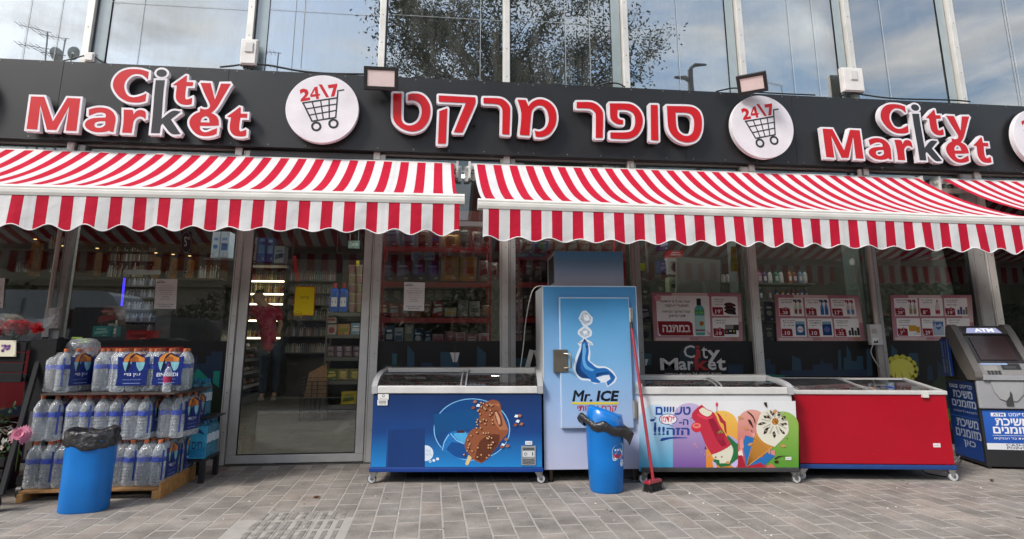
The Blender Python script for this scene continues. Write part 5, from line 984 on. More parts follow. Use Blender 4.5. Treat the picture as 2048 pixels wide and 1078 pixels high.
    for k in range(9):
        a = 0.2 + k * math.pi * 2 / 9; c0 = Vector((1700, 300)); ln = 190 + (60 if 0.8 < a < 3.2 else 0); d = Vector((math.cos(a), math.sin(a) * 0.95)); e = Vector((-d.y, d.x)); pr.poly([tuple(c0 + d * ln * q.uniform(0.3, 0.5)), tuple(c0 + d * ln * 0.62 + e * q.uniform(20, 42)), tuple(c0 + d * ln * 0.8 + e * q.uniform(5, 22)), tuple(c0 + d * ln * q.uniform(0.85, 1.02)), tuple(c0 + d * ln * 0.78 - e * q.uniform(8, 30)), tuple(c0 + d * ln * 0.55 - e * 2)], DKC, sm=True)
        c1 = c0 + d * ln * 0.7 + e * 6; pr.disc(c1.x, c1.y, 7, H('#d6cfc0'), n=6); c1 = c0 + d * ln * 0.45 + e * 12; pr.disc(c1.x, c1.y, 5, H('#d6cfc0'), n=6)
    pr.disc(1705, 290, 46, H('#a86f30')); q = random.Random(2)
    for k in range(14): pr.disc(1705 + q.uniform(-36, 36), 290 + q.uniform(-34, 34), 11, q.choice((H('#c99248'), H('#7a4a1e'))), n=8, same=k > 0)
    for u, v, a in ((1235, 238, 0.25), (1310, 388, 0.3), (1708, 155, -0.35), (1822, 625, 0.1), (1372, 600, -0.4), (1622, 705, 1.4)):
        c_, s_ = math.cos(a), math.sin(a); pr.poly([(u - 46 * c_, v - 46 * s_), (u - 10 * c_ + 20 * s_, v - 10 * s_ - 20 * c_), (u + 40 * c_, v + 40 * s_), (u - 10 * c_ - 20 * s_, v - 10 * s_ + 20 * c_)], H('#c08a58'), sm=True)
    for l in ([(1310, 150), (1350, 165), (1400, 210), (1430, 270), (1432, 330), (1400, 240), (1350, 185)], [(1330, 265), (1365, 268), (1390, 320), (1408, 385), (1350, 310)], [(1550, 30), (1590, 30), (1598, 110), (1560, 70)], [(1690, 840), (1720, 822), (1755, 832), (1745, 862), (1700, 860)], [(1690, 800), (1760, 762), (1890, 762), (1780, 772), (1710, 808)]): pr.poly(l, DKC, sm=True)
    pr.disc(1382, 418, 9, DKC); pr.disc(1868, 525, 8, DKC)
    pr.rrect(1845, 775, 1925, 818, 4, H('#d9d9d6')); pr.text('IN FREEZER', 1856, 806, 1914, 788, H('#777'+'777')); pr.f = pr.front
freezer((1284, 942), (1597, 942), 0.62, True, H('#cfd1d3'), 'white chest freezer with a strawberry bar and an ice cream cone printed on its front', dec_white, H('#3b3c3e'), 0.700, 0.835, H('#8e9092'), H('#55585a'))
def dec_red(pr, r):
    W = pr.W; pr.f = pr.front; pr.rrect(W - 0.16, 0.27, W - 0.10, 0.302, 0.003, H('#d9d5d5')); pr.text('IN FREEZER', W - 0.152, 0.279, W - 0.108, 0.29, H('#a04a4a'))
    pr.rect(0.004, 0.693, W - 0.004, 0.699, H('#7d0c18'))
    q = random.Random(6)
    for k in range(26): u, v = q.uniform(0.03, W - 0.05), q.choice((q.uniform(0.14, 0.3), q.uniform(0.14, 0.68))); ln = q.uniform(0.005, 0.04); pr.line((u, v), (u + ln, v + q.uniform(-0.006, 0.006)), q.uniform(0.0006, 0.0014), q.choice((H('#7d0a18'), H('#c04a55'), H('#8a1a26'))))
    mb = MB(); f = pr.front; mb.prism([[(W - 0.205, 0.672), (W - 0.155, 0.672), (W - 0.155, 0.715), (W - 0.205, 0.715)]], lambda u, v: f(u, v, 0.026), lambda u, v: f(u, v, 0.001), H('#c9c6c2')); obj('lid_lock', mb, M_SATIN, r)
freezer((1601, 935), (1912, 938), 0.60, False, H('#a3071f'), 'plain red chest freezer with flat glass lids and a blue base, beside the cash machine', dec_red, H('#1d3f7a'), 0.705, 0.80, H('#b9bbbd'), H('#bfc2c4'))
cable('cable', [tuple(atz(x, y, z)) for x, y, z in ((1838, 934, 0.10), (1850, 945, 0.03), (1870, 950, 0.012), (1893, 954, 0.012))], 0.006, KB, 'black cable drooping under the red freezer')
cable('cable', [tuple(atz(x, y, z)) for x, y, z in ((1908, 925, 0.10), (1915, 918, 0.06), (1922, 908, 0.02), (1918, 898, 0.01))], 0.006, H('#c9c6c2'), 'thin white cable between the red freezer and the cash machine')
# ================================================================== ICE CABINET
A = atz(1089, 940, 0.10); B = atz(1287, 938, 0.10); ux = (B - A); W = ux.length; ux.normalize(); uy = Vector((-ux.y, ux.x, 0)); D = 0.66
M = Matrix(((ux.x, uy.x, 0, A.x), (ux.y, uy.y, 0, A.y), (0, 0, 1, 0), (0, 0, 0, 1))); n0 = -uy
ICE = thing('ice_cabinet', 'tall pale blue ice cabinet with a seal balancing ice cubes on its door', 'ice cabinet', M @ Vector((W / 2, D / 2, 0)))
ztop = hit(1093, 572, A, n0).z; zt2 = hit(1109, 502, A + uy * 0.06, n0).z
mb = MB(); mb.box(0, W, 0, D, 0.10, ztop, H('#b4b6ba')); obj('body', mb, M_PRINT, ICE, M=M, bev=0.004)
pr = Print(lambda u, v, l: M @ Vector((u, -l, v)), lift=0.001)
C0, C1, C2_ = H('#3f86b8'), H('#7fa6cf'), H('#b4b8d0')
pr.rect(0.006, 0.9, W - 0.006, ztop - 0.006, C1, c2=C0); pr.rect(0.006, 0.103, W - 0.006, 0.9, C2_, same=True, c2=C1); obj('front_print', pr.mb, M_PRINT, ICE)
mb = MB(); e = H('#c6d3df')
for z0, z1, x0, x1 in ((ztop - 0.006, ztop + 0.002, 0, W), (0.10, ztop, -0.001, 0.005), (0.10, ztop, W - 0.005, W + 0.001)): mb.box(x0, x1, -0.003, 0.003, z0, z1, e)
obj('edge_trim', mb, M_ALU, ICE, M=M)
x0, x1 = (M.inverted() @ hit(1109, 540, A + uy * 0.06, n0)).x, (M.inverted() @ hit(1247, 540, A + uy * 0.06, n0)).x
mb = MB(); mb.box(x0, x1, 0.06, D - 0.05, ztop + 0.002, zt2, H('#8b8f94')); tp = obj('compressor_housing', mb, M_PRINT, ICE, M=M, bev=0.003)
pr = Print(lambda u, v, l: M @ Vector((u, 0.06 - l, v)), lift=0.001); pr.rect(x0 + 0.005, ztop + 0.005, x1 - 0.005, zt2 - 0.005, H('#958f98'), c2=H('#4b83ad')); obj('housing_print', pr.mb, M_PRINT, tp)
mb = MB()
for i in range(8):
    for j in range(16): y = 0.11 + i * 0.052; z = ztop + 0.04 + j * (zt2 - ztop - 0.07) / 16; mb.box(x0 - 0.003, x0 + 0.001, y, y + 0.036, z, z + 0.011, (0.02, 0.02, 0.022))
obj('vent', mb, M_MATTE, tp, M=M, kind='stuff')
dl = lambda px, py: (M.inverted() @ hit(px, py, A, n0))
a = dl(1121, 856); b = dl(1256, 595)
mb = MB(); mb.box(a.x, b.x, -0.035, -0.004, a.z, b.z, H('#a9bdd2')); dr = obj('door', mb, M_PRINT, ICE, M=M, bev=0.006)
pr = Print(lambda u, v, l: M @ Vector((u, -0.035 - l, v)), lift=0.001); pr.rect(a.x + 0.012, (a.z + b.z) / 2, b.x - 0.008, b.z - 0.012, H('#6fa5cf'), c2=H('#3f8cc0')); pr.rect(a.x + 0.012, a.z + 0.012, b.x - 0.008, (a.z + b.z) / 2, H('#9fb4d6'), same=True, c2=H('#6fa5cf'))
cI = crop(1100, 580, 3.594, P0=A - uy * 0.035, Nn=n0); pr.f = cI
WO = H('#cfd8e2')
pr.poly([(205, 205), (230, 155), (260, 148), (308, 200), (300, 240), (268, 258), (300, 295), (298, 330), (255, 350), (300, 375), (312, 400), (280, 395), (290, 450), (285, 510), (340, 545), (400, 550), (450, 580), (482, 630), (465, 665), (410, 700), (400, 665), (370, 665), (320, 675), (290, 655), (220, 645), (180, 600), (170, 560), (185, 480), (215, 405), (196, 385), (240, 350), (200, 318), (203, 290), (240, 262)], WO, sm=True)
IC1, IC2 = H('#a9b4c0'), H('#7f8fa3')
for l, c in (([(215, 208), (235, 165), (262, 160), (296, 200), (288, 232), (256, 248)], IC1), ([(235, 175), (275, 180), (285, 215), (250, 225)], H('#dfe4ea')), ([(212, 300), (250, 270), (288, 298), (284, 325), (250, 340), (215, 322)], IC1), ([(235, 300), (262, 290), (272, 315), (245, 325)], H('#dfe4ea'))): pr.poly(l, c)
for a_, b_ in (((215, 208), (250, 222)), ((250, 222), (288, 232)), ((225, 180), (262, 190)), ((212, 300), (250, 318)), ((250, 318), (284, 300)), ((222, 225), (250, 245))): pr.line(a_, b_, 3, IC2, same=False)
SB, SM, SLt = H('#123a6c'), H('#1d62a6'), H('#5f9fd2')
pr.poly([(246, 350), (262, 365), (275, 400), (278, 450), (272, 500), (300, 530), (340, 560), (400, 562), (440, 590), (470, 625), (455, 655), (415, 690), (405, 660), (435, 640), (425, 610), (380, 615), (330, 630), (365, 660), (350, 668), (300, 660), (285, 640), (225, 630), (190, 595), (185, 550), (200, 490), (222, 430), (228, 385)], SM, sm=True)
pr.poly([(185, 560), (200, 500), (222, 440), (228, 400), (240, 430), (225, 500), (222, 570), (260, 610), (285, 635), (225, 628), (192, 598)], SB, sm=True); pr.poly([(236, 390), (250, 380), (258, 430), (252, 500), (270, 545), (320, 575), (300, 585), (250, 560), (232, 500)], SLt, sm=True); pr.poly([(330, 600), (400, 590), (440, 600), (455, 630), (430, 600), (380, 605), (330, 625)], SB, sm=True)
pr.poly([(238, 366), (246, 352), (256, 366), (248, 372)], INK); pr.disc(262, 408, 6, INK, n=8, ry=9)
for a_, b_ in (((244, 372), (200, 378)), ((244, 376), (205, 386)), ((254, 370), (300, 385)), ((254, 375), (305, 397))): pr.line(a_, b_, 2, H('#4a5a6a'), same=False)
pr.text('Mr.', 160, 800, 296, 722, H('#10161e'), 0.0, shear=14); pr.text('Mr.', 166, 800, 302, 722, H('#10161e'), 0.0, shear=14); pr.text('Mr.', 163, 802, 299, 720, H('#10161e'), 0.0, shear=14); pr.text('ICE', 332, 800, 484, 722, H('#10161e'), 0.09, shear=14); pr.rect(158, 806, 492, 822, H('#d6c23a')); pr.text('קרח איכותי', 196, 884, 480, 830, H('#b01c30'), 0.04)
obj('door_print', pr.mb, M_PRINT, dr)
mb = MB(); mb.box(a.x - 0.055, a.x + 0.065, -0.045, -0.036, dl(1120, 744).z, dl(1120, 699).z, H('#8f877b')); mb.box(a.x - 0.055, a.x - 0.004, -0.044, 0, dl(1120, 744).z, dl(1120, 699).z, H('#8f877b')); pl = obj('latch_plate', mb, M_METAL, dr, M=M, bev=0.003)
zc = (dl(1120, 744).z + dl(1120, 699).z) / 2; mb = MB(); xh = a.x + 0.085; mb.tube([(xh - 0.05, -0.046, zc + 0.06), (xh, -0.08, zc + 0.055), (xh + 0.004, -0.085, zc), (xh, -0.08, zc - 0.055), (xh - 0.05, -0.046, zc - 0.06)], 0.008, H('#a39b8d'), 8); obj('door_handle', mb, M_METAL, pl, M=M)
for py0, py1 in ((616, 644), (800, 836)):
    z1, z0 = dl(1262, py0).z, dl(1262, py1).z; mb = MB(); mb.box(b.x + 0.004, b.x + 0.03, -0.03, -0.002, z0, z1, H('#c9c6bd')); mb.tube([(b.x + 0.004, -0.036, z0), (b.x + 0.004, -0.036, z1)], 0.008, H('#dcd9d2'), 8); obj('hinge', mb, M_METAL, ICE, M=M)
for x in (0.06, W - 0.06):
    for y in (0.06, D - 0.06): mb = MB(); mb.tube([(x, y, 0.0), (x, y, 0.1)], 0.018, H('#55504a'), 10); mb.tube([(x, y, 0.0), (x, y, 0.012)], 0.024, H('#3a3835'), 10); obj('leg', mb, M_METAL, ICE, M=M)
ICEM, ICEW = M, W
r = thing('metal_strip', 'pair of loose white metal profiles leaning between the blue freezer and the ice cabinet', 'metal profile', at(1058, 742, -0.45))
for q in ([(1064, 700), (1052, 745)], [(1072, 700), (1084, 745)]):
    p0, p1 = at(*q[0], -0.5), at(*q[1], -0.45); p1 = p0 + (p1 - p0) * 3.2; mb = MB(); dd = (p1 - p0).normalized(); s_ = dd.cross(Vector((0, 1, 0))).normalized() * 0.022; n_ = Vector((0, 0.012, 0))
    mb.add([p0 - s_, p0 + s_, p1 + s_, p1 - s_, p0 - s_ + n_, p0 + s_ + n_, p1 + s_ + n_, p1 - s_ + n_], [(0, 1, 2, 3), (4, 7, 6, 5), (0, 4, 5, 1), (1, 5, 6, 2), (2, 6, 7, 3), (3, 7, 4, 0)], H('#b5b3b0')); obj('profile', mb, M_ALU, r, bev=0.002)
# ================================================================== BINS, BROOM, DUSTPAN
BLUE = H('#0a6fc0')
def tapered(prof, sq, n=40, dent=0.0, rr=None):
    """superellipse-section shell; prof = (half x, half y, z, dx)"""
    vs = []
    for hx, hy, z, dx_ in prof:
        for k in range(n):
            t = 2 * math.pi * k / n; c, s = math.cos(t), math.sin(t); e = 2 / sq
            vs.append((math.copysign(abs(c) ** e, c) * hx + dx_, math.copysign(abs(s) ** e, s) * hy, z + (rr.uniform(-dent, dent) if rr else 0)))
    fs = [(i * n + k, i * n + (k + 1) % n, (i + 1) * n + (k + 1) % n, (i + 1) * n + k) for i in range(len(prof) - 1) for k in range(n)]
    return vs, fs
p0 = atz(150, 1030); q = atz(104, 1010); wb = 0.158
BIN = thing('rubbish_bin', 'plain blue open waste bin in front of the stacked water bottles', 'bin', (p0.x, p0.y + 0.13, 0))
M = Matrix.Translation((p0.x - 0.012, p0.y + 0.13, 0)) @ Matrix.Rotation(0.1, 4, 'Z')
vs, fs = tapered([(0.145, 0.11, 0.0, 0), (0.152, 0.117, 0.012, 0), (0.152, 0.122, 0.24, 0.0), (0.158, 0.128, 0.46, 0.004), (0.162, 0.131, 0.47, 0.004), (0.155, 0.125, 0.47, 0.004), (0.14, 0.11, 0.03, 0)], 2.6)
mb = MB(); mb.add(vs, fs, BLUE, True); obj('bin_body', mb, M_SATIN, BIN, M=M)
rr = random.Random(4); prof = [(0.160, 0.130, 0.405, 0.004), (0.170, 0.140, 0.41, 0.004), (0.176, 0.146, 0.43, 0.004), (0.169, 0.139, 0.455, 0.004), (0.174, 0.143, 0.48, 0.004), (0.168, 0.138, 0.505, 0.004), (0.154, 0.124, 0.515, 0.004), (0.135, 0.105, 0.49, 0.004), (0.115, 0.085, 0.42, 0.004), (0.02, 0.02, 0.39, 0.004)]
vs, fs = tapered([(a, b, z + 0.02, d) for a, b, z, d in prof], 2.3, n=72)
from mathutils import noise as _nz
def crumple(v, k, amp, sc=14.0, zk=0.6):
    q = Vector(v); a = _nz.noise_vector(q * sc + Vector((k, 0, 0))); b = _nz.noise_vector(q * sc * 2.6 + Vector((0, k, 0))); r2 = 1 - abs(_nz.noise(Vector((q.x * sc * 1.4, q.y * sc * 1.4, q.z * sc * 0.5)))); d = Vector((q.x, q.y, 0)).normalized() if Vector((q.x, q.y, 0)).length > 1e-4 else Vector((0, 0, 1))
    return q + a * amp + b * amp * 0.4 + d * (r2 - 0.75) * amp * 1.6 + Vector((0, 0, a.z * amp * zk))
vs = [crumple(v, 3, 0.012) + Vector((0, 0, 0.012 * math.sin(2 * math.atan2(v[1], v[0]) + 1))) for v in vs]
mb = MB(); mb.add(vs, fs, (0.018, 0.018, 0.02), True); obj('bin_bag', mb, M_BAG, BIN, M=M)
p0 = atz(1222, 989); M = Matrix.Translation((p0.x, p0.y + 0.13, 0))
BIN2 = thing('rubbish_bin', 'blue waste bin with a swing top in front of the ice cabinet', 'bin', (p0.x, p0.y + 0.13, 0))
vs, fs = tapered([(0.118, 0.118, 0.0, 0), (0.127, 0.127, 0.012, 0), (0.14, 0.14, 0.25, 0), (0.146, 0.146, 0.47, 0), (0.150, 0.150, 0.475, 0), (0.150, 0.150, 0.50, 0)], 2.2)
mb = MB(); mb.add(vs, fs, BLUE, True); obj('bin_body', mb, M_SATIN, BIN2, M=M)
n = 40; vs = []
for (r_, z, tl) in ((0.152, 0.475, 0.0), (0.148, 0.52, 0.0), (0.142, 0.565, 0.0), (0.133, 0.59, 0.28), (0.112, 0.608, 0.42), (0.10, 0.595, 0.42), (0.07, 0.55, 0.2)):
    for k in range(n): t = 2 * math.pi * k / n; vs.append((math.cos(t) * r_, math.sin(t) * r_, z - math.cos(t) * tl * r_ * 0.8))
fs = [(i * n + k, i * n + (k + 1) % n, (i + 1) * n + (k + 1) % n, (i + 1) * n + k) for i in range(6) for k in range(n)] + [tuple(6 * n + k for k in range(n))]
mb = MB(); mb.add(vs, fs, BLUE, True); obj('bin_lid', mb, M_GLOSS, BIN2, M=M)
vs, fs = tapered([(0.152, 0.152, 0.44, 0), (0.168, 0.168, 0.46, 0), (0.176, 0.176, 0.49, 0), (0.166, 0.166, 0.515, 0), (0.150, 0.150, 0.51, 0)], 2.1, n=64)
out_ = []
for k, (x, y, z) in enumerate(vs):
    a = math.atan2(y, x); f = math.exp(-((a + 0.45) ** 2) / 0.12) + 0.7 * math.exp(-((abs(a) - 3.0) ** 2) / 0.05); out_.append((x * (1 + 0.30 * f), y * (1 + 0.18 * f), z - 0.02 * f * (1 if x > 0 else -2.2) + 0.012 * math.sin(6 * a) - 0.035 * math.cos(a) - (0.045 * f if (x > 0 and k < 64) else 0)))
out_ = [crumple(v, 9, 0.007) for v in out_]
mb = MB(); mb.add(out_, fs, (0.018, 0.018, 0.02), True); obj('bin_bag', mb, M_BAG, BIN2, M=M)
def cylmap(u, v, l):       # u metres round the bin measured from the street side, v height
    R_ = 0.127 + (0.140 - 0.127) * v / 0.25 if v < 0.25 else 0.140 + 0.006 * (v - 0.25) / 0.22; a = -math.pi / 2 + u / 0.14
    c, s = abs(math.cos(a)), abs(math.sin(a)); R_ = R_ / (c ** 2.2 + s ** 2.2) ** (1 / 2.2) + l + 0.001
    return M @ Vector((math.cos(a) * R_, math.sin(a) * R_, v))
pr = Print(cylmap, lift=0.0015)
def ring(u0, v0, u1, v1, r_, c, k=0.0):
    pts = []
    for (cx_, cy_, a0) in ((u1 - r_, v1 - r_, 0), (u0 + r_, v1 - r_, 90), (u0 + r_, v0 + r_, 180), (u1 - r_, v0 + r_, 270)):
        for j in range(6): a = math.radians(a0 + 18 * j); x_, y_ = cx_ + r_ * math.cos(a), cy_ + r_ * math.sin(a); pts.append((x_, y_ + k * (x_ - u0)))
    pr.poly(pts, c)
ring(0.015, 0.235, 0.125, 0.345, 0.03, H('#c6dcec'), 0.25); ring(0.021, 0.241, 0.119, 0.339, 0.026, H('#1a78ae'), 0.25); ring(0.026, 0.245, 0.114, 0.292, 0.02, H('#d8dde2'), 0.32)
pr.text('גלידות', 0.035, 0.31, 0.098, 0.33, H('#dce6ee'), 0.03); pr.text('Nestlé', 0.030, 0.258, 0.112, 0.296, H('#b3202b'), 0.05)
obj('sticker', pr.mb, M_PRINT, BIN2); pr = Print(cylmap, lift=0.0022); pr.disc(0.105, 0.222, 0.023, H('#c9dbea'), ry=0.027); pr.text('טעם', 0.092, 0.225, 0.118, 0.235, H('#5f88ad'))
obj('round_sticker', pr.mb, M_PRINT, BIN2)
# broom leaning on the cabinet
RH = H('#92202b'); top = hit(1260, 632, ICEM @ Vector((0, -0.012, 0)), -(ICEM.to_3x3() @ Vector((0, 1, 0)))); ft = atz(1306, 958, 0.085)
BR = thing('broom', 'red handled broom with black bristles leaning on the right edge of the ice cabinet', 'broom', (ft.x, ft.y, 0))
gr = top + (ft - top) * 0.085; mb = MB(); mb.tube([gr, ft], 0.0125, RH, 12); mb.tube([ft, ft + (ft - top).normalized() * 0.03], 0.019, RH, 12); obj('handle', mb, M_GLOSS, BR)
mb = MB(); mb.tube([top, gr], 0.0145, (0.015, 0.015, 0.015), 12); obj('grip', mb, M_SATIN, BR)
M = Matrix.Translation((ft.x, ft.y, 0)) @ Matrix.Rotation(0.62, 4, 'Z')
mb = MB(); mb.box(-0.085, 0.085, -0.028, 0.028, 0.058, 0.082, RH, M=M, taper=0.004); obj('broom_head', mb, M_GLOSS, BR, bev=0.004)
mb = MB(); rr = random.Random(9)
for i in range(17):
    for j in range(6):
        x, y = -0.08 + i * 0.01, -0.024 + j * 0.0096
        for _ in range(2): mb.tube([(x, y, 0.06), (x * 1.12 + rr.uniform(-0.006, 0.006), y * 1.6 + rr.uniform(-0.006, 0.006), 0.001)], [0.0022, 0.0014], (0.02, 0.02, 0.021), 4, cap=False, M=M)
obj('bristles', mb, M_MATTE, BR, kind='stuff')
pp = atz(1262, 962); DP = thing('dustpan', 'grey plastic dustpan lying between the bin and the broom', 'dustpan', (pp.x, pp.y, 0))
M = Matrix.Translation((pp.x - 0.02, pp.y, 0.0)); G = H('#63656a'); mb = MB(); n = 16
mb.box(-0.12, 0.13, -0.10, 0.10, 0.003, 0.007, G, M=M); back = [(0.13 * math.cos(math.pi * k / n), 0.10, 0.005 + 0.115 * math.sin(math.pi * k / n)) for k in range(n + 1)]
mb.add([tuple(p) for p in back] + [(p[0], 0.104, p[2]) for p in back] + [(0, 0.10, 0.005), (0, 0.104, 0.005)], [(k, k + 1, 2 * n + 2) for k in range(n)] + [(n + 1 + k + 1, n + 1 + k, 2 * n + 3) for k in range(n)] + [(k, n + 1 + k, n + 2 + k, k + 1) for k in range(n)], G, M=M)
for s_ in (-1, 1): mb.add([(s_ * 0.125, -0.10, 0.006), (s_ * 0.125, 0.10, 0.006), (s_ * 0.125, 0.10, 0.05), (s_ * 0.125, -0.10, 0.012)], [(0, 1, 2, 3)], G, M=M)
obj('pan', mb, M_GLOSS, DP)
mb = MB(); mb.box(-0.125, 0.13, -0.112, -0.1005, 0.0015, 0.006, H('#8f9194'), M=M); obj('lip', mb, M_SATIN, DP)
mb = MB(); mb.tube([M @ Vector((0, 0.10, 0.10)), M @ Vector((0.01, 0.155, 0.20)), M @ Vector((0.02, 0.17, 0.62))], 0.010, G, 8); obj('handle', mb, M_SATIN, DP)
# ================================================================== CASH MACHINE
C0_ = atz(1976, 938, 0); th = math.radians(15); ux = Vector((math.cos(th), -math.sin(th), 0)); uy = Vector((math.sin(th), math.cos(th), 0)); W, D = 0.50, 0.54
M = Matrix(((ux.x, uy.x, 0, C0_.x), (ux.y, uy.y, 0, C0_.y), (0, 0, 1, 0), (0, 0, 0, 1)))
ATM = thing('cash_machine', 'grey cash machine with blue posters and a lit ATM sign', 'cash machine', M @ Vector((W / 2, D / 2, 0)))
SIL, SIL2, KK = H('#66635f'), H('#95969a'), (0.02, 0.02, 0.022)
mb = MB(); mb.box(0, W, 0, D, 0.02, 0.775, KK); mb.box(0.01, W - 0.01, D * 0.35, D, 0.776, 1.18, KK); obj('cabinet', mb, M_SATIN, ATM, M=M, bev=0.006)
for x in (0.03, W - 0.03): mb = MB(); mb.tube([(x, 0.03, 0), (x, 0.03, 0.02)], 0.018, (0.1, 0.1, 0.1), 10); obj('foot', mb, M_METAL, ATM, M=M)
cheek = [(-0.035, 0.782), (-0.055, 0.81), (-0.05, 0.86), (0.02, 0.965), (0.20, 1.225), (0.255, 1.285), (0.30, 1.30), (0.36, 1.28), (0.385, 1.20), (0.33, 1.10), (0.20, 0.90), (0.09, 0.782)]
for x0, x1 in ((-0.018, 0.045), (W - 0.045, W + 0.018)):
    mb = MB(); mb.prism([cheek], lambda y, z: (x0, y, z), lambda y, z: (x1, y, z), SIL); obj('side_shell', mb, M_SATIN, ATM, M=M, bev=0.008)
mb = MB(); vs = []
for y, z in ((0.185, 1.205), (0.235, 1.262), (0.285, 1.285), (0.35, 1.262), (0.37, 1.18)): vs += [(0.046, y, z), (W - 0.046, y, z)]
mb.add(vs, [(2 * k, 2 * k + 1, 2 * k + 3, 2 * k + 2) for k in range(4)], SIL, True); mb.prism([[(0.37, 1.18), (0.35, 1.262), (0.285, 1.285), (0.235, 1.262), (0.185, 1.205)]], lambda y, z: (0.046, y, z), lambda y, z: (W - 0.046, y, z), SIL); obj('top_cover', mb, M_SATIN, ATM, M=M)
pr = Print(lambda u, v, l: M @ Vector((0.05 + u, 0.19 + v * 0.045 - l, 1.211 + v * 0.052 + l)), lift=0.004); pr.poly([(0.03, 0.02), (W - 0.15, 0.02), (W - 0.18, 0.95), (0.06, 0.95)], (1, 1, 1)); lt_ = obj('lit_panel', pr.mb, M_ATMLIT, ATM)
p2 = Print(pr.f, lift=0.006); p2.text('ATM', 0.115, 0.18, 0.285, 0.82, WHITE, 0.05); obj('lettering', p2.mb, M_LETTERLIT, lt_)
mb = MB(); mb.add([(0.046, 0.01, 0.935), (W - 0.046, 0.01, 0.935), (W - 0.046, 0.20, 1.205), (0.046, 0.20, 1.205)], [(0, 1, 2, 3)], (0.02, 0.016, 0.016)); obj('screen_surround', mb, M_GLOSS, ATM, M=M)
mb = MB(); mb.add([(0.09, 0.028, 0.965), (W - 0.09, 0.028, 0.965), (W - 0.09, 0.18, 1.18), (0.09, 0.18, 1.18)], [(0, 1, 2, 3)], (0.035, 0.02, 0.02)); 
for v in mb.v: v.y -= 0.004; v.z += 0.003
obj('screen', mb, M_GLOSS, ATM, M=M)
mb = MB(); mb.add([(0.046, -0.045, 0.83), (W - 0.046, -0.045, 0.83), (W - 0.046, 0.012, 0.937), (0.046, 0.012, 0.937)], [(0, 1, 2, 3)], H('#7d7b7a')); mb.box(0.046, W - 0.046, -0.06, 0.0, 0.785, 0.829, SIL2); obj('keypad_panel', mb, M_SATIN, ATM, M=M, bev=0.004)
kp = Print(lambda u, v, l: M @ Vector((u, -0.045 + v * 0.057 - l, 0.83 + v * 0.107 + l * 0.5)), lift=0.002)
kp.rect(0.24, 0.45, 0.40, 0.95, (0.02, 0.02, 0.02)); kp.rect(0.26, 0.55, 0.36, 0.75, (0.05, 0.05, 0.05)); kp.rect(0.07, 0.85, 0.30, 0.99, H('#8fa3c4')); kp.rect(0.08, 0.35, 0.2, 0.8, H('#8c8a88'))
for i in range(4):
    for j in range(4): kp.rect(0.10 + i * 0.03, 0.05 + j * 0.085, 0.124 + i * 0.03, 0.115 + j * 0.085, (0.035, 0.035, 0.035))
obj('keys', kp.mb, M_PRINT, ATM)
mb = MB(); mb.box(-0.006, W + 0.006, -0.03, 0.0, 0.53, 0.783, SIL2); obj('dispenser_panel', mb, M_SATIN, ATM, M=M, bev=0.008)
mb = MB(); mb.prism([[(0.11, 0.775), (0.39, 0.775), (0.37, 0.66), (0.31, 0.60), (0.27, 0.60), (0.27, 0.56), (0.22, 0.56), (0.22, 0.60), (0.17, 0.62), (0.13, 0.68)]], lambda u, v: (u, -0.042, v), lambda u, v: (u, -0.028, v), H('#9c9d9f')); d_ = obj('dispenser', mb, M_SATIN, ATM, M=M, bev=0.003)
mb = MB(); mb.prism([[(0.215, 0.56), (0.275, 0.56), (0.275, 0.66), (0.262, 0.69), (0.25, 0.64), (0.215, 0.60)]], lambda u, v: (u, -0.0445, v), lambda u, v: (u, -0.0422, v), (0.05, 0.05, 0.05)); obj('slot', mb, M_SATIN, d_, M=M)
mb = MB(); mb.tube([(0.43, -0.03, 0.67), (0.43, -0.045, 0.67)], 0.016, H('#b9b9b9'), 14); obj('lock', mb, M_METAL, ATM, M=M)
AB = H('#1f4a9c'); AB2 = H('#1b3f86'); TW_ = H('#e0e0e4'); TG = H('#98a2b4')
pr = Print(lambda u, v, l: M @ Vector((u, -l, v)), lift=0.002)
pr.rect(0.02, 0.17, W - 0.02, 0.515, AB, c2=H('#2a5fb5')); pr.rect(0.02, 0.17, W - 0.02, 0.225, H('#d3d5da'))
pr.text('כספומט', 0.24, 0.462, 0.41, 0.492, TW_, 0.02); pr.rect(0.09, 0.46, 0.215, 0.492, TW_); pr.text('ATM', 0.105, 0.465, 0.2, 0.487, AB, 0.05)
pr.text('משיכת', 0.12, 0.38, 0.40, 0.445, TW_, 0.06); pr.text('מזומנים', 0.09, 0.31, 0.43, 0.37, TW_, 0.06); pr.rect(0.08, 0.292, 0.45, 0.295, TW_); pr.text('ללקוחות כל הבנקים', 0.09, 0.255, 0.44, 0.28, TW_, 0.02); pr.text('CASH!', 0.18, 0.20, 0.34, 0.222, H('#26304a'), 0.03); pr.text('POINT', 0.185, 0.175, 0.34, 0.197, H('#26304a'), 0.03)
obj('front_poster', pr.mb, M_PRINT, ATM)
pr = Print(lambda u, v, l: M @ Vector((-l, D - u, v)), lift=0.002)
pr.rect(0.02, 0.05, D - 0.03, 0.76, AB2, c2=H('#142a52')); pr.rect(0.02, 0.42, D - 0.03, 0.425, H('#3b62a8'))
pr.text('כספומט', 0.26, 0.69, 0.47, 0.725, TG, 0.02); pr.rect(0.07, 0.69, 0.22, 0.725, TG); pr.text('ATM', 0.09, 0.697, 0.20, 0.72, AB2, 0.05)
pr.text('משיכת', 0.12, 0.60, 0.46, 0.67, TG, 0.05); pr.text('מזומנים', 0.08, 0.515, 0.50, 0.58, TG, 0.05); pr.text('ללקוחות כל הבנקים', 0.09, 0.46, 0.50, 0.485, TG, 0.02)
pr.text('משיכת', 0.12, 0.33, 0.49, 0.405, TG, 0.05); pr.text('מזומנים', 0.08, 0.235, 0.51, 0.31, TG, 0.05); pr.text('כאן', 0.2, 0.14, 0.40, 0.21, TG, 0.05)
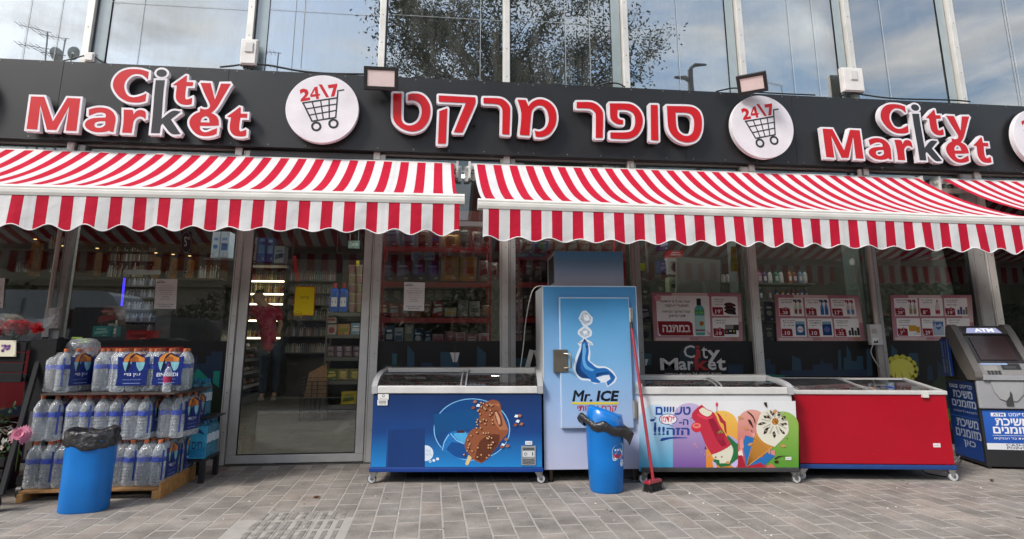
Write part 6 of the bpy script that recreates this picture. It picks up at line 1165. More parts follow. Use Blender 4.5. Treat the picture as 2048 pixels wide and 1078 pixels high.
obj('side_poster', pr.mb, M_PRINT, ATM)
mb = MB(); mb.box(-0.03, -0.005, D - 0.20, D - 0.05, 0.80, 1.16, AB2); bd = obj('side_board', mb, M_PRINT, ATM, M=M, bev=0.002)
pr = Print(lambda u, v, l: M @ Vector((-0.03 - l, D - 0.05 - v, 0.80 + u)), lift=0.002)
pr.text('משיכת מזומנים', 0.33, 0.06, 0.03, 0.03, TG, 0.05); pr.text('ללקוחות כל הבנקים', 0.33, 0.115, 0.03, 0.085, TG, 0.03); pr.rect(0, 0.14, 0.36, 0.15, TG); obj('board_print', pr.mb, M_PRINT, bd)
# ================================================================== WATER BOTTLES
NB_ = H('#1c2f78'); OR = H('#d98a3e'); CYN = H('#8cc6cf'); BAND = H('#153fae')
R_ = 0.052
def bottle_mesh():
    m = MB(); prof = [(0.030, 0.0), (0.047, 0.006), (R_, 0.022)]
    for k in range(6): z = 0.035 + k * 0.022; prof += [(R_ - 0.001, z), (R_ - 0.005, z + 0.011)]
    prof += [(R_ - 0.003, 0.172), (R_ - 0.003, 0.208), (R_, 0.215), (R_ - 0.002, 0.235), (R_ - 0.010, 0.262), (0.028, 0.285), (0.016, 0.298), (0.0155, 0.308)]
    m.lathe(prof, (1, 1, 1), 14); return m
_bm = mesh_of('water_bottle', bottle_mesh(), M_CLEAR, Vector((0, 0, 0)))
m = MB(); m.lathe([(0.0175, 0.306), (0.0175, 0.326), (0.015, 0.328)], H('#c2693f'), 10); _cm = mesh_of('cap', m, M_SATIN, Vector((0, 0, 0)))
m = MB(); m.lathe([(R_ - 0.001, 0.174), (R_ - 0.001, 0.208)], BAND, 14, cap=False); _lm = mesh_of('label', m, M_PRINT, Vector((0, 0, 0)))
def wrap_print(latin):
    pr = Print(lambda u, v, l: Vector((2 * R_ + 0.004 + l, u, v)), lift=0.001)
    pr.poly([(-0.105, 0.05), (0.105, 0.05), (0.10, 0.12), (0.112, 0.27), (0.075, 0.262), (0.06, 0.285), (-0.06, 0.285), (-0.075, 0.262), (-0.112, 0.27), (-0.10, 0.12)], NB_, sm=False)
    pr.poly([(-0.07, 0.228), (-0.062, 0.262), (-0.03, 0.29), (0.01, 0.295), (0.05, 0.28), (0.074, 0.25), (0.072, 0.228)], OR, sm=True); pr.poly([(-0.03, 0.228), (-0.02, 0.26), (0.005, 0.27), (0.03, 0.26), (0.036, 0.228)], H('#a8622c'), sm=True)
    pr.poly([(-0.075, 0.226), (-0.012, 0.226), (-0.03, 0.175), (-0.05, 0.155), (-0.064, 0.185)], CYN, sm=True); pr.poly([(0.015, 0.226), (0.078, 0.226), (0.068, 0.175), (0.045, 0.155), (0.025, 0.19)], CYN, sm=True); pr.poly([(-0.03, 0.245), (0.01, 0.285), (0.06, 0.262), (0.074, 0.268), (0.012, 0.296), (-0.026, 0.268), (-0.05, 0.16), (-0.035, 0.15), (-0.018, 0.2)], (0.008, 0.012, 0.04), sm=True)
    pr.text('EIN GEDI' if latin else 'עין גדי', -0.055 - 0.02 * latin, 0.115, 0.055 + 0.02 * latin, 0.143, H('#e2e6ee'), 0.04); pr.text('מים מינרליים טבעיים', -0.06, 0.09, 0.06, 0.10, H('#9fb0d8')); pr.rect(-0.06, 0.065, 0.06, 0.069, H('#9fb0d8')); return pr.mb
def pack(latin):
    r = thing('water_pack', 'x', 'water pack', (0, 0, 0), 'six packs of clear water bottles stacked on the pallet')
    for i in (-1, 1):
        for j in (-1, 0, 1):
            b = inst('bottle', _bm, (i * R_ * 1.01, j * R_ * 2.02, 0), (0, 0, rr.uniform(0, 6)), r); inst('cap', _cm, (i * R_ * 1.01, j * R_ * 2.02, 0), parent=b); inst('label', _lm, (i * R_ * 1.01, j * R_ * 2.02, 0), parent=b)
    for s_ in (0, 1):
        Mx = Matrix.Rotation(math.pi * s_, 4, 'Z'); m = MB(); q = wrap_print(latin); m.v = [Mx @ v for v in q.v]; m.f, m.c, m.sm = q.f, q.c, q.sm; obj('printed_wrap', m, M_WRAP, r)
        m = MB(); m.box(-0.001, 0.038, -0.003, 0.0, 0.05, 0.262, NB_, M=Mx @ Matrix.Translation((R_ * 1.93, -0.160, 0)) @ Matrix.Diagonal((0.32, 1, 1, 1))); obj('wrap_edge', m, M_WRAP, r)
    # shrink film around the bottles
    prof = [(0.93, 0.0), (1.0, 0.02), (0.985, 0.15), (1.0, 0.24), (0.80, 0.285), (0.72, 0.30)]
    vs, fs = tapered([(0.108 * a, 0.160 * a, z + 0.001, 0) for a, z in prof], 5.0, n=32); m = MB(); m.add(vs, fs, (1, 1, 1), True); obj('film', m, M_FILM, r)
    return r
PA, PB = pack(False), pack(True)
used = {PA: False, PB: False}
def put(src, x, y, z, rot, label):
    if not used[src]: used[src] = True; src.location = (x, y, z); src.rotation_euler = (0, 0, rot); src['label'] = label; return src
    return dup(src, (x, y, z), rot, label)
PY = -1.09
PX = lambda px, y=PY - 0.16: at(px, 900, y).x
T1 = [(302, 'rightmost pack in the front of the bottom layer, over the wooden pallet end'), (245, 'second pack from right in the bottom layer'), (188, 'bottom layer pack just right of the blue bin'), (132, 'bottom layer pack hidden behind the blue bin'), (78, 'leftmost pack of the bottom layer, beside the black flower stand')]
for k, (px, l) in enumerate(T1): put(PA, PX(px), PY + rp.uniform(-0.015, 0.02), 0.075, rp.uniform(-0.09, 0.06), l)
for k, (px, l) in enumerate([(80, 'leftmost pack of the middle layer, under the board'), (146, 'middle layer pack above the left half of the blue bin'), (202, 'middle layer pack above the right half of the blue bin'), (262, 'middle layer pack right of the black bin bag'), (330, 'rightmost pack of the middle layer, its printed side turned to the door')]): put(PA, PX(px), PY + (0.06 if px == 330 else 0), 0.408, rp.uniform(-0.10, 0.06) - (0.12 if px == 330 else 0), l)
for k, (dx_, z, l) in enumerate([(0, 0.075, 'back pack of the bottom layer at the pallet end by the door'), (0.04, 0.408, 'back pack of the middle layer, behind the rightmost one')]): put(PA, PX(302) + 0.01 + dx_, PY + 0.33 + 0.03 * k, z, -0.05, l)
put(PA, PX(245), PY + 0.33, 0.075, 0, 'back row pack of the bottom layer, hardly visible'); put(PA, PX(262), PY + 0.33, 0.408, 0, 'back row pack of the middle layer, hardly visible')
ZB3 = 0.755
put(PA, PX(92), PY + 0.02, ZB3, -0.35, 'leftmost pack on the dark board, turned so that its navy wrap shows'); put(PA, PX(172), PY + 0.12, ZB3, 0.05, 'clear fronted pack on the board between the two turned packs')
put(PA, PX(236), PY - 0.02, ZB3, -1.35, 'pack in the middle of the dark board with its navy wrap facing the street'); put(PB, PX(305), PY + 0.03, ZB3, -1.42, 'rightmost pack on the board, directly behind the small bottle with the pink label')
for k, (px, y) in enumerate(((120, 0.34), (190, 0.36), (262, 0.34))): put(PA, PX(px), PY + y, ZB3, 0.1 * k, ('back left', 'back middle', 'back right')[k] + ' pack on the dark board, only its orange caps showing')
# pallet, board and struts
PLT = thing('pallet', 'low wooden pallet under the stacked water packs', 'pallet', (-2.45, PY, 0))
xl, xr = atz(52, 998).x, atz(316, 998).x
for x in (xl, (xl + xr) / 2, xr - 0.045): mb = MB(); mb.box(x, x + 0.045, PY - 0.22, PY + 0.52, 0.0, 0.058, H('#b98a55')); obj('stringer', mb, M_WOOD, PLT, bev=0.003)
for k in range(7): mb = MB(); y = PY - 0.20 + k * 0.105; mb.box(xl, xr, y, y + 0.08, 0.0585, 0.074, H('#a87c4c')); obj('plank', mb, M_WOOD, PLT, bev=0.002)
mb = MB(); mb.box(xr - 0.001, xr + 0.018, PY - 0.22, PY + 0.50, 0.0, 0.115, H('#b9864c')); obj('side_board', mb, M_WOOD, PLT, bev=0.003)
mb = MB(); mb.add([(PX(66), PY - 0.17, 0.742), (PX(340), PY - 0.19, 0.742), (PX(372), PY + 0.16, 0.742), (PX(355), PY + 0.52, 0.742), (PX(80), PY + 0.52, 0.742)] + [(PX(66), PY - 0.17, 0.753), (PX(340), PY - 0.19, 0.753), (PX(372), PY + 0.16, 0.753), (PX(355), PY + 0.52, 0.753), (PX(80), PY + 0.52, 0.753)], [(0, 4, 3, 2, 1), (5, 6, 7, 8, 9), (0, 1, 6, 5), (1, 2, 7, 6), (2, 3, 8, 7), (3, 4, 9, 8), (4, 0, 5, 9)], H('#4a3f3b'))
obj('board', mb, M_SATIN, label='dark brown board laid between the middle and the upper layer of water packs', cat='board')
m = MB(); m.lathe([(0.02, 0), (0.03, 0.004), (0.031, 0.05), (0.028, 0.08), (0.031, 0.13), (0.022, 0.17), (0.011, 0.19), (0.011, 0.2)], (1, 1, 1), 14, M=Matrix.Translation((PX(319), PY - 0.15, 0.754)))
sb = obj('small_bottle', m, M_CLEAR, label='small clear bottle with a pink label standing at the right end of the dark board', cat='bottle'); WB[sb] = sb.location.copy()
m = MB(); m.lathe([(0.031, 0.075), (0.0325, 0.12)], H('#a12d55'), 14, M=Matrix.Translation((PX(319), PY - 0.15, 0.754)), cap=False); obj('label', m, M_PRINT, sb)
m = MB(); m.lathe([(0.0125, 0.198), (0.0125, 0.216)], H('#5a2f6a'), 10, M=Matrix.Translation((PX(319), PY - 0.15, 0.754))); obj('cap', m, M_SATIN, sb)
c_ = at(166, 700, PY + 0.1); m = MB(); vs, fs = tapered([(0.10, 0.08, -0.02, 0), (0.118, 0.09, 0.03, 0), (0.112, 0.085, 0.07, 0), (0.085, 0.06, 0.10, 0), (0.05, 0.04, 0.108, 0), (0.01, 0.01, 0.11, 0)], 3, n=24); m.add([Vector(v) + Vector((c_.x, c_.y, 1.055)) for v in vs], fs, (1, 1, 1), True)
jg = obj('water_jug', m, M_CLEAR, label='clear water jug with a pale green label lying on top of the packs', cat='water jug'); m = MB()
for k, (dx_, rz) in enumerate(((-0.04, 0.3), (0.0, -0.2), (0.05, 0.9), (0.02, 0.0))): m.box(-0.035, 0.035, -0.012, 0.012, 0.0, 0.003, H('#8fb04a'), M=Matrix.Translation((c_.x + dx_, c_.y - 0.035 - k * 0.004, 1.165 - 0.01 * k)) @ Matrix.Rotation(rz, 4, 'Z') @ Matrix.Rotation(0.5, 4, 'X'))
obj('label', m, M_WRAP, jg)
# blue packs on the low black table by the door
tx0, tx1 = at(368, 915, -0.75).x, at(368, 915, -0.75).x + 0.185
TB = thing('low_table', 'low black slatted table carrying turquoise water packs beside the door', 'table', ((tx0 + tx1) / 2, -0.45, 0))
for k in range(5): mb = MB(); x = tx0 + k * (tx1 - tx0) / 5; mb.box(x, x + (tx1 - tx0) / 5 - 0.006, -0.80, -0.40, 0.165, 0.185, (0.022, 0.022, 0.023)); obj('slat', mb, M_SATIN, TB, bev=0.002)
for x in (tx0, tx1 - 0.045):
    for y in (-0.80, -0.45): mb = MB(); mb.box(x, x + 0.04, y, y + 0.045, 0.0, 0.1645, (0.022, 0.022, 0.023)); obj('leg', mb, M_SATIN, TB, bev=0.002)
def bbottle(): m = MB(); m.lathe([(0.028, 0), (0.038, 0.006), (0.04, 0.03), (0.036, 0.05), (0.04, 0.07), (0.036, 0.10), (0.040, 0.13), (0.04, 0.2), (0.03, 0.25), (0.014, 0.275), (0.014, 0.285)], (1, 1, 1), 12); return m
_bb = mesh_of('bottle', bbottle(), M_BLUECLEAR, Vector((0, 0, 0)))
m = MB(); m.lathe([(0.0405, 0.12), (0.0405, 0.19)], H('#c9d8e2'), 12, cap=False); _bl = mesh_of('label', m, M_PRINT, Vector((0, 0, 0)))
m = MB(); m.lathe([(0.016, 0.283), (0.016, 0.30)], H('#2f7fc4'), 10); _bc = mesh_of('cap', m, M_SATIN, Vector((0, 0, 0)))
def bpack(x, y, z, label, sheet_=True, nx=2, ny=3):
    r = thing('turquoise_water_pack', label, 'water pack', (x, y, z), 'turquoise water packs beside the door')
    for i in range(nx):
        for j in range(ny):
            p = (x + (i - (nx - 1) / 2) * 0.081, y + (j - (ny - 1) / 2) * 0.081, z); b = inst('bottle', _bb, p, parent=r); inst('label', _bl, p, parent=b); inst('cap', _bc, p, parent=b)
    if sheet_:
        mb = MB(); hx = nx * 0.0405; mb.box(x - hx - 0.003, x + hx + 0.003, y - ny * 0.0405 - 0.004, y - ny * 0.0405 - 0.002, z + 0.005, z + 0.26, H('#3aa5cf')); s = obj('printed_wrap', mb, M_WRAP, r)
        pr = Print(flat(x - hx, z, y - ny * 0.0405 - 0.004)); pr.text('מים', 0.05, 0.08, 0.13, 0.14, H('#123c74'), 0.04); pr.poly([(0.02, 0.2), (0.10, 0.24), (0.15, 0.19), (0.08, 0.21)], H('#123c74'), sm=True); pr.poly([(0, 0.06), (0.16, 0.10), (0.16, 0.02), (0, 0.01)], H('#1f86b8')); obj('wrap_print', pr.mb, M_WRAP, s)
for k, (x, y, l) in enumerate(((tx0 + 0.095, -0.70, 'turquoise water pack at the front of the low black table'), (tx0 + 0.10, -0.52, 'turquoise water pack at the back of the low black table'))): bpack(x, y, 0.186, l, k == 0, 2, 2)
mb = MB(); mb.box(tx0 - 0.02, tx1 + 0.015, -0.79, -0.40, 0.50, 0.512, (0.025, 0.025, 0.025)); obj('dark_board', mb, M_SATIN, label='thin black board lying on top of the turquoise water packs', cat='board')
bpack(tx0 + 0.02, -0.55, 0.513, 'turquoise water pack standing on the thin black board behind the clear packs', False, 2, 2)
# ================================================================== FLOWER STAND
FS = thing('flower_stand', 'black slatted flower stand with sloping legs at the left edge', 'flower stand', (-3.4, -1.2, 0)); K2 = (0.007, 0.007, 0.008)
def PP(px, py, Y): return at(px, py, Y)
a = PP(88, 674, -1.1); b = PP(4, 962, -1.62)
for dy_, dx_ in ((0.0, 0.0), (0.42, 0.0)):
    mb = MB(); s_ = Vector((0.018, 0, 0)); n_ = Vector((0, 0.03, 0)); A_, B_ = a + Vector((0, dy_ * 0.55, 0)), Vector((b.x, b.y + dy_, 0.12)); mb.add([A_ - s_, A_ + s_, B_ + s_, B_ - s_, A_ - s_ + n_, A_ + s_ + n_, B_ + s_ + n_, B_ - s_ + n_], [(0, 1, 2, 3), (4, 7, 6, 5), (0, 4, 5, 1), (1, 5, 6, 2), (2, 6, 7, 3), (3, 7, 4, 0)], K2); obj('leg', mb, M_MATTE, FS, bev=0.004)
for k in range(4):
    z = 1.13 - k * 0.075; mb = MB(); mb.box(-4.6, a.x - 0.04, -1.24, -1.22, z - 0.068, z, K2); obj('front_slat', mb, M_MATTE, FS, bev=0.003)
for k in range(3): mb = MB(); y = -1.21 + k * 0.16; mb.box(a.x - 0.038 , a.x + 0.15 - k * 0.02, y + 0.02, y + 0.15, 0.62 + 0.05 * k, 1.16, K2); obj('side_slat', mb, M_MATTE, FS, bev=0.003)
for nm, z, y0, y1 in (('shelf', 0.84, -1.22, -0.7), ('shelf', 0.50, -1.42, -0.8), ('shelf', 0.20, -1.60, -0.9)): mb = MB(); mb.box(-4.6, a.x - 0.02 - (0.2 if z < 0.6 else 0) - (0.1 if z < 0.3 else 0), y0, y1, z, z + 0.03, K2); obj(nm, mb, M_SATIN, FS, bev=0.003)
for z, y in ((0.34, -1.50), (0.26, -1.50), (0.16, -1.60)): mb = MB(); mb.box(-4.6, PP(20, 850, y).x, y, y + 0.02, z - 0.06, z, K2); obj('front_slat', mb, M_MATTE, FS, bev=0.003)
for px_, y in ((46, -1.15), (-5, -1.55)): mb = MB(); p = PP(px_, 960, y); mb.lathe([(0.02, -0.02), (0.05, -0.018), (0.05, 0.018), (0.02, 0.02)], (0.02, 0.02, 0.02), 16, M=Matrix.Translation((p.x, y, 0.05)) @ Matrix.Rotation(math.pi / 2, 4, 'Y')); obj('castor', mb, M_SATIN, FS); mb = MB(); mb.box(p.x - 0.03, p.x + 0.03, y - 0.03, y + 0.03, 0.098, 0.16, K2); obj('castor_fork', mb, M_SATIN, FS)
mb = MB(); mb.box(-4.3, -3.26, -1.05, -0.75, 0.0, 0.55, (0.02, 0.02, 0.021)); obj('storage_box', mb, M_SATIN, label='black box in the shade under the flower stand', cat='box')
q = [PP(-20, 680, -1.26), PP(32, 681, -1.26), PP(31, 713, -1.26), PP(-20, 713, -1.26)]
mb = MB(); f_ = [(p.x, -1.262, p.z) for p in q]; k_ = [(p.x, -1.25, p.z) for p in q]; mb.add(f_ + k_, [(0, 1, 2, 3), (4, 7, 6, 5), (0, 4, 5, 1), (1, 5, 6, 2), (2, 6, 7, 3), (3, 7, 4, 0)], H('#d9d2bc')); cd_ = obj('flower_card', mb, M_PAPER, label='cream card with purple flowers fixed to the front of the flower stand', cat='card')
pr = Print(crop(0, 600, 2.568, -1.262), lift=0.001); q_ = random.Random(8)
for k in range(16): pr.disc(8 + q_.uniform(-4, 42), 248 + q_.uniform(-14, 14), 7, q_.choice((H('#6d4a7a'), H('#8f6a94'), H('#4a2f5c'))), n=8)
for u, v in ((74, 212), (74, 284)): pr.disc(u, v, 2.5, (0.05, 0.05, 0.05), n=8)
obj('print', pr.mb, M_PAPER, cd_)
# bouquet
bc = PP(30, 655, -1.12)
BQ = thing('bouquet', 'red and white flower bouquet in clear wrapping on top of the flower stand', 'bouquet', (bc.x, bc.y, 1.17))
def flower(c, r_, colr, n=14, tilt=(0, 0)):
    m = MB(); Mx = Matrix.Translation(c) @ Matrix.Rotation(tilt[0], 4, 'X') @ Matrix.Rotation(tilt[1], 4, 'Y')
    for L_ in range(4):
        rr_ = r_ * (1 - 0.2 * L_)
        for k in range(n):
            a_ = 2 * math.pi * (k + 0.5 * (L_ % 2)) / n; d = Vector((math.cos(a_), math.sin(a_), 0)); e = Vector((-d.y, d.x, 0)) * rr_ * 0.2; h_ = 0.007 * L_
            m.add([d * rr_ * 0.2 + Vector((0, 0, h_)), d * rr_ * 0.7 + e + Vector((0, 0, h_ + 0.006)), d * rr_ + Vector((0, 0, h_ - 0.002 + 0.01 * L_)), d * rr_ * 0.7 - e + Vector((0, 0, h_ + 0.006))], [(0, 1, 2, 3)], tuple(min(1, c_ * (0.8 + 0.1 * L_)) for c_ in colr), M=Mx)
    return m
for k in range(15):
    x = bc.x + 0.02 + rr.uniform(-0.17, 0.20); y = bc.y + rr.uniform(-0.10, 0.04); z = bc.z - 0.01 + rr.uniform(-0.015, 0.03); obj('red_flower', flower((x, y, z), rr.uniform(0.045, 0.055), H('#c01822'), 14, (rr.uniform(0.5, 1.2), rr.uniform(-0.5, 0.5))), M_LEAF, BQ)
for k in range(6): x = bc.x - 0.06 + rr.uniform(-0.08, 0.08); obj('white_flower', flower((x, bc.y + 0.06 + rr.uniform(-0.02, 0.03), bc.z + 0.055 + rr.uniform(-0.01, 0.015)), 0.042, H('#e6ddc6'), 14, (rr.uniform(0.3, 0.9), rr.uniform(-0.4, 0.4))), M_LEAF, BQ)
mb = MB(); n = 28; vs = []
for j, (rx, ry, z) in enumerate(((0.07, 0.05, -0.10), (0.16, 0.10, -0.05), (0.22, 0.14, 0.02), (0.26, 0.16, 0.085))):
    for k in range(n): t = 2 * math.pi * k / n; f_ = 1 + 0.07 * math.sin(5 * t + j) * j / 3; vs.append((bc.x + 0.02 + math.cos(t) * rx * f_, bc.y + math.sin(t) * ry * f_, bc.z + z + 0.02 * math.sin(3 * t) * j / 3))
mb.add(vs, [(j * n + k, j * n + (k + 1) % n, (j + 1) * n + (k + 1) % n, (j + 1) * n + k) for j in range(3) for k in range(n)], (1, 1, 1), True); obj('clear_wrapping', mb, M_FILM, BQ)
mb = MB()
for k in range(9): mb.tube([(bc.x + rr.uniform(-0.12, 0.12), bc.y - 0.02, bc.z - 0.02), (bc.x + rr.uniform(-0.03, 0.03), bc.y, bc.z - 0.10)], 0.004, H('#4f6a35'), 5)
obj('stems', mb, M_LEAF, BQ)
g = PP(42, 870, -1.42); PG = thing('pink_flower', 'large pink gerbera with green leaves on the lower shelf of the flower stand', 'flower', g)
obj('blossom', flower(g, 0.075, H('#d889a4'), 22, (1.2, 0.2)), M_LEAF, PG)
mb = MB(); mb.blob(g + Vector((0, -0.02, 0)), 0.014, H('#a85a6c'), 8, 5); obj('flower_centre', mb, M_LEAF, PG)
mb = MB(); mb.tube([g, g + Vector((-0.03, 0.05, -0.25))], 0.004, H('#4f6a35'), 5); obj('stem', mb, M_LEAF, PG)
for k, (px_, py_, c, nm, lb) in enumerate(((6, 868, H('#d8d2c0'), 'white_flower', 'cluster of white blossoms left of the pink gerbera'), (-6, 830, H('#3f5a34'), 'leafy_plant', 'dark leafy plant above the white blossoms on the stand'), (8, 905, H('#40593a'), 'leafy_plant', 'green foliage under the pink gerbera'))):
    mb = MB(); p = PP(px_, py_, -1.38)
    for j in range(70):
        d = Vector((rr.uniform(-0.11, 0.08), rr.uniform(-0.08, 0.08), rr.uniform(-0.09, 0.08))); s_ = rr.uniform(0.018, 0.035); Mx = Matrix.Translation(p + d) @ Matrix.Rotation(rr.uniform(0, 6), 4, 'Z') @ Matrix.Rotation(rr.uniform(-1, 1), 4, 'X'); mb.add([(-s_ * 0.4, 0, 0), (0, -s_, 0.004), (s_ * 0.4, 0, 0), (0, s_, -0.004)], [(0, 1, 2, 3)], tuple(q_ * rr.uniform(0.7, 1.2) for q_ in c), M=Mx)
    obj(nm, mb, M_LEAF, label=lb, cat='plant')
# ================================================================== INSIDE THE SHOP
def solid(name, c, rough=0.8, spec=0.2):
    def fn(t, N, L, o):
        p = N('ShaderNodeBsdfPrincipled'); g = N('ShaderNodeNewGeometry'); n = N('ShaderNodeTexNoise'); n.inputs['Scale'].default_value = 9; n.inputs['Detail'].default_value = 5; L(g.outputs['Position'], n.inputs['Vector'])
        r = N('ShaderNodeMapRange'); r.inputs['To Min'].default_value = 0.85; r.inputs['To Max'].default_value = 1.12; L(n.outputs['Fac'], r.inputs[0]); v = N('ShaderNodeVectorMath'); v.operation = 'SCALE'; v.inputs[0].default_value = c; L(r.outputs[0], v.inputs['Scale']); L(v.outputs[0], p.inputs['Base Color'])
        p.inputs['Roughness'].default_value = rough; p.inputs['Specular IOR Level'].default_value = spec; L(p.outputs[0], o.inputs[0])
    return mat(name, fn)
CL = thing('ceiling_lamps', 'row of lit ceiling panels inside the shop, with added fill strips behind the panes', 'ceiling lamp', (0, 4, 3.05))
for x in (-1.6,  1.2, 3.6, 6.0, 8.4):
    for y in (1.3, 3.4): mb = MB(); mb.box(x - 0.5, x + 0.5, y - 0.09, y + 0.09, 3.06, 3.095, (1, 1, 1)); obj('lamp_panel', mb, M_LAMP, CL)
for a, b in panes[:8]: mb = MB(); mb.box(a + 0.05, b - 0.05, 0.04, 0.07, 2.87, 2.89, (1, 1, 1)); obj('fridge_or_fill_strip', mb, M_FILLSTRIP, CL)  # fill strips added behind the awning to brighten the goods near the glass
pr_ = random.Random(21)
def pouch(name, px0, px1, yt, yb, Y, c, c2, label, grp=None, d=0.06, style=0, tilt=0.0):
    A_, B_ = at(px0, yb, Y), at(px1, yb, Y); T_ = at(px0, yt, Y); w_, h_ = (B_.x - A_.x) * 0.985, T_.z - A_.z; n = 5; vs = []; fs = []
    x0, z0 = A_.x, A_.z
    for s_ in (-1, 1):
        for j in range(n + 1):
            t = j / n; th_ = d / 2 * (1 - t ** 3) * (0.75 + 0.25 * math.sin(math.pi * t)) if style != 1 else d / 2
            for i in range(4):
                u = i / 3; b = math.sin(math.pi * u) if style != 1 else 1; pin = 0.02 * w_ * math.sin(math.pi * t) if style != 1 else 0
                vs.append((x0 + pin + (w_ - 2 * pin) * u + tilt * t, Y + d / 2 + s_ * (th_ * (0.25 + 0.75 * b) + 0.002), z0 + h_ * t))
    k = 4 * (n + 1)
    for j in range(n):
        for i in range(3): a_ = j * 4 + i; fs.append((a_, a_ + 1, a_ + 5, a_ + 4)); fs.append((k + a_ + 1, k + a_, k + a_ + 4, k + a_ + 5))
        fs.append((j * 4, j * 4 + 4, k + j * 4 + 4, k + j * 4)); fs.append((j * 4 + 3, k + j * 4 + 3, k + j * 4 + 7, j * 4 + 7))
    fs += [(k, k + 1, k + 2, k + 3, 3, 2, 1, 0), (n * 4, n * 4 + 1, n * 4 + 2, n * 4 + 3, k + n * 4 + 3, k + n * 4 + 2, k + n * 4 + 1, k + n * 4)]
    mb = MB(); mb.add(vs, fs, c, style != 1); o = obj(name, mb, M_WRAP if style != 1 else M_PRINT, label=label, cat='carton' if style == 1 else 'packet', group=grp)
    pr = Print(lambda u, v, l: Vector((x0 + w_ * u + tilt * v, Y - 0.003 - l - (0 if style == 1 else d * 0.02), z0 + h_ * v)), lift=0.002 if style == 1 else 0.006)
    k = pr_.random()
    if k < 0.35: pr.disc(0.5, 0.42, 0.3, c2, ry=0.3 * w_ / h_, n=14)
    elif k < 0.7: pr.rect(0.15, 0.28, 0.85, 0.55, c2)
    else: pr.poly([(0.1, 0.2), (0.9, 0.35), (0.85, 0.6), (0.15, 0.5)], c2)
    pr.rect(0.22, 0.66, 0.78, 0.76, tuple(min(1, q * 1.3 + 0.08) for q in c2)); pr.rect(0.6, 0.06, 0.85, 0.16, tuple(min(1, q * 0.7 + 0.25) for q in c)); obj('label_print', pr.mb, M_PRINT, o); return o
def jar(name, px, yt, yb, Y, rpx, c, cap, label, grp=None, taper_=0.9, cat='bottle'):
    A_ = at(px, yb, Y); T_ = at(px, yt, Y); r_ = at(px + rpx, yb, Y).x - A_.x; h_ = T_.z - A_.z; mb = MB()
    mb.lathe([(r_ * 0.92, 0), (r_, h_ * 0.05), (r_, h_ * 0.55), (r_ * taper_, h_ * 0.72), (r_ * 0.5, h_ * 0.82)], c, 12, M=Matrix.Translation(A_) @ Matrix.Diagonal((1, 0.7, 1, 1))); o = obj(name, mb, M_GLOSS, label=label, cat=cat, group=grp)
    mb = MB(); mb.lathe([(r_ * 0.42, h_ * 0.82), (r_ * 0.40, h_)], cap, 10, M=Matrix.Translation(A_)); obj('cap', mb, M_SATIN, o)
    pr = Print(lambda u, v, l: Vector((A_.x + u * r_, A_.y - r_ * 0.7 * math.cos(u * 1.0) - l - 0.001, A_.z + h_ * v)), lift=0.001); pr.rect(-0.6, 0.18, 0.0, 0.5, WHITE); pr.rect(0.0, 0.18, 0.6, 0.5, WHITE, same=True); pr.rect(-0.4, 0.3, 0.4, 0.38, tuple(q * 0.6 for q in c)); obj('label_print', pr.mb, M_PRINT, o); return o
SR = H('#b3242c')
def shelf_unit(label, name, x0, x1, y0, y1, zs, c, ztop, uprights=True, cat='shelf', back=None, z0=0.0, lip=0.03):
    r = thing(name, label, cat, ((x0 + x1) / 2, (y0 + y1) / 2, z0))
    for z in zs:
        mb = MB(); mb.box(x0, x1, y0 + 0.004, y1, z - 0.012, z, c); mb.box(x0, x1, y0, y0 + 0.003, z - lip - 0.01, z + 0.012, c); obj('shelf_board', mb, M_SATIN, r)
    for x in ((x0 - 0.02, x1) if uprights else ()):
        for y in (y0, y1 - 0.02): mb = MB(); mb.box(x, x + 0.02, y, y + 0.02, z0, ztop, c); obj('upright', mb, M_SATIN, r)
    if back: mb = MB(); mb.box(x0, x1, y1 + 0.002, y1 + 0.012, z0, ztop, back); obj('back_panel', mb, M_MATTE, r)
    return r
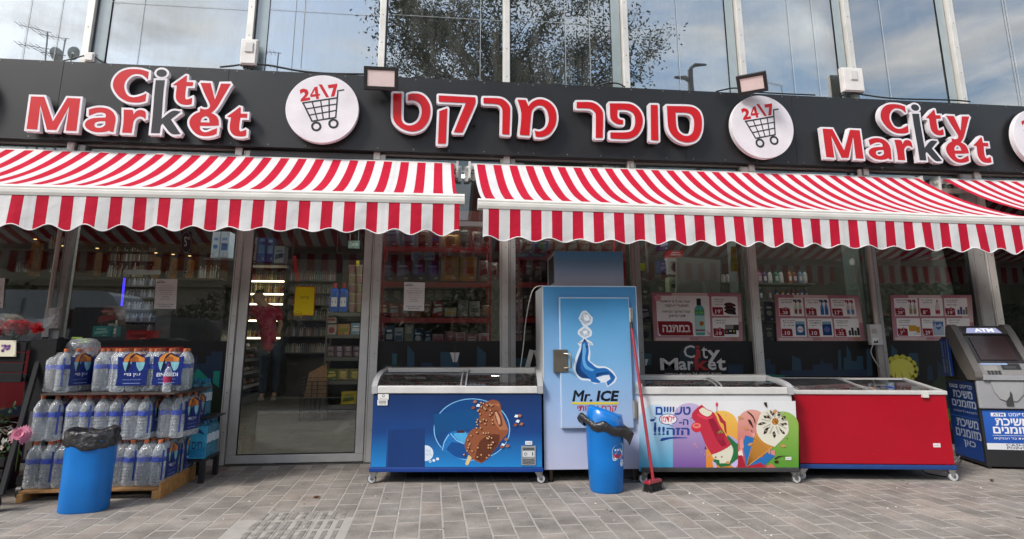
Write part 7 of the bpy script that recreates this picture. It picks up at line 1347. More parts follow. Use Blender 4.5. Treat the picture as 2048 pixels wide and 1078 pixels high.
# red shelves behind the window right of the door
YS = 0.14; z_ = [Z(860, y, YS) for y in (497, 567, 638)] + [1.10]
shelf_unit('red metal shelves full of packets close behind the glass right of the door', 'red_shelves', -0.50, 0.60, YS - 0.02, YS + 0.42, z_, SR, 2.6, back=H('#4a2a26'))
GR = 'packets on the red shelves right of the door'
rows = [
 (492, [(765, 798, 455, '#4a5268', '#6a7288', 'slate blue packet'), (799, 834, 455, '#474e66', '#6e7690', 'slate blue packet'), (836, 860, 458, '#5a3a34', '#7a5a4c', 'brown packet'), (862, 880, 460, '#6a2a2a', '#2f4a8c', 'dark red packet'), (882, 918, 468, '#b8862a', '#8a4a22', 'yellow packet'), (922, 940, 458, '#3c3534', '#6a5a50', 'dark packet'), (944, 962, 462, '#8a7a70', '#6a3a34', 'white and brown packet'), (963, 981, 460, '#857a72', '#5a3430', 'white and brown packet')]),
 (561, [(760, 789, 522, '#3f4460', '#6a6f8c', 'navy pouch'), (790, 820, 521, '#464a64', '#71769a', 'navy pouch'), (822, 850, 520, '#383d62', '#5c62a0', 'navy pouch'), (851, 880, 522, '#30376a', '#525aa0', 'navy pouch'), (881, 918, 512, '#c08a22', '#8e4a22', 'large yellow bag'), (919, 953, 512, '#c48e22', '#944e24', 'large yellow bag'), (958, 977, 520, '#a59a94', '#8a4a48', 'white bag with red print'), (978, 996, 524, '#9a928e', '#7a4644', 'white bag with red print')]),
 (633, [(755, 776, 603, '#a82430', '#d9c79a', 'red bag with a pale disc'), (778, 799, 606, '#a3222c', '#8f9aa8', 'red packet'), (800, 821, 606, '#a3222c', '#9aa0ac', 'red packet'), (823, 843, 615, '#b0683a', '#8a4a2a', 'orange packet'), (845, 862, 601, '#8a5a48', '#b5a79a', 'brown tall packet'), (864, 886, 601, '#a8303a', '#c9c6c4', 'red and white packet'), (888, 913, 615, '#c9c2b4', '#c79a2a', 'white and yellow packet'), (915, 937, 599, '#a3a19c', '#77756f', 'pale grey pouch'), (939, 961, 602, '#a8a6a2', '#5f5d58', 'pale grey pouch'), (963, 982, 610, '#a89a80', '#b56a30', 'tan packet')]),
 (690, [(752, 768, 655, '#c9cbd0', '#2a4a78', 'blue and white striped packet'), (769, 787, 650, '#31506e', '#c9cbd0', 'blue and white striped packet'), (788, 806, 655, '#c6c8cc', '#2d5a84', 'blue and white striped packet'), (807, 826, 648, '#b5b3a8', '#7a7468', 'clear bagged packet'), (827, 846, 658, '#224a7c', '#c9cbd0', 'blue and white striped packet'), (848, 862, 662, '#2b3f54', '#8a98a8', 'dark blue packet'), (864, 888, 668, '#b98a92', '#a83c4c', 'pink and white packet'), (889, 910, 662, '#b07882', '#a83c4c', 'pink and white packet'), (911, 932, 664, '#bd98a0', '#a83c4c', 'pink and white packet'), (933, 955, 668, '#ab5a68', '#c9b0b4', 'pink and white packet'), (956, 980, 666, '#c2a2a6', '#a83c4c', 'pink and white packet')])]
RN = ['top', 'second', 'third', 'lowest']
for ri, (yb, items) in enumerate(rows):
    for k, (a, b, yt, c, c2, nm) in enumerate(items): pouch('packet', a, b, yt, yb, YS, H(c), H(c2), f'{nm}, {ordw(k, len(items))}, {RN[ri]} red shelf right of the door', GR, tilt=pr_.uniform(-0.008, 0.008))
for k, (a, b) in enumerate(((822, 845), (846, 870))): pouch('tissue_pack', a, b, 503, 520, YS + 0.10, H('#8fb4cc'), H('#2f6aa8'), ('left', 'right')[k] + ' pale blue tissue pack above the navy pouches', GR, style=1)
for k, (a, b) in enumerate(((878, 902), (903, 925), (926, 950))): pouch('tissue_pack', a, b, 503, 512, YS + 0.10, H('#bdb6b2'), H('#a83c3c'), ('left', 'middle', 'right')[k] + ' white carton lying above the yellow bags', GR, style=1)
for k, (a, b, c) in enumerate(((756, 780, '#2d2450'), (782, 806, '#33285a'), (852, 868, '#3f5a34'), (869, 885, '#46603a'), (887, 905, '#3c5632'), (908, 925, '#2f3230'), (930, 950, '#4a4a46'))): pouch('packet', a, b, 576, 600, YS + 0.14, H(c), H('#7a7a6a'), f'dark packet behind the front row, {ordw(k, 7)} on the third red shelf', GR, style=1)
# second red rack left of and behind the ice cabinet
z2 = [Z(1040, y, 0.16) for y in (511, 567, 638)] + [1.05]
shelf_unit('red metal rack of bakery packets behind the window beside the ice cabinet', 'red_shelves', 0.93, 2.08, 0.15, 0.55, z2, SR, 2.6, back=H('#3a2622'))
GB = 'packets on the red rack behind the ice cabinet'
for ri, (yt, yb) in enumerate(((470, 507), (520, 562), (582, 633), (650, 692))):
    xs = [1028, 1048, 1068, 1088, 1110, 1134, 1158, 1182, 1206, 1228] if ri == 0 else [1028, 1048, 1068, 1086]
    for k in range(len(xs) - 1):
        c = pr_.choice(['#6a5248', '#58463e', '#6f5f56', '#4a3c36', '#7a6a5a', '#5c5550']); pouch('packet', xs[k], xs[k + 1] - 1, yt + pr_.uniform(0, 8), yb, 0.17, H(c), H('#8a8278'), f'brown packet, {ordw(k, len(xs) - 1)}, {RN[ri]} shelf of the rack by the ice cabinet', GB)
o = pouch('nappy_pack', 1069, 1097, 481, 496, 0.12, H('#2a4fae'), H('#56a06a'), 'blue and green nappy pack hanging above the ice cabinet', style=1); pr = Print(crop(1000, 470, 4.688, 0.117), lift=0.004); pr.text('HUGGIES', 328, 84, 438, 62, WHITE, 0.05); obj('lettering', pr.mb, M_PRINT, o)
for k, (a, b, c) in enumerate(((1028, 1056, '#3a66ae'), (1058, 1092, '#2a48a0'))): pouch('flat_box', a, b, 507, 513, 0.13, H(c), H('#7aa86a'), ('left', 'right')[k] + ' flat blue box on the edge of the rack by the ice cabinet', style=1)
# darker windows to the right
mb = MB(); mb.box(2.2, 6.15, 1.1, 1.14, 0.0, 3.06, H('#3a3832')); obj('partition', mb, M_MATTE, label='dark olive partition standing behind the right windows', cat='partition')
p = at(1290, 480, 0.2); mb = MB(); mb.box(p.x, p.x + 0.02, 0.18, 0.2, Z(1290, 545, 0.2), 3.0, H('#9a9a96')); obj('metal_strip', mb, M_ALU, label='vertical white strip behind the lime green sticker', cat='rail')
q = [at(1353, 513, 0.3), at(1441, 520, 0.3), at(1440, 700, 0.3), at(1352, 700, 0.3)]; mb = MB(); mb.add([(v.x, 0.3, v.z) for v in q] + [(v.x, 0.33, v.z) for v in q], [(0, 3, 2, 1), (4, 5, 6, 7), (0, 1, 5, 4), (1, 2, 6, 5), (2, 3, 7, 6), (3, 0, 4, 7)], H('#8f908c')); dp = obj('display_panel', mb, M_SATIN, label='grey perforated metal back of a display stand behind the first poster', cat='display stand', bev=0.004)
pr = Print(lambda u, v, l: Vector((u, 0.3 - l, v)), lift=0.001)
for i in range(13):
    for j in range(5):
        if j < 2 or (i in (4, 5, 10, 11)) or (j == 2 and i in (1, 2, 3, 4, 9)): pp_ = at(1359 + i * 5.3, 582 - j * 5, 0.3); pr.disc(pp_.x, pp_.z, 0.005, (0.05, 0.05, 0.05), n=6)
obj('holes', pr.mb, M_MATTE, dp, kind='stuff')
GD = 'cartons behind the window with the first poster'
for a, b, yt, yb, Y, c, c2, l in ((1320, 1336, 520, 546, 0.5, '#39466a', '#7a86a8', 'blue carton standing left of the perforated panel'), (1337, 1367, 501, 515, 0.42, '#a83238', '#c9a0a0', 'red topped box behind the perforated panel'), (1337, 1366, 515, 549, 0.42, '#a9a7a4', '#3a3836', 'white picture box under the red one'), (1339, 1366, 554, 584, 0.42, '#8f9a80', '#3a3836', 'pale green box lowest behind the perforated panel'), (1319, 1338, 470, 500, 0.5, '#2c2850', '#8a88a0', 'dark violet carton high behind the awning edge'), (1280, 1301, 610, 644, 0.25, '#3a2452', '#a89ac0', 'upper violet carton right of the ice cabinet'), (1280, 1303, 650, 683, 0.25, '#8a8a88', '#4a3a62', 'lower grey and violet carton right of the ice cabinet'), (1267, 1300, 546, 588, 0.6, '#2a2a24', '#34342c', 'black box in the dark behind the lime green sticker')): pouch('carton', a, b, yt, yb, Y, H(c), H(c2), l, GD, style=1, d=0.12)
for k, px in enumerate((1447, 1456)): jar('white_bottle', px, 545, 565, 0.35, 4, H('#d6d6d2'), H('#3a3a3a'), ('left', 'right')[k] + ' small white bottle right of the perforated panel', 'white bottles by the perforated panel')
shelf_unit('pale shelves of shampoo behind the pane with the middle poster', 'shampoo_shelves', X(1503, 567, 0.55), X(1626, 567, 0.55), 0.5, 0.8, [Z(1560, 568, 0.55), Z(1560, 602, 0.55), Z(1560, 645, 0.55), 0.9], H('#77756e'), 2.0, uprights=False, lip=0.0)
for k, (px, c, cp) in enumerate(((1511, '#5aa396', '#3f8a7c'), (1520, '#b58a94', '#8a3a4a'), (1530, '#5a5a80', '#3a3a5a'), (1541, '#c9cbc4', '#3f5a4a'), (1553, '#2f8f74', '#1f6f58'), (1563, '#c9cbc4', '#2f4a3c'), (1580, '#b5743a', '#8a4a1f'), (1590, '#8a5a3f', '#5a3422'), (1601, '#6f9cb8', '#3f6f94'), (1611, '#c9ccc9', '#4a6a5a'))): jar('shampoo_bottle', px, 540, 566, 0.55, 4.4, H(c), H(cp), f'shampoo bottle, {ordw(k, 10)} on the upper shelf behind the middle poster pane', 'shampoo bottles on the shelves behind the middle poster pane', 0.95)
for k, (px, c) in enumerate(((1522, '#4a6a94'), (1540, '#9a7a8a'), (1554, '#2f5f94'), (1565, '#b5782f'), (1576, '#8a4a3a'), (1586, '#a05a5a'), (1595, '#8f4a52'), (1604, '#7a7aa0'), (1613, '#5a6aa0'))): jar('shampoo_bottle', px, 574, 600, 0.55, 3.8, H(c), H('#c9c6c0'), f'shampoo bottle, {ordw(k, 9)} on the second shelf behind the middle poster pane', 'shampoo bottles on the shelves behind the middle poster pane')
for k, (a, b, yt, yb, c) in enumerate(((1513, 1530, 604, 642, '#6f6c66'), (1531, 1549, 604, 642, '#3f2a58'), (1513, 1530, 648, 683, '#74726c'), (1531, 1549, 648, 683, '#6a6480'))): pouch('pet_food_pack', a, b, yt, yb, 0.45, H(c), H('#a8a4a0'), ('upper left', 'upper right', 'lower left', 'lower right')[k] + ' of the four large packs left of the middle poster', style=1)
shelf_unit('dark bread rack low behind the pane right of the switch box', 'bread_rack', X(1746, 660, 0.5), X(1790, 660, 0.5), 0.45, 0.8, [Z(1765, 645, 0.5), Z(1765, 685, 0.5)], H('#3a3330'), 1.5)
for k in range(6): p = at(1750 + (k % 3) * 13, 636 + (k // 3) * 38, 0.5); mb = MB(); mb.blob(p + Vector((0, 0.05, 0.03)), 0.045, H('#8a5a34'), 10, 6, sx=1.2, sz=0.6); obj('bread_loaf', mb, M_WOOD, label=f'brown loaf, {ordw(k % 3, 3)} on the {"upper" if k < 3 else "lower"} level of the bread rack', cat='bread', group='loaves on the bread rack')
sheet('price_tag', [(1765, 657), (1778, 657), (1778, 671), (1765, 671)], H('#b5b2a8'), 'small price card reading 8.90 left of the right poster', 'price tag', lambda pr: (pr.text('8', 0.1, 0.2, 0.5, 0.85, INK, 0.03), pr.text('90', 0.55, 0.5, 0.95, 0.85, INK)), Y=0.03)
# right door: shelves of detergents and eggs
XR0, XR1 = 6.55, 8.6
shelf_unit('red shelves of detergents and groceries behind the door at the right edge', 'red_shelves', XR0, XR1, 0.45, 0.95, [Z(2020, y, 0.5) for y in (567, 622, 655, 700)], SR, 2.7, back=H('#2a201c'))
GE = 'goods on the red shelves behind the right door'
for k, (a, b, yt, yb, c, c2) in enumerate(((1979, 2003, 508, 541, '#a09cac', '#5a3a6a'), (2004, 2022, 508, 535, '#5a3f8a', '#8a6ab0'))): pouch('tissue_pack', a, b, yt, yb, 0.5, H(c), H(c2), ('white and violet', 'violet')[k] + ' pack high behind the right door', GE, style=1)
for k, px in enumerate((2022, 2036, 2050)): jar('detergent_bottle', px, 520, 565, 0.5, 7, H('#2a7a3c'), H('#b02832'), ORD[k] + ' green detergent bottle with red cap behind the right door', GE)
for k in range(9): jar('grocery_jar', 1984 + k * 8, 569, 590, 0.5, 3.6, H(('#8f9a3a', '#a0a24a', '#7a8a34')[k % 3]), H('#5a6a2a'), f'yellow green jar, {ordw(k, 9)} in its row behind the right door', GE)
for k in range(7): pouch('can_stack', 1996 + k * 8, 2003 + k * 8, 592, 620, 0.5, H(('#5a5a7a', '#6a6a94', '#4f5070')[k % 3]), H('#9a9ab0'), f'violet carton, {ordw(k, 7)} in its row behind the right door', GE, style=1)
for k in range(16):
    p = at(1988 + (k % 8) * 8.5, 640 + (k // 8) * 10, 0.5); mb = MB(); mb.blob(p, 0.026, H('#c9a86a') if k % 3 else H('#d6c9a8'), 9, 6); obj('egg', mb, M_GLOSS, label=f'egg, {ordw(k % 8, 8)} in the {"upper" if k < 8 else "lower"} row behind the right door', cat='egg', group='eggs in two rows behind the right door')
for k in range(7): pouch('packet', 1990 + k * 10, 1999 + k * 10, 672, 697, 0.5, H(pr_.choice(('#8a8a84', '#9a9690', '#7a3a3a'))), H('#5a2a2a'), f'pale packet, {ordw(k, 7)} on the lowest shelf behind the right door', GE)
for k in range(6): jar('white_bottle', 2000 + k * 10, 705, 745, 0.5, 4.5, H('#b5b6b8'), H('#7a7a8a'), f'pale bottle, {ordw(k, 6)} on the floor row behind the right door', GE)
# ---- view through the door
def bottle_row(mb, x0, x1, y, z, n, h_, r_, cols, hj=0.1):
    for k in range(n):
        x = x0 + (x1 - x0) * (k + 0.5) / n; c = pr_.choice(cols); hh = h_ * pr_.uniform(1 - hj, 1); mb.lathe([(r_, 0), (r_, hh * 0.62), (r_ * 0.4, hh * 0.78), (r_ * 0.36, hh * 0.97)], c, 7, M=Matrix.Translation((x, y + pr_.uniform(-0.01, 0.01), z)), cols=[c, c, tuple(min(1, q * 1.2) for q in c)]); mb.lathe([(r_ * 0.42, hh * 0.93), (r_ * 0.40, hh)], pr_.choice([H('#c9c6c0'), H('#8a2a2a'), H('#3a5a3a'), c]), 6, M=Matrix.Translation((x, y, z)))
YF_ = 7.6
FR = thing('drinks_fridge', 'open lit drinks fridge at the back left seen through the door', 'fridge', (X(520, 600, YF_), YF_ + 0.3, 0)); fx0, fx1 = X(478, 600, YF_), X(566, 600, YF_)
mb = MB(); zt_ = Z(520, 524, YF_); mb.box(fx0 - 0.05, fx0, YF_, YF_ + 0.6, 0, zt_, H('#3a3a3a')); mb.box(fx1, fx1 + 0.05, YF_, YF_ + 0.6, 0, zt_, H('#3a3a3a')); mb.box(fx0, fx1, YF_, YF_ + 0.6, zt_ - 0.05, zt_, H('#4a4a4a')); mb.box(fx0, fx1, YF_ + 0.58, YF_ + 0.6, 0, zt_ - 0.05, H('#4a443a')); obj('casing', mb, M_SATIN, FR)
DC = [H('#7a5a2a'), H('#5a3a22'), H('#8a7a4a'), H('#4a5a2a'), H('#7a2a22'), H('#a89a6a'), H('#2f2a26')]
for k, y in enumerate((561, 587, 607, 640, 675)):
    z = Z(520, y, YF_); mb = MB(); mb.box(fx0, fx1, YF_ + 0.05, YF_ + 0.55, z - 0.02, z, H('#c9c6be')); obj('shelf_board', mb, M_SATIN, FR); mb = MB(); mb.box(fx0, fx1, YF_ + 0.02, YF_ + 0.045, z - 0.03, z + 0.005, (1, 1, 1)); obj('fridge_or_fill_strip', mb, M_SHELFLAMP, FR)
    mb = MB(); bottle_row(mb, fx0, fx1, YF_ + 0.12, z, 20, 0.24 if k < 2 else 0.17, 0.026, DC); bottle_row(mb, fx0, fx1, YF_ + 0.25, z, 18, 0.24 if k < 2 else 0.17, 0.026, DC); obj('bottles', mb, M_GLOSS, FR, kind='stuff')
GT = 'tissue packs on top of the drinks fridge'
for k, (a, b, yt, yb, c, c2) in enumerate(((492, 512, 462, 521, '#b5b0b0', '#8a2a3a'), (513, 530, 462, 524, '#2f5fae', '#6a9ad0'), (531, 546, 465, 524, '#2a55a0', '#8ab0da'), (547, 568, 492, 526, '#a8b0ba', '#2f4a70'))): pouch('tissue_pack', a, b, yt, yb, YF_ - 1.5, H(c), H(c2), f'{("white and red", "blue", "dark blue", "pale")[k]} tissue pack, {ordw(k, 4)} on top of the drinks fridge', GT, style=1, d=0.3)
mb = MB(); mb.box(X(488, 527, YF_ - 1.5), X(572, 527, YF_ - 1.5), YF_ - 1.5, YF_ - 1.0, Z(520, 530, YF_ - 1.5), Z(520, 527, YF_ - 1.5), H('#4a4a46')); obj('high_shelf', mb, M_SATIN, label='high grey shelf carrying the tissue packs', cat='shelf')
p_ = [(Y_, at(418, 516, Y_)) for Y_ in (1.2,)][0][1]
for k, (a, b, yt, yb) in enumerate(((421, 437, 463, 515), (438, 456, 463, 515))): pouch('tissue_pack', a, b, yt, yb, 1.2, H('#a5b5c4'), H('#2a5a98'), ('left', 'right')[k] + ' white and blue tissue pack high behind the glass left of the door', 'tissue packs left of the door', style=1, d=0.2)
mb = MB(); mb.box(X(410, 517, 1.2), X(470, 517, 1.2), 1.15, 1.5, Z(430, 520, 1.2), Z(430, 517, 1.2), H('#5a5a56')); obj('high_shelf', mb, M_SATIN, label='short high shelf left of the door', cat='shelf')
r = thing('wine_shelves', 'tall shelves of pale bottles at the back of the shop, right of the drinks fridge', 'shelf', (X(620, 620, 7.9), 8, 0)); wx0, wx1 = X(572, 600, 7.8), X(672, 600, 7.8)
for k, y in enumerate((561, 586, 609, 640, 672, 705)):
    z = Z(620, y, 7.8); mb = MB(); mb.box(wx0, wx1, 7.8, 8.2, z - 0.02, z, H('#55524c')); obj('shelf_board', mb, M_SATIN, r); mb = MB(); bottle_row(mb, wx0, wx1, 7.86, z, 24, 0.25 if k == 0 else 0.2, 0.024, [H('#b8b0a8'), H('#a88a88'), H('#8a9a86'), H('#9a8a7a'), H('#7a6a66'), H('#6a7a8a')]); obj('bottles', mb, M_GLOSS, r, kind='stuff')
mb = MB(); mb.box(wx0, wx1, 8.2, 8.22, 0, 2.6, H('#4a4640')); obj('back_panel', mb, M_MATTE, r)
# long food cooler on the left, shelves stepping towards the aisle
CO = thing('food_cooler', 'long open food cooler along the left aisle behind the door', 'cooler', (-4.1, 5.0, 0)); cx1 = atz(470, 812).x + 0.1; y0_, y1_ = 2.6, 7.4
mb = MB(); mb.box(cx1 - 0.9, cx1 - 0.82, y0_, y1_, 0, 1.35, H('#3a3a3a')); mb.box(cx1 - 0.82, cx1, y0_, y1_, 0.0, 0.14, H('#6f6e6a')); mb.box(cx1 - 0.9, cx1, y0_ - 0.05, y0_, 0, 0.75, H('#4a4a48')); obj('casing', mb, M_SATIN, CO)
FC = [H('#8a4a2a'), H('#a8a29a'), H('#7a6a3a'), H('#6a2a22'), H('#c9c6be'), H('#4a5a34'), H('#5a3a2a')]
for k, (z, off) in enumerate(((0.32, 0.0), (0.55, 0.08), (0.78, 0.16), (1.0, 0.26))):
    mb = MB(); xa, xb = cx1 - 0.82, cx1 - off; mb.box(xa, xb, y0_, y1_, z - 0.02, z, H('#5f5e5a')); mb.box(xb, xb + 0.006, y0_, y1_, z - 0.035, z + 0.02, H('#a8a6a0')); obj('shelf_board', mb, M_SATIN, CO)
    mb = MB(); y = y0_ + 0.05
    while y < y1_ - 0.1:
        for i in range(3): c = pr_.choice(FC if k < 3 else [H('#b5b8b0'), H('#9aa098'), H('#c9c9c4')]); xx = xb - 0.16 - i * 0.15; mb.box(-0.06, 0.06, -0.05, 0.05, 0, 0.06, c, M=Matrix.Translation((xx, y, z + 0.01)) @ Matrix.Rotation(pr_.uniform(-0.4, 0.4), 4, 'Z') @ Matrix.Rotation(-0.35, 4, 'Y'), taper=0.008)
        y += 0.115
    obj('food_packs', mb, M_WRAP, CO, kind='stuff')
# shelf unit on the right behind the door, with its goods
YG = 3.3; gx0, gx1 = X(652, 700, YG), X(722, 700, YG)
shelf_unit('grey shelf unit of boxes and trays just inside the door on the right', 'grocery_shelves', gx0, gx1 + 0.3, YG, YG + 0.45, [Z(690, y, YG) for y in (627, 671, 716, 763, 812)], H('#6a6964'), 1.62, uprights=True, back=H('#2e2c2a'))
GG = 'goods on the shelf unit just inside the door'
for a, b, yt, yb, c, c2, l in ((653, 673, 630, 646, '#a09088', '#7a3a3a', 'upper pale carton on the left of the second shelf'), (653, 673, 649, 669, '#a39890', '#8a4444', 'lower pale carton on the left of the second shelf'), (675, 699, 648, 669, '#b0824a', '#7a8a3a', 'tan carton in the middle of the second shelf'), (701, 722, 646, 669, '#7f9aa8', '#c9ccd0', 'pale blue carton on the right of the second shelf')): pouch('carton', a, b, yt, yb, YG + 0.03, H(c), H(c2), l, GG, style=1, d=0.16)
for k in range(8): pouch('biscuit_pack', 653 + (k % 4) * 17.5, 669 + (k % 4) * 17.5, 692 + (k // 4) * 11, 702 + (k // 4) * 11, YG + 0.03, H(('#6a5a5a', '#5a4f66')[k % 2]), H('#a08a8a'), f'dark biscuit pack, {ordw(k % 4, 4)} in the {"upper" if k < 4 else "lower"} layer of the third shelf', GG, style=1, d=0.12)
for k in range(3): pouch('tray_pack', 652 + k * 23, 674 + k * 23, 738, 760, YG + 0.03, H(('#5a6a34', '#8a7a4a', '#7f7a4a')[k]), H('#c0b060'), f'{("green", "olive", "yellowish")[k]} tray pack on the fourth shelf inside the door', GG, style=1, d=0.14)
pouch('tray_pack', 682, 712, 783, 809, YG + 0.03, H('#b5a02a'), H('#4a5a2a'), 'bright yellow pack on the lowest shelf inside the door', GG, style=1, d=0.16)
for k, px in enumerate((668, 686)):
    jar('detergent_pack', px, 566, 624, YG + 0.08, 9.5, H('#1f58b0'), H('#b02430'), ('left', 'right')[k] + ' blue detergent bottle with red cap on top of the shelf unit', 'blue detergent bottles inside the door', 0.95)
for j in range(5):
    for k in range(2): p = at(704 + k * 15, 624 - j * 19, YG + 0.12); mb = MB(); mb.lathe([(0.043, 0.0), (0.054, 0.12), (0.056, 0.125), (0.056, 0.135)], H(('#a07a74', '#9a8a6a')[(j + k) % 2]), 14, M=Matrix.Translation(p), cols=[H(('#a07a74', '#9a8a6a')[(j + k) % 2]), H('#c9bfae'), H('#b5a890')]); obj('snack_tub', mb, M_PRINT, label=f'{("left", "right")[k]} snack tub, {("lowest", "second", "third", "fourth", "topmost")[j]} of its stack on the shelf unit inside the door', cat='tub', group='snack tubs stacked inside the door')
p = at(712, 530, YG + 0.1); mb = MB(); mb.box(p.x, p.x + 0.05, p.y, p.y + 0.01, p.z, p.z + 0.07, H('#c9b81d')); obj('price_tag', mb, M_PAPER, label='tiny yellow tag on top of the snack tubs', cat='price tag')
# wire cart with bread
WC = thing('wire_cart', 'black wire cart with a paper bag of bread, just inside the door', 'cart', atz(625, 843)); c_ = atz(625, 843); wx = 0.19; M = Matrix.Translation(c_); hz = Z(620, 763, c_.y); mb = MB(); K3 = (0.03, 0.03, 0.03)
for x in (-wx, -0.04, 0.04, wx):
    for y in (0.0, 0.32): mb.tube([(x, y, 0.01), (x, y, hz + (0.0 if y else 0.0))], 0.006, K3, 6, M=M)
for z in [0.012, 0.12, hz * 0.5] + [hz * 0.5 + k * 0.055 for k in range(1, 7)] + [hz]:
    mb.tube([(-wx, 0, z), (wx, 0, z), (wx, 0.32, z), (-wx, 0.32, z), (-wx, 0, z)], 0.004, K3, 5, M=M)
for k in range(15):
    x = -wx + 2 * wx * k / 14; mb.tube([(x, 0, 0.12), (x, 0, hz)], 0.0022, K3, 4, M=M); mb.tube([(x, 0.32, 0.12), (x, 0.32, hz)], 0.0022, K3, 4, M=M)
obj('wire_frame', mb, M_SATIN, WC)
mb = MB(); mb.add([(-0.15, 0.05, hz * 0.6), (0.16, 0.05, hz * 0.6), (0.16, 0.25, hz * 0.6), (-0.15, 0.25, hz * 0.6), (-0.10, 0.06, hz + 0.12), (0.15, 0.05, hz + 0.26), (0.15, 0.22, hz + 0.26), (-0.12, 0.24, hz + 0.10)], [(0, 3, 2, 1), (4, 5, 6, 7), (0, 1, 5, 4), (1, 2, 6, 5), (2, 3, 7, 6), (3, 0, 4, 7)], H('#a8825f'), M=M); obj('bread_bag', mb, M_WRAP, label='brown paper bag of bread standing in the wire cart', cat='bag')
# things hanging from the ceiling
for nm, pts, Y_, w_, c, l in (('red_strip', [(585, 512), (592, 512), (599, 563), (592, 563)], 3.0, 0, '#8a2a26', 'narrow red strip hanging above the exit sheet'), ('black_banner', [(674, 505), (687, 505), (684, 566), (672, 566)], 3.0, 0, '#17171a', 'black banner hanging above the blue detergent bottles')):
    mb = MB(); f_ = [at(*p, Y_) for p in pts]; mb.add(f_ + [v + Vector((0, 0.01, 0)) for v in f_], [(0, 3, 2, 1), (4, 5, 6, 7), (0, 1, 5, 4), (1, 2, 6, 5), (2, 3, 7, 6), (3, 0, 4, 7)], H(c)); mb.tube([f_[0], Vector((f_[0].x, f_[0].y, 3.08))], 0.004, (0.1, 0.1, 0.1), 5); obj(nm, mb, M_FABRIC, label=l, cat='banner')
mb = MB(); a = at(697, 481, 2.2); b = at(719, 497, 2.2); mb.box(a.x, b.x, 2.2, 2.21, b.z, a.z, H('#5f7a74')); mb.tube([(a.x + 0.02, 2.2, a.z), (a.x + 0.02, 2.2, 3.08)], 0.003, (0.4, 0.4, 0.4), 5); mb.tube([(b.x - 0.02, 2.2, a.z), (b.x - 0.02, 2.2, 3.08)], 0.003, (0.4, 0.4, 0.4), 5)
hs = obj('hanging_sign', mb, M_PRINT, label='small grey green sign hanging on two wires behind the top right of the door', cat='sign'); pr = Print(flat(a.x, b.z, 2.2), lift=0.002); pr.text('CASH', 0.02, 0.03, b.x - a.x - 0.02, a.z - b.z - 0.03, H('#b9c9c4'), 0.04); obj('lettering', pr.mb, M_PRINT, hs)
# ---- view through the left windows: liquor wall, counter, blue light
LW = thing('liquor_wall', 'warm lit wooden liquor shelves at the back seen through the left windows', 'shelf', (-7.0, 6.0, 0)); YL = 5.2
lx0, lx1 = X(40, 540, YL), X(440, 540, YL)
mb = MB(); mb.box(lx0, lx1, YL + 0.4, YL + 0.42, Z(250, 560, YL), 2.9, H('#8a7048', 0.55)); mb.box(lx0, lx1, YL + 0.3, YL + 0.42, 0, Z(250, 561, YL), (0.05, 0.045, 0.04)); mb.box(lx0, lx1, YL + 0.05, YL + 0.4, Z(250, 557, YL), Z(250, 554, YL), H('#8a7a58', 0.6)); mb.box(lx0, lx1, YL + 0.05, YL + 0.4, Z(250, 505, YL), Z(250, 502, YL), H('#7a6a4a', 0.6)); obj('wood_panel', mb, M_WOOD, LW)
for px0, px1, yt, yb in ((186, 201, 505, 552), (304, 318, 514, 558), (338, 353, 517, 560), (372, 386, 520, 556), (54, 82, 487, 552), (120, 130, 500, 552)):
    a, b = at(px0, yb, YL), at(px1, yt, YL); mb = MB(); n = 8; pts = [(a.x, a.z), (b.x, a.z)] + [((a.x + b.x) / 2 + (b.x - a.x) / 2 * math.cos(math.pi * k / n), b.z - 0.03 + (b.x - a.x) / 2 * math.sin(math.pi * k / n)) for k in range(n + 1)]; mb.prism([pts], lambda u, v: (u, YL, v), lambda u, v: (u, YL + 0.1, v), H('#b07a34')); obj('wood_column', mb, M_WOOD, LW); mb = MB(); mb.box((a.x + b.x) / 2 - 0.02, (a.x + b.x) / 2 + 0.02, YL - 0.07, YL - 0.04, b.z + 0.06, b.z + 0.07, (1, 1, 1)); obj('spot_lamp', mb, M_WARM, LW)
LC = [H('#c9c6ba'), H('#b5a880'), H('#8a7a5a'), H('#d6d3c9'), H('#6a5a34'), H('#4a4a40'), H('#a8a294')]
for x0_, x1_, yb in ((203, 243, 552), (244, 302, 552), (320, 337, 556), (355, 371, 556), (388, 430, 556), (84, 118, 545), (10, 52, 545), (84, 118, 497), (203, 300, 520)):
    mb = MB(); bottle_row(mb, X(x0_, yb, YL), X(x1_, yb, YL), YL + 0.2, Z(250, yb, YL), int((x1_ - x0_) / 5), 0.27, 0.034, LC, 0.25); obj('liquor_bottles', mb, M_GLOSS, LW, kind='stuff')
CF = thing('can_fridge', 'fridge with rows of cans behind the blue light tube', 'fridge', (X(275, 620, 3.4), 3.6, 0)); YC = 3.4; a, b = X(243, 620, YC), X(312, 620, YC)
mb = MB(); mb.box(a - 0.03, a, YC, YC + 0.5, 0, Z(275, 556, YC), H('#55585c')); mb.box(b, b + 0.03, YC, YC + 0.5, 0, Z(275, 556, YC), H('#55585c')); mb.box(a, b, YC + 0.48, YC + 0.5, 0, Z(275, 556, YC), H('#3a3c40')); obj('casing', mb, M_SATIN, CF)
for k, y in enumerate((571, 594, 618, 642, 664)):
    z = Z(275, y, YC); mb = MB(); mb.box(a, b, YC, YC + 0.48, z - 0.015, z, H('#8a8c8e')); obj('shelf_board', mb, M_SATIN, CF); mb = MB(); bottle_row(mb, a, b, YC + 0.08, z, 12, 0.12, 0.03, [H('#a8b4c4'), H('#c9ccd2'), H('#5a6a8a'), H('#8a8c96')]); obj('cans', mb, M_GLOSS, CF, kind='stuff')
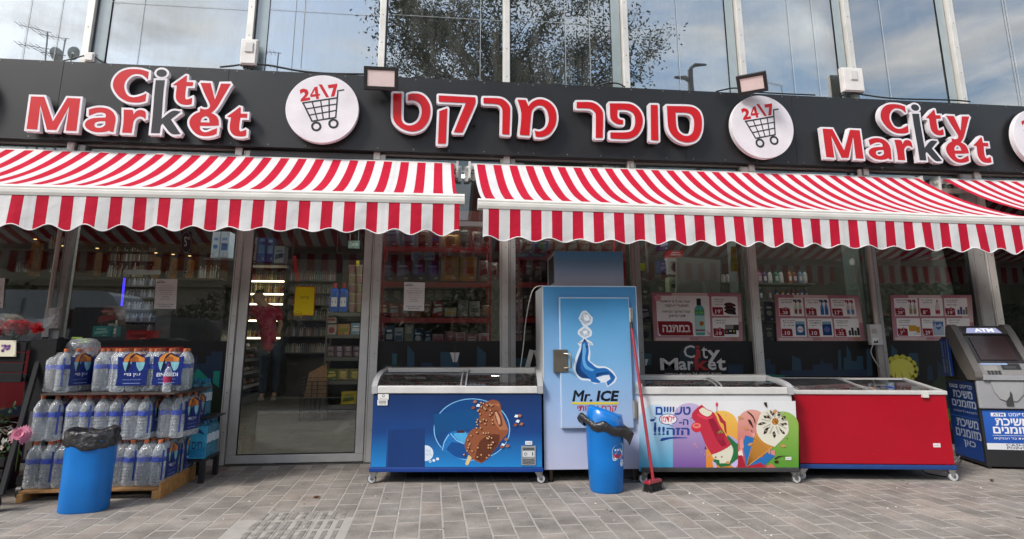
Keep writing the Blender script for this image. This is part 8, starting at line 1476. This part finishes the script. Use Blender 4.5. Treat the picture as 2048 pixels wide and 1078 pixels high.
mb = MB(); mb.box(a, b, YC - 0.01, YC, Z(275, 549, YC), Z(275, 556, YC) + 0.12, H('#b5b5ae')); obj('header', mb, M_SATIN, CF)
mb = MB(); mb.tube([at(249, 556, 2.4), at(237, 673, 2.4)], 0.013, (1, 1, 1), 10); obj('light_tube', mb, M_TUBE, label='glowing blue light tube behind the left window', cat='light tube')
r = thing('counter', 'dark checkout counter behind the left window', 'counter', (-4.3, 1.5, 0)); zc_ = Z(250, 676, 1.2)
mb = MB(); mb.box(X(130, 680, 1.2), X(330, 680, 1.2), 1.2, 1.75, zc_ - 0.03, zc_, (0.03, 0.035, 0.045)); obj('counter_top', mb, M_GLOSS, r); mb = MB(); mb.box(X(135, 680, 1.2), X(325, 680, 1.2), 1.25, 1.7, 0, zc_ - 0.031, (0.03, 0.03, 0.03)); obj('counter_front', mb, M_SATIN, r)
pouch('teal_box', 184, 219, 652, 673, 1.25, H('#2a7f80'), H('#7fb0a8'), 'teal box on the counter behind the left window', style=1, d=0.25)
pouch('red_crate', 252, 300, 661, 679, 1.2, H('#a01a24'), H('#7a141c'), 'red crate at the right end of the counter', style=1, d=0.25)
pouch('brown_sack', 190, 236, 610, 654, 1.5, H('#5a3f30'), H('#7a2a22'), 'brown sack with a red stripe standing behind the teal box', d=0.3)
jar('clear_bottle', 229, 640, 674, 1.3, 4, H('#7a8a8a'), H('#c9ccd0'), 'small clear bottle beside the teal box')
sheet('price_sticker', [(362, 463), (383, 463), (383, 506), (362, 506)], H('#3a3034'), 'dark oval price sticker high on the window left of the door', 'sticker', lambda pr: (pr.disc(0.5, 0.5, 0.5, H('#8a8488'), 0.47, ry=0.5), pr.text('5', 0.3, 0.3, 0.58, 0.75, H('#b5b0b0'), 0.04), pr.text('90', 0.6, 0.6, 0.85, 0.75, H('#b5b0b0'), 0.03)))
# ---- the person at the cooler
fp = atz(528, 800); YP = fp.y
def J(px, py, dy=0.0): return at(px, py, YP + dy)
def skin(name, joints, edges, m, parent, sub=2, root=0):
    me = bpy.data.meshes.new(name); base = WB[parent]; me.from_pydata([tuple(j[0] - base) for j in joints], edges, []); o = bpy.data.objects.new(name, me); COL.objects.link(o); o.parent = parent; WB[o] = base; me.materials.append(m)
    s = o.modifiers.new('skin', 'SKIN'); s.use_smooth_shade = True; lay = me.skin_vertices[0] if me.skin_vertices else None
    if lay is None: me.attributes.new('skin', 'FLOAT', 'POINT')
    for v, j in zip(me.skin_vertices[0].data, joints): v.radius = (j[1], j[2] if len(j) > 2 else j[1]); v.use_root = False
    me.skin_vertices[0].data[root].use_root = True; ss = o.modifiers.new('sub', 'SUBSURF'); ss.levels = sub; ss.render_levels = sub; return o
PS = thing('person', 'person in a dark red T-shirt and jeans bending over the food cooler behind the door', 'person', fp)
MSK = solid('skin_tone', H('#c09a82'), 0.6); MSH = solid('red_shirt_cloth', H('#b02c4c')); MJN = solid('jeans_cloth', H('#333f4c')); MHR = solid('dark_hair', (0.05, 0.042, 0.038)); MSO = solid('white_shoe', H('#9a958c'))
B = [(J(540, 690), 0.10, 0.09), (J(538, 655), 0.12, 0.10), (J(532, 622), 0.15, 0.10), (J(523, 607, -0.02), 0.075), (J(516, 597, -0.05), 0.115, 0.125), (J(517, 584, -0.05), 0.105, 0.12),
     (J(508, 618), 0.065), (J(492, 640, -0.08), 0.05), (J(478, 660, -0.12), 0.036), (J(553, 622), 0.065), (J(562, 648, 0.05), 0.05), (J(556, 668, 0.12), 0.036),
     (J(530, 700), 0.09), (J(527, 742), 0.065), (J(525, 785), 0.045), (J(520, 797, -0.06), 0.04), (J(553, 700), 0.09), (J(552, 740, 0.05), 0.065), (J(549, 783, 0.08), 0.045), (J(546, 795, 0.02), 0.04)]
E_ = [(0, 1), (1, 2), (2, 3), (3, 4), (4, 5), (2, 6), (6, 7), (7, 8), (2, 9), (9, 10), (10, 11), (0, 12), (12, 13), (13, 14), (14, 15), (0, 16), (16, 17), (17, 18), (18, 19)]
k0 = len(B); hd = B[8][0]
for f_ in range(5):
    a_ = hd + Vector((-0.02 + 0.002 * f_, -0.03 + 0.015 * f_, -0.035)); B.append((a_, 0.011)); B.append((a_ + Vector((-0.035, -0.004 + 0.004 * f_, -0.045 + (0.02 if f_ == 0 else 0))), 0.009)); E_ += [(8, k0 + 2 * f_), (k0 + 2 * f_, k0 + 2 * f_ + 1)]
skin('body', B, E_, MSK, PS)
skin('shirt', [(J(540, 706), 0.19, 0.17), (J(537, 684), 0.185, 0.16), (J(536, 655), 0.19, 0.155), (J(530, 622), 0.20, 0.15), (J(525, 609), 0.09), (J(506, 618), 0.095), (J(496, 634, -0.05), 0.078), (J(555, 622), 0.095), (J(562, 642, 0.03), 0.078)], [(0, 1), (1, 2), (2, 3), (3, 4), (3, 5), (5, 6), (3, 7), (7, 8)], MSH, PS)
skin('jeans', [(J(540, 672), 0.155, 0.13), (J(530, 702), 0.118), (J(527, 742), 0.092), (J(525, 790), 0.075), (J(553, 702), 0.118), (J(552, 740, 0.05), 0.092), (J(549, 788, 0.08), 0.075)], [(0, 1), (1, 2), (2, 3), (0, 4), (4, 5), (5, 6)], MJN, PS)
skin('hair', [(J(520, 589, 0.02), 0.10, 0.105), (J(519, 579, -0.01), 0.105, 0.11)], [(0, 1)], MHR, PS)
for a, b in ((525, 515), (549, 541)): skin('shoe', [(J(a + 2, 797, 0.04), 0.05, 0.045), (J(b, 799, -0.08), 0.045, 0.035)], [(0, 1)], MSO, PS)
mb = MB(); hc = J(519, 590, -0.03); mb.blob(hc + Vector((0.035, -0.075, 0.0)), 0.016, H('#a07a62'), 8, 5, sz=1.5); mb.blob(hc + Vector((-0.09, -0.03, -0.01)), 0.016, H('#a07a62'), 8, 5); obj('ear_and_nose', mb, M_SKIN, PS)
# ================================================================== ACROSS THE STREET (seen in the panes)
def refl(px, py, Yb):
    p = at(px, py, 0); k = (6.6 - Yb) / 6.6; return Vector((p.x * k, Yb, 1.15 + (p.z - 1.15) * k))
YO = -24.0
OB = thing('opposite_building', 'pale plastered building across the street with shutters and a red tiled roof edge', 'building', (-12, YO - 4, 0)); BE = H('#b5a88f')
mb = MB(); mb.box(-46, 4.5, YO - 9, YO, 0, 6.6, BE); obj('wall', mb, M_STONE, OB)
mb = MB(); mb.box(-46.3, 4.8, YO - 9.3, YO + 0.5, 6.6, 6.8, H('#9a8f7a')); mb.box(-46.3, 4.8, YO, YO + 0.25, 3.5, 3.75, H('#a5987f')); obj('cornice', mb, M_STONE, OB)
for fl in (0.9, 4.4):
    x = -44.5
    while x < 3.0:
        mb = MB(); mb.box(x, x + 1.5, YO + 0.01, YO + 0.09, fl, fl + 1.6, H('#c2b8a2')); wn = obj('window', mb, M_STONE, OB)
        if (int(x * 3) + int(fl)) % 2: mb = MB(); mb.box(x + 0.12, x + 1.38, YO + 0.091, YO + 0.10, fl + 0.12, fl + 1.48, (0.03, 0.035, 0.04)); obj('window_glass', mb, M_GLOSS, wn)
        else:
            mb = MB()
            for k in range(15): mb.box(x + 0.12, x + 1.38, YO + 0.091, YO + 0.115, fl + 0.12 + k * 0.091, fl + 0.19 + k * 0.091, H('#8f8a7c'))
            obj('shutter', mb, M_MATTE, wn)
        x += 2.75
mb = MB(); M = Matrix.Translation((-9, YO + 0.3, 5.6))
for k in range(60): mb.tube([(k * 0.22, 0.9, -0.45), (k * 0.22, 0, 0.1)], 0.10, H('#8a4a38'), 6, M=M)
obj('tiled_canopy', mb, M_STONE, OB)
OB2 = thing('opposite_building', 'plain olive grey building across the street to the right of the plastered one', 'building', (22, YO - 4, 0))
mb = MB(); mb.box(5.6, 48, YO - 9, YO - 0.5, 0, 6.6, H('#6f6a57')); obj('wall', mb, M_STONE, OB2)
for fl in (1.0, 4.6):
    for k in range(9): x = 8 + k * 4.2; mb = MB(); mb.box(x, x + 1.1, YO - 0.49, YO - 0.44, fl, fl + 1.5, (0.03, 0.035, 0.04)); obj('window', mb, M_GLOSS, OB2)
AN = 'roof antennas on the opposite building'
for px, py, lb in ((92, 62, 'taller television antenna on the opposite roof'), (124, 74, 'shorter television antenna on the opposite roof'), (562, 108, 'thin long television antenna on the opposite roof'), (1560, 170, 'small television antenna on the opposite roof, far right')):
    t = refl(px, py, YO - 1.0); mb = MB(); C_ = (0.3, 0.3, 0.31); z0 = 6.8 if t.x < 4.5 else 0; mb.tube([(t.x, t.y, z0), (t.x, t.y, t.z)], 0.035, C_, 6)
    for q, ln in ((0.0, 1.1), (-0.9, 1.0)): mb.tube([(t.x - ln, t.y, t.z + q + 0.1), (t.x + 0.15, t.y, t.z + q)], 0.02, C_, 5); [mb.tube([(t.x - ln * s_, t.y - 0.35, t.z + q + 0.1 * s_), (t.x - ln * s_, t.y + 0.35, t.z + q + 0.1 * s_)], 0.012, C_, 4) for s_ in (0.2, 0.4, 0.6, 0.8, 1.0)]
    obj('antenna', mb, M_METAL, label=lb, cat='antenna', group=AN)
for px, lb in ((104, 'left satellite dish on the opposite roof'), (140, 'right satellite dish on the opposite roof')):
    t = refl(px, 105, YO - 1.0); mb = MB(); mb.lathe([(0.05, 0.0), (0.2, 0.04), (0.32, 0.10)], (0.55, 0.56, 0.57), 20, M=Matrix.Translation(t) @ Matrix.Rotation(1.0, 4, 'X'), cap=False); mb.tube([(t.x, t.y, 6.8), (t.x, t.y, t.z)], 0.04, (0.1, 0.1, 0.1), 6); obj('satellite_dish', mb, M_SATIN, label=lb, cat='satellite dish', group='satellite dishes on the opposite roof')
t = refl(1385, 142, -12.5); LP = thing('street_lamp', 'dark street lamp with two arms across the road, mirrored in an upper pane', 'street lamp', (t.x, t.y, 0)); KL = (0.12, 0.12, 0.125)
mb = MB(); mb.tube([(t.x, t.y, 0), (t.x, t.y, t.z)], 0.10, KL, 10); obj('pole', mb, M_SATIN, LP)
for s_, dz in ((1, 0.15), (-1, -0.35)): mb = MB(); mb.tube([(t.x, t.y, t.z - 0.1 + dz), (t.x + s_ * 0.2, t.y, t.z + 0.05 + dz), (t.x + s_ * 0.62, t.y, t.z + 0.08 + dz)], [0.06, 0.08, 0.04], KL, 8); obj('lamp_head', mb, M_SATIN, LP)
# tree
tr = random.Random(12); TB0 = refl(1120, 100, -11.0); TR = thing('street_tree', 'leafy street tree behind the photographer, mirrored in the upper panes', 'tree', (TB0.x, -11.0, 0))
mb = MB(); tips = []
def branch(p, d, ln, r0, lev):
    pts = [p.copy()]; rs = [r0]; n = 5
    for i in range(n): d = (d + Vector((tr.uniform(-0.16, 0.16), tr.uniform(-0.16, 0.16), tr.uniform(-0.02, 0.12)))).normalized(); pts.append(pts[-1] + d * ln / n); rs.append(r0 * (1 - 0.55 * (i + 1) / n))
    mb.tube(pts, rs, (0.075, 0.06, 0.045), 7 if lev < 2 else 4, cap=False)
    if lev >= 2: tips.extend(pts[1:])
    if lev < 4:
        for k in range((5, 5, 4, 3)[lev]):
            a_ = tr.uniform(0, 2 * math.pi); q = pts[tr.randint(2, n)]; nd = (d * 0.62 + Vector((math.cos(a_), math.sin(a_), tr.uniform(-0.25, 0.5))) * 0.8).normalized(); branch(q, nd, (ln if lev else 5.6) * tr.uniform(0.55, 0.76), r0 * 0.46, lev + 1)
branch(Vector((TB0.x, -11.0, 0)), Vector((0, 0, 1)), 9.2, 0.26, 0)
obj('trunk', mb, M_WOOD, TR); mb = MB()
vs = []; fs = []; cs = []
for p in tips:
    sg = tr.uniform(0.12, 0.32)
    for k in range(26):
        c = p + Vector((tr.gauss(0, sg), tr.gauss(0, sg), tr.gauss(0, sg * 0.8))); s_ = tr.uniform(0.024, 0.07); a_ = Vector((tr.uniform(-1, 1), tr.uniform(-1, 1), tr.uniform(-1, 1))).normalized(); b_ = a_.orthogonal().normalized() * 0.45; i = len(vs); vs += [c - a_ * s_, c + b_ * s_, c + a_ * s_, c - b_ * s_]; fs.append((i, i + 1, i + 2, i + 3)); g_ = tr.uniform(0.6, 1.3); cs.append((0.060 * g_, 0.078 * g_, 0.035 * g_))
mb.v = vs; mb.f = [list(f) for f in fs]; mb.c = cs; mb.sm = [False] * len(fs); obj('crown', mb, M_LEAF, TR); print('LEAVES', len(fs))
# hedge and low wall across the road
mb = MB(); mb.box(-42, 30, -18.3, -18.0, 0, 1.0, H('#a59c88')); obj('garden_wall', mb, M_STONE, label='low pale garden wall across the road', cat='wall')
mb = MB(); vs = []; fs = []; cs = []
for k in range(15000):
    x = tr.uniform(-42, 30); c = Vector((x, -18.9 + tr.uniform(-0.6, 0.6), 0.9 + tr.random() ** 0.7 * (1.6 + 0.8 * math.sin(x * 0.7) + (0.9 if x > 7 else 0)))); s_ = tr.uniform(0.08, 0.17); a_ = Vector((tr.uniform(-1, 1), tr.uniform(-1, 1), tr.uniform(-1, 1))).normalized(); b_ = a_.orthogonal().normalized() * 0.5; i = len(vs); vs += [c - a_ * s_, c + b_ * s_, c + a_ * s_, c - b_ * s_]; fs.append([i, i + 1, i + 2, i + 3]); g_ = tr.uniform(0.6, 1.3); cs.append((0.04 * g_, 0.07 * g_, 0.025 * g_))
mb.v = vs; mb.f = fs; mb.c = cs; mb.sm = [False] * len(fs); obj('hedge', mb, M_LEAF, label='uneven green hedge behind the low garden wall across the road', cat='hedge')
# parked vehicles
def vehicle(x, y, name, label, c, L_, Hh, van=False, flip=False, rear=False):
    r = thing(name, label, 'van' if van else 'car', (x, y, -0.13), 'vehicles parked across the pavement'); M = Matrix.Translation((x, y, -0.13)) @ (Matrix.Rotation(math.pi, 4, 'Z') if flip else Matrix.Identity(4)); h = L_ / 2; w_ = 0.9
    if van: low = [(-h, 0.35), (-h + 0.1, 0.25), (h - 0.1, 0.25), (h, 0.4), (h, 0.95), (h - 0.35, 1.15), (h - 0.9, 1.25), (-h + 0.02, 1.25)]; up = [(-h + 0.02, 1.251), (h - 0.9, 1.251), (h - 1.5, Hh - 0.1), (h - 1.9, Hh), (-h + 0.3, Hh), (-h + 0.08, Hh - 0.15)]
    else: low = [(-h, 0.45), (-h + 0.1, 0.25), (h - 0.15, 0.25), (h, 0.45), (h - 0.03, 0.72), (h - 0.35, 0.86), (h - 1.25, 0.97), (-h + 0.05, 1.0), (-h, 0.8)]; up = [(-h + 0.25, 1.001), (h - 1.25, 0.971), (h - 1.75, Hh - 0.12), (h - 2.2, Hh), (-h + 1.1, Hh - 0.02), (-h + 0.6, Hh - 0.2)]
    low = smooth_loop(low, 75, 3); up2 = smooth_loop(up, 60, 3)
    mb = MB(); n = len(low); sec = [(-w_, 0.97), (-w_ * 0.97, 1.0), (w_ * 0.97, 1.0), (w_, 0.97)]; mb.prism([low], lambda u, v: (u, -w_, v), lambda u, v: (u, w_, v), c); obj('body', mb, M_CAR, r, M=M, bev=0.05)
    z0 = up[0][1]; sc_ = lambda v: w_ * (0.95 - 0.16 * (v - z0) / (Hh - z0)); mb = MB(); mb.prism([up2], lambda u, v: (u, -sc_(v), v), lambda u, v: (u, sc_(v), v), c); obj('cabin', mb, M_CAR, r, M=M, bev=0.04)
    cxm = sum(p[0] for p in up) / len(up); czm = (z0 + Hh) / 2
    for s_ in (-1, 1):
        win = [(cxm + (u - cxm) * 0.88, czm + (v - czm) * 0.72) for u, v in up2] if not van else [(h - 1.05, 1.32), (h - 1.45, Hh - 0.35), (h - 2.2, Hh - 0.35), (h - 2.2, 1.32)]
        mb = MB(); mb.prism([win], lambda u, v: (u, s_ * (sc_(v) + 0.012), v), lambda u, v: (u, s_ * (sc_(v) - 0.01), v), (0.012, 0.014, 0.016)); g = obj('side_window', mb, M_GLOSS, r, M=M)
        mb = MB(); mb.box(cxm - 0.03, cxm + 0.03, min(s_ * w_ * 0.9, s_ * w_ * 0.86), max(s_ * w_ * 0.9, s_ * w_ * 0.86), z0 + 0.05, Hh - 0.15, c); obj('door_pillar', mb, M_CAR, g, M=M)
        for xx in (-h + 0.85, h - 0.9):
            Mw = M @ Matrix.Translation((xx, s_ * (w_ - 0.1), 0.33)) @ Matrix.Rotation(math.pi / 2, 4, 'X'); mb = MB(); mb.lathe([(0.2, -0.12), (0.32, -0.11), (0.335, 0), (0.32, 0.11), (0.2, 0.12)], (0.015, 0.015, 0.015), 22, M=Mw); wh = obj('wheel', mb, M_SATIN, r); mb = MB(); mb.lathe([(0.03, -0.125), (0.2, -0.13)], H('#8a8c8e'), 10, M=Mw, cap=False); mb.lathe([(0.03, 0.125), (0.2, 0.13)], H('#8a8c8e'), 10, M=Mw, cap=False); obj('rim', mb, M_METAL, wh)
        mb = MB(); mb.box(h - 0.16, h + 0.005, s_ * 0.72 - 0.14, s_ * 0.72 + 0.14, 0.62, 0.78, H('#c9ccd0')); obj('headlight', mb, M_GLOSS, r, M=M); mb = MB(); mb.box(-h - 0.005, -h + 0.16, s_ * 0.78 - 0.13, s_ * 0.78 + 0.13, 0.72, 1.0 + 0.05, H('#b01018')); obj('tail_light', mb, M_GLOSS, r, M=M)
    mb = MB(); mb.box(-h + 0.3, h - 0.3, -w_ * 0.9, w_ * 0.9, 0.15, 0.3, (0.015, 0.015, 0.015)); obj('underbody', mb, M_SATIN, r, M=M); return r
vehicle(refl(130, 600, -8.2).x, -8.6, 'parked_van', 'pale parked van across the road, mirrored in the leftmost panes', H('#b9bcbd'), 5.2, 2.3, True)
vehicle(refl(395, 620, -7.6).x, -7.9, 'parked_car', 'black parked car mirrored in the window left of the door', (0.02, 0.022, 0.026), 4.5, 1.72)
vehicle(refl(585, 640, -7.6).x + 0.6, -7.9, 'parked_car', 'dark grey parked car mirrored in the glass door', (0.06, 0.062, 0.065), 4.4, 1.66, flip=True)
vehicle(12.5, -8.0, 'parked_car', 'silver parked car across the road, right of the tree', H('#8f9294'), 4.4, 1.6)

# small litter and grit on the paving
lt = random.Random(31); mb = MB()
for k in range(150):
    p = atz(lt.uniform(420, 2040), lt.uniform(940, 1075)); s_ = lt.uniform(0.002, 0.006); c = lt.choice((H('#c9c2b4'), H('#8a8378'), H('#d8d4c8'), H('#5a544c'), H('#a39a86')))
    mb.box(-s_ * lt.uniform(0.5, 1.8), s_, -s_ * 0.7, s_, 0.0, s_ * 0.8, c, M=Matrix.Translation((p.x, p.y, 0.001)) @ Matrix.Rotation(lt.uniform(0, 3), 4, 'Z'), taper=s_ * 0.3)
obj('grit', mb, M_MATTE, kind='stuff')
for px, py, c, l in ((633, 997, '#6a3f22', 'small curled brown leaf on the paving in front of the door'), (1984, 963, '#4a3526', 'dark dry leaf on the paving near the cash machine')):
    p = atz(px, py); mb = MB(); vs = []; s_ = 0.028
    for i in range(7):
        t = i / 6 * 2 - 1
        for j in (-1, 0, 1): vs.append((t * s_, j * s_ * 0.5 * (1 - t * t) ** 0.5, 0.004 + 0.012 * abs(j) * (1 - t * t) + 0.01 * t * t))
    mb.add(vs, [(i * 3 + j, i * 3 + 3 + j, i * 3 + 4 + j, i * 3 + 1 + j) for i in range(6) for j in (0, 1)], H(c), True, M=Matrix.Translation((p.x, p.y, 0.0)) @ Matrix.Rotation(0.4, 4, 'Z')); obj('dry_leaf', mb, M_LEAF, label=l, cat='leaf')
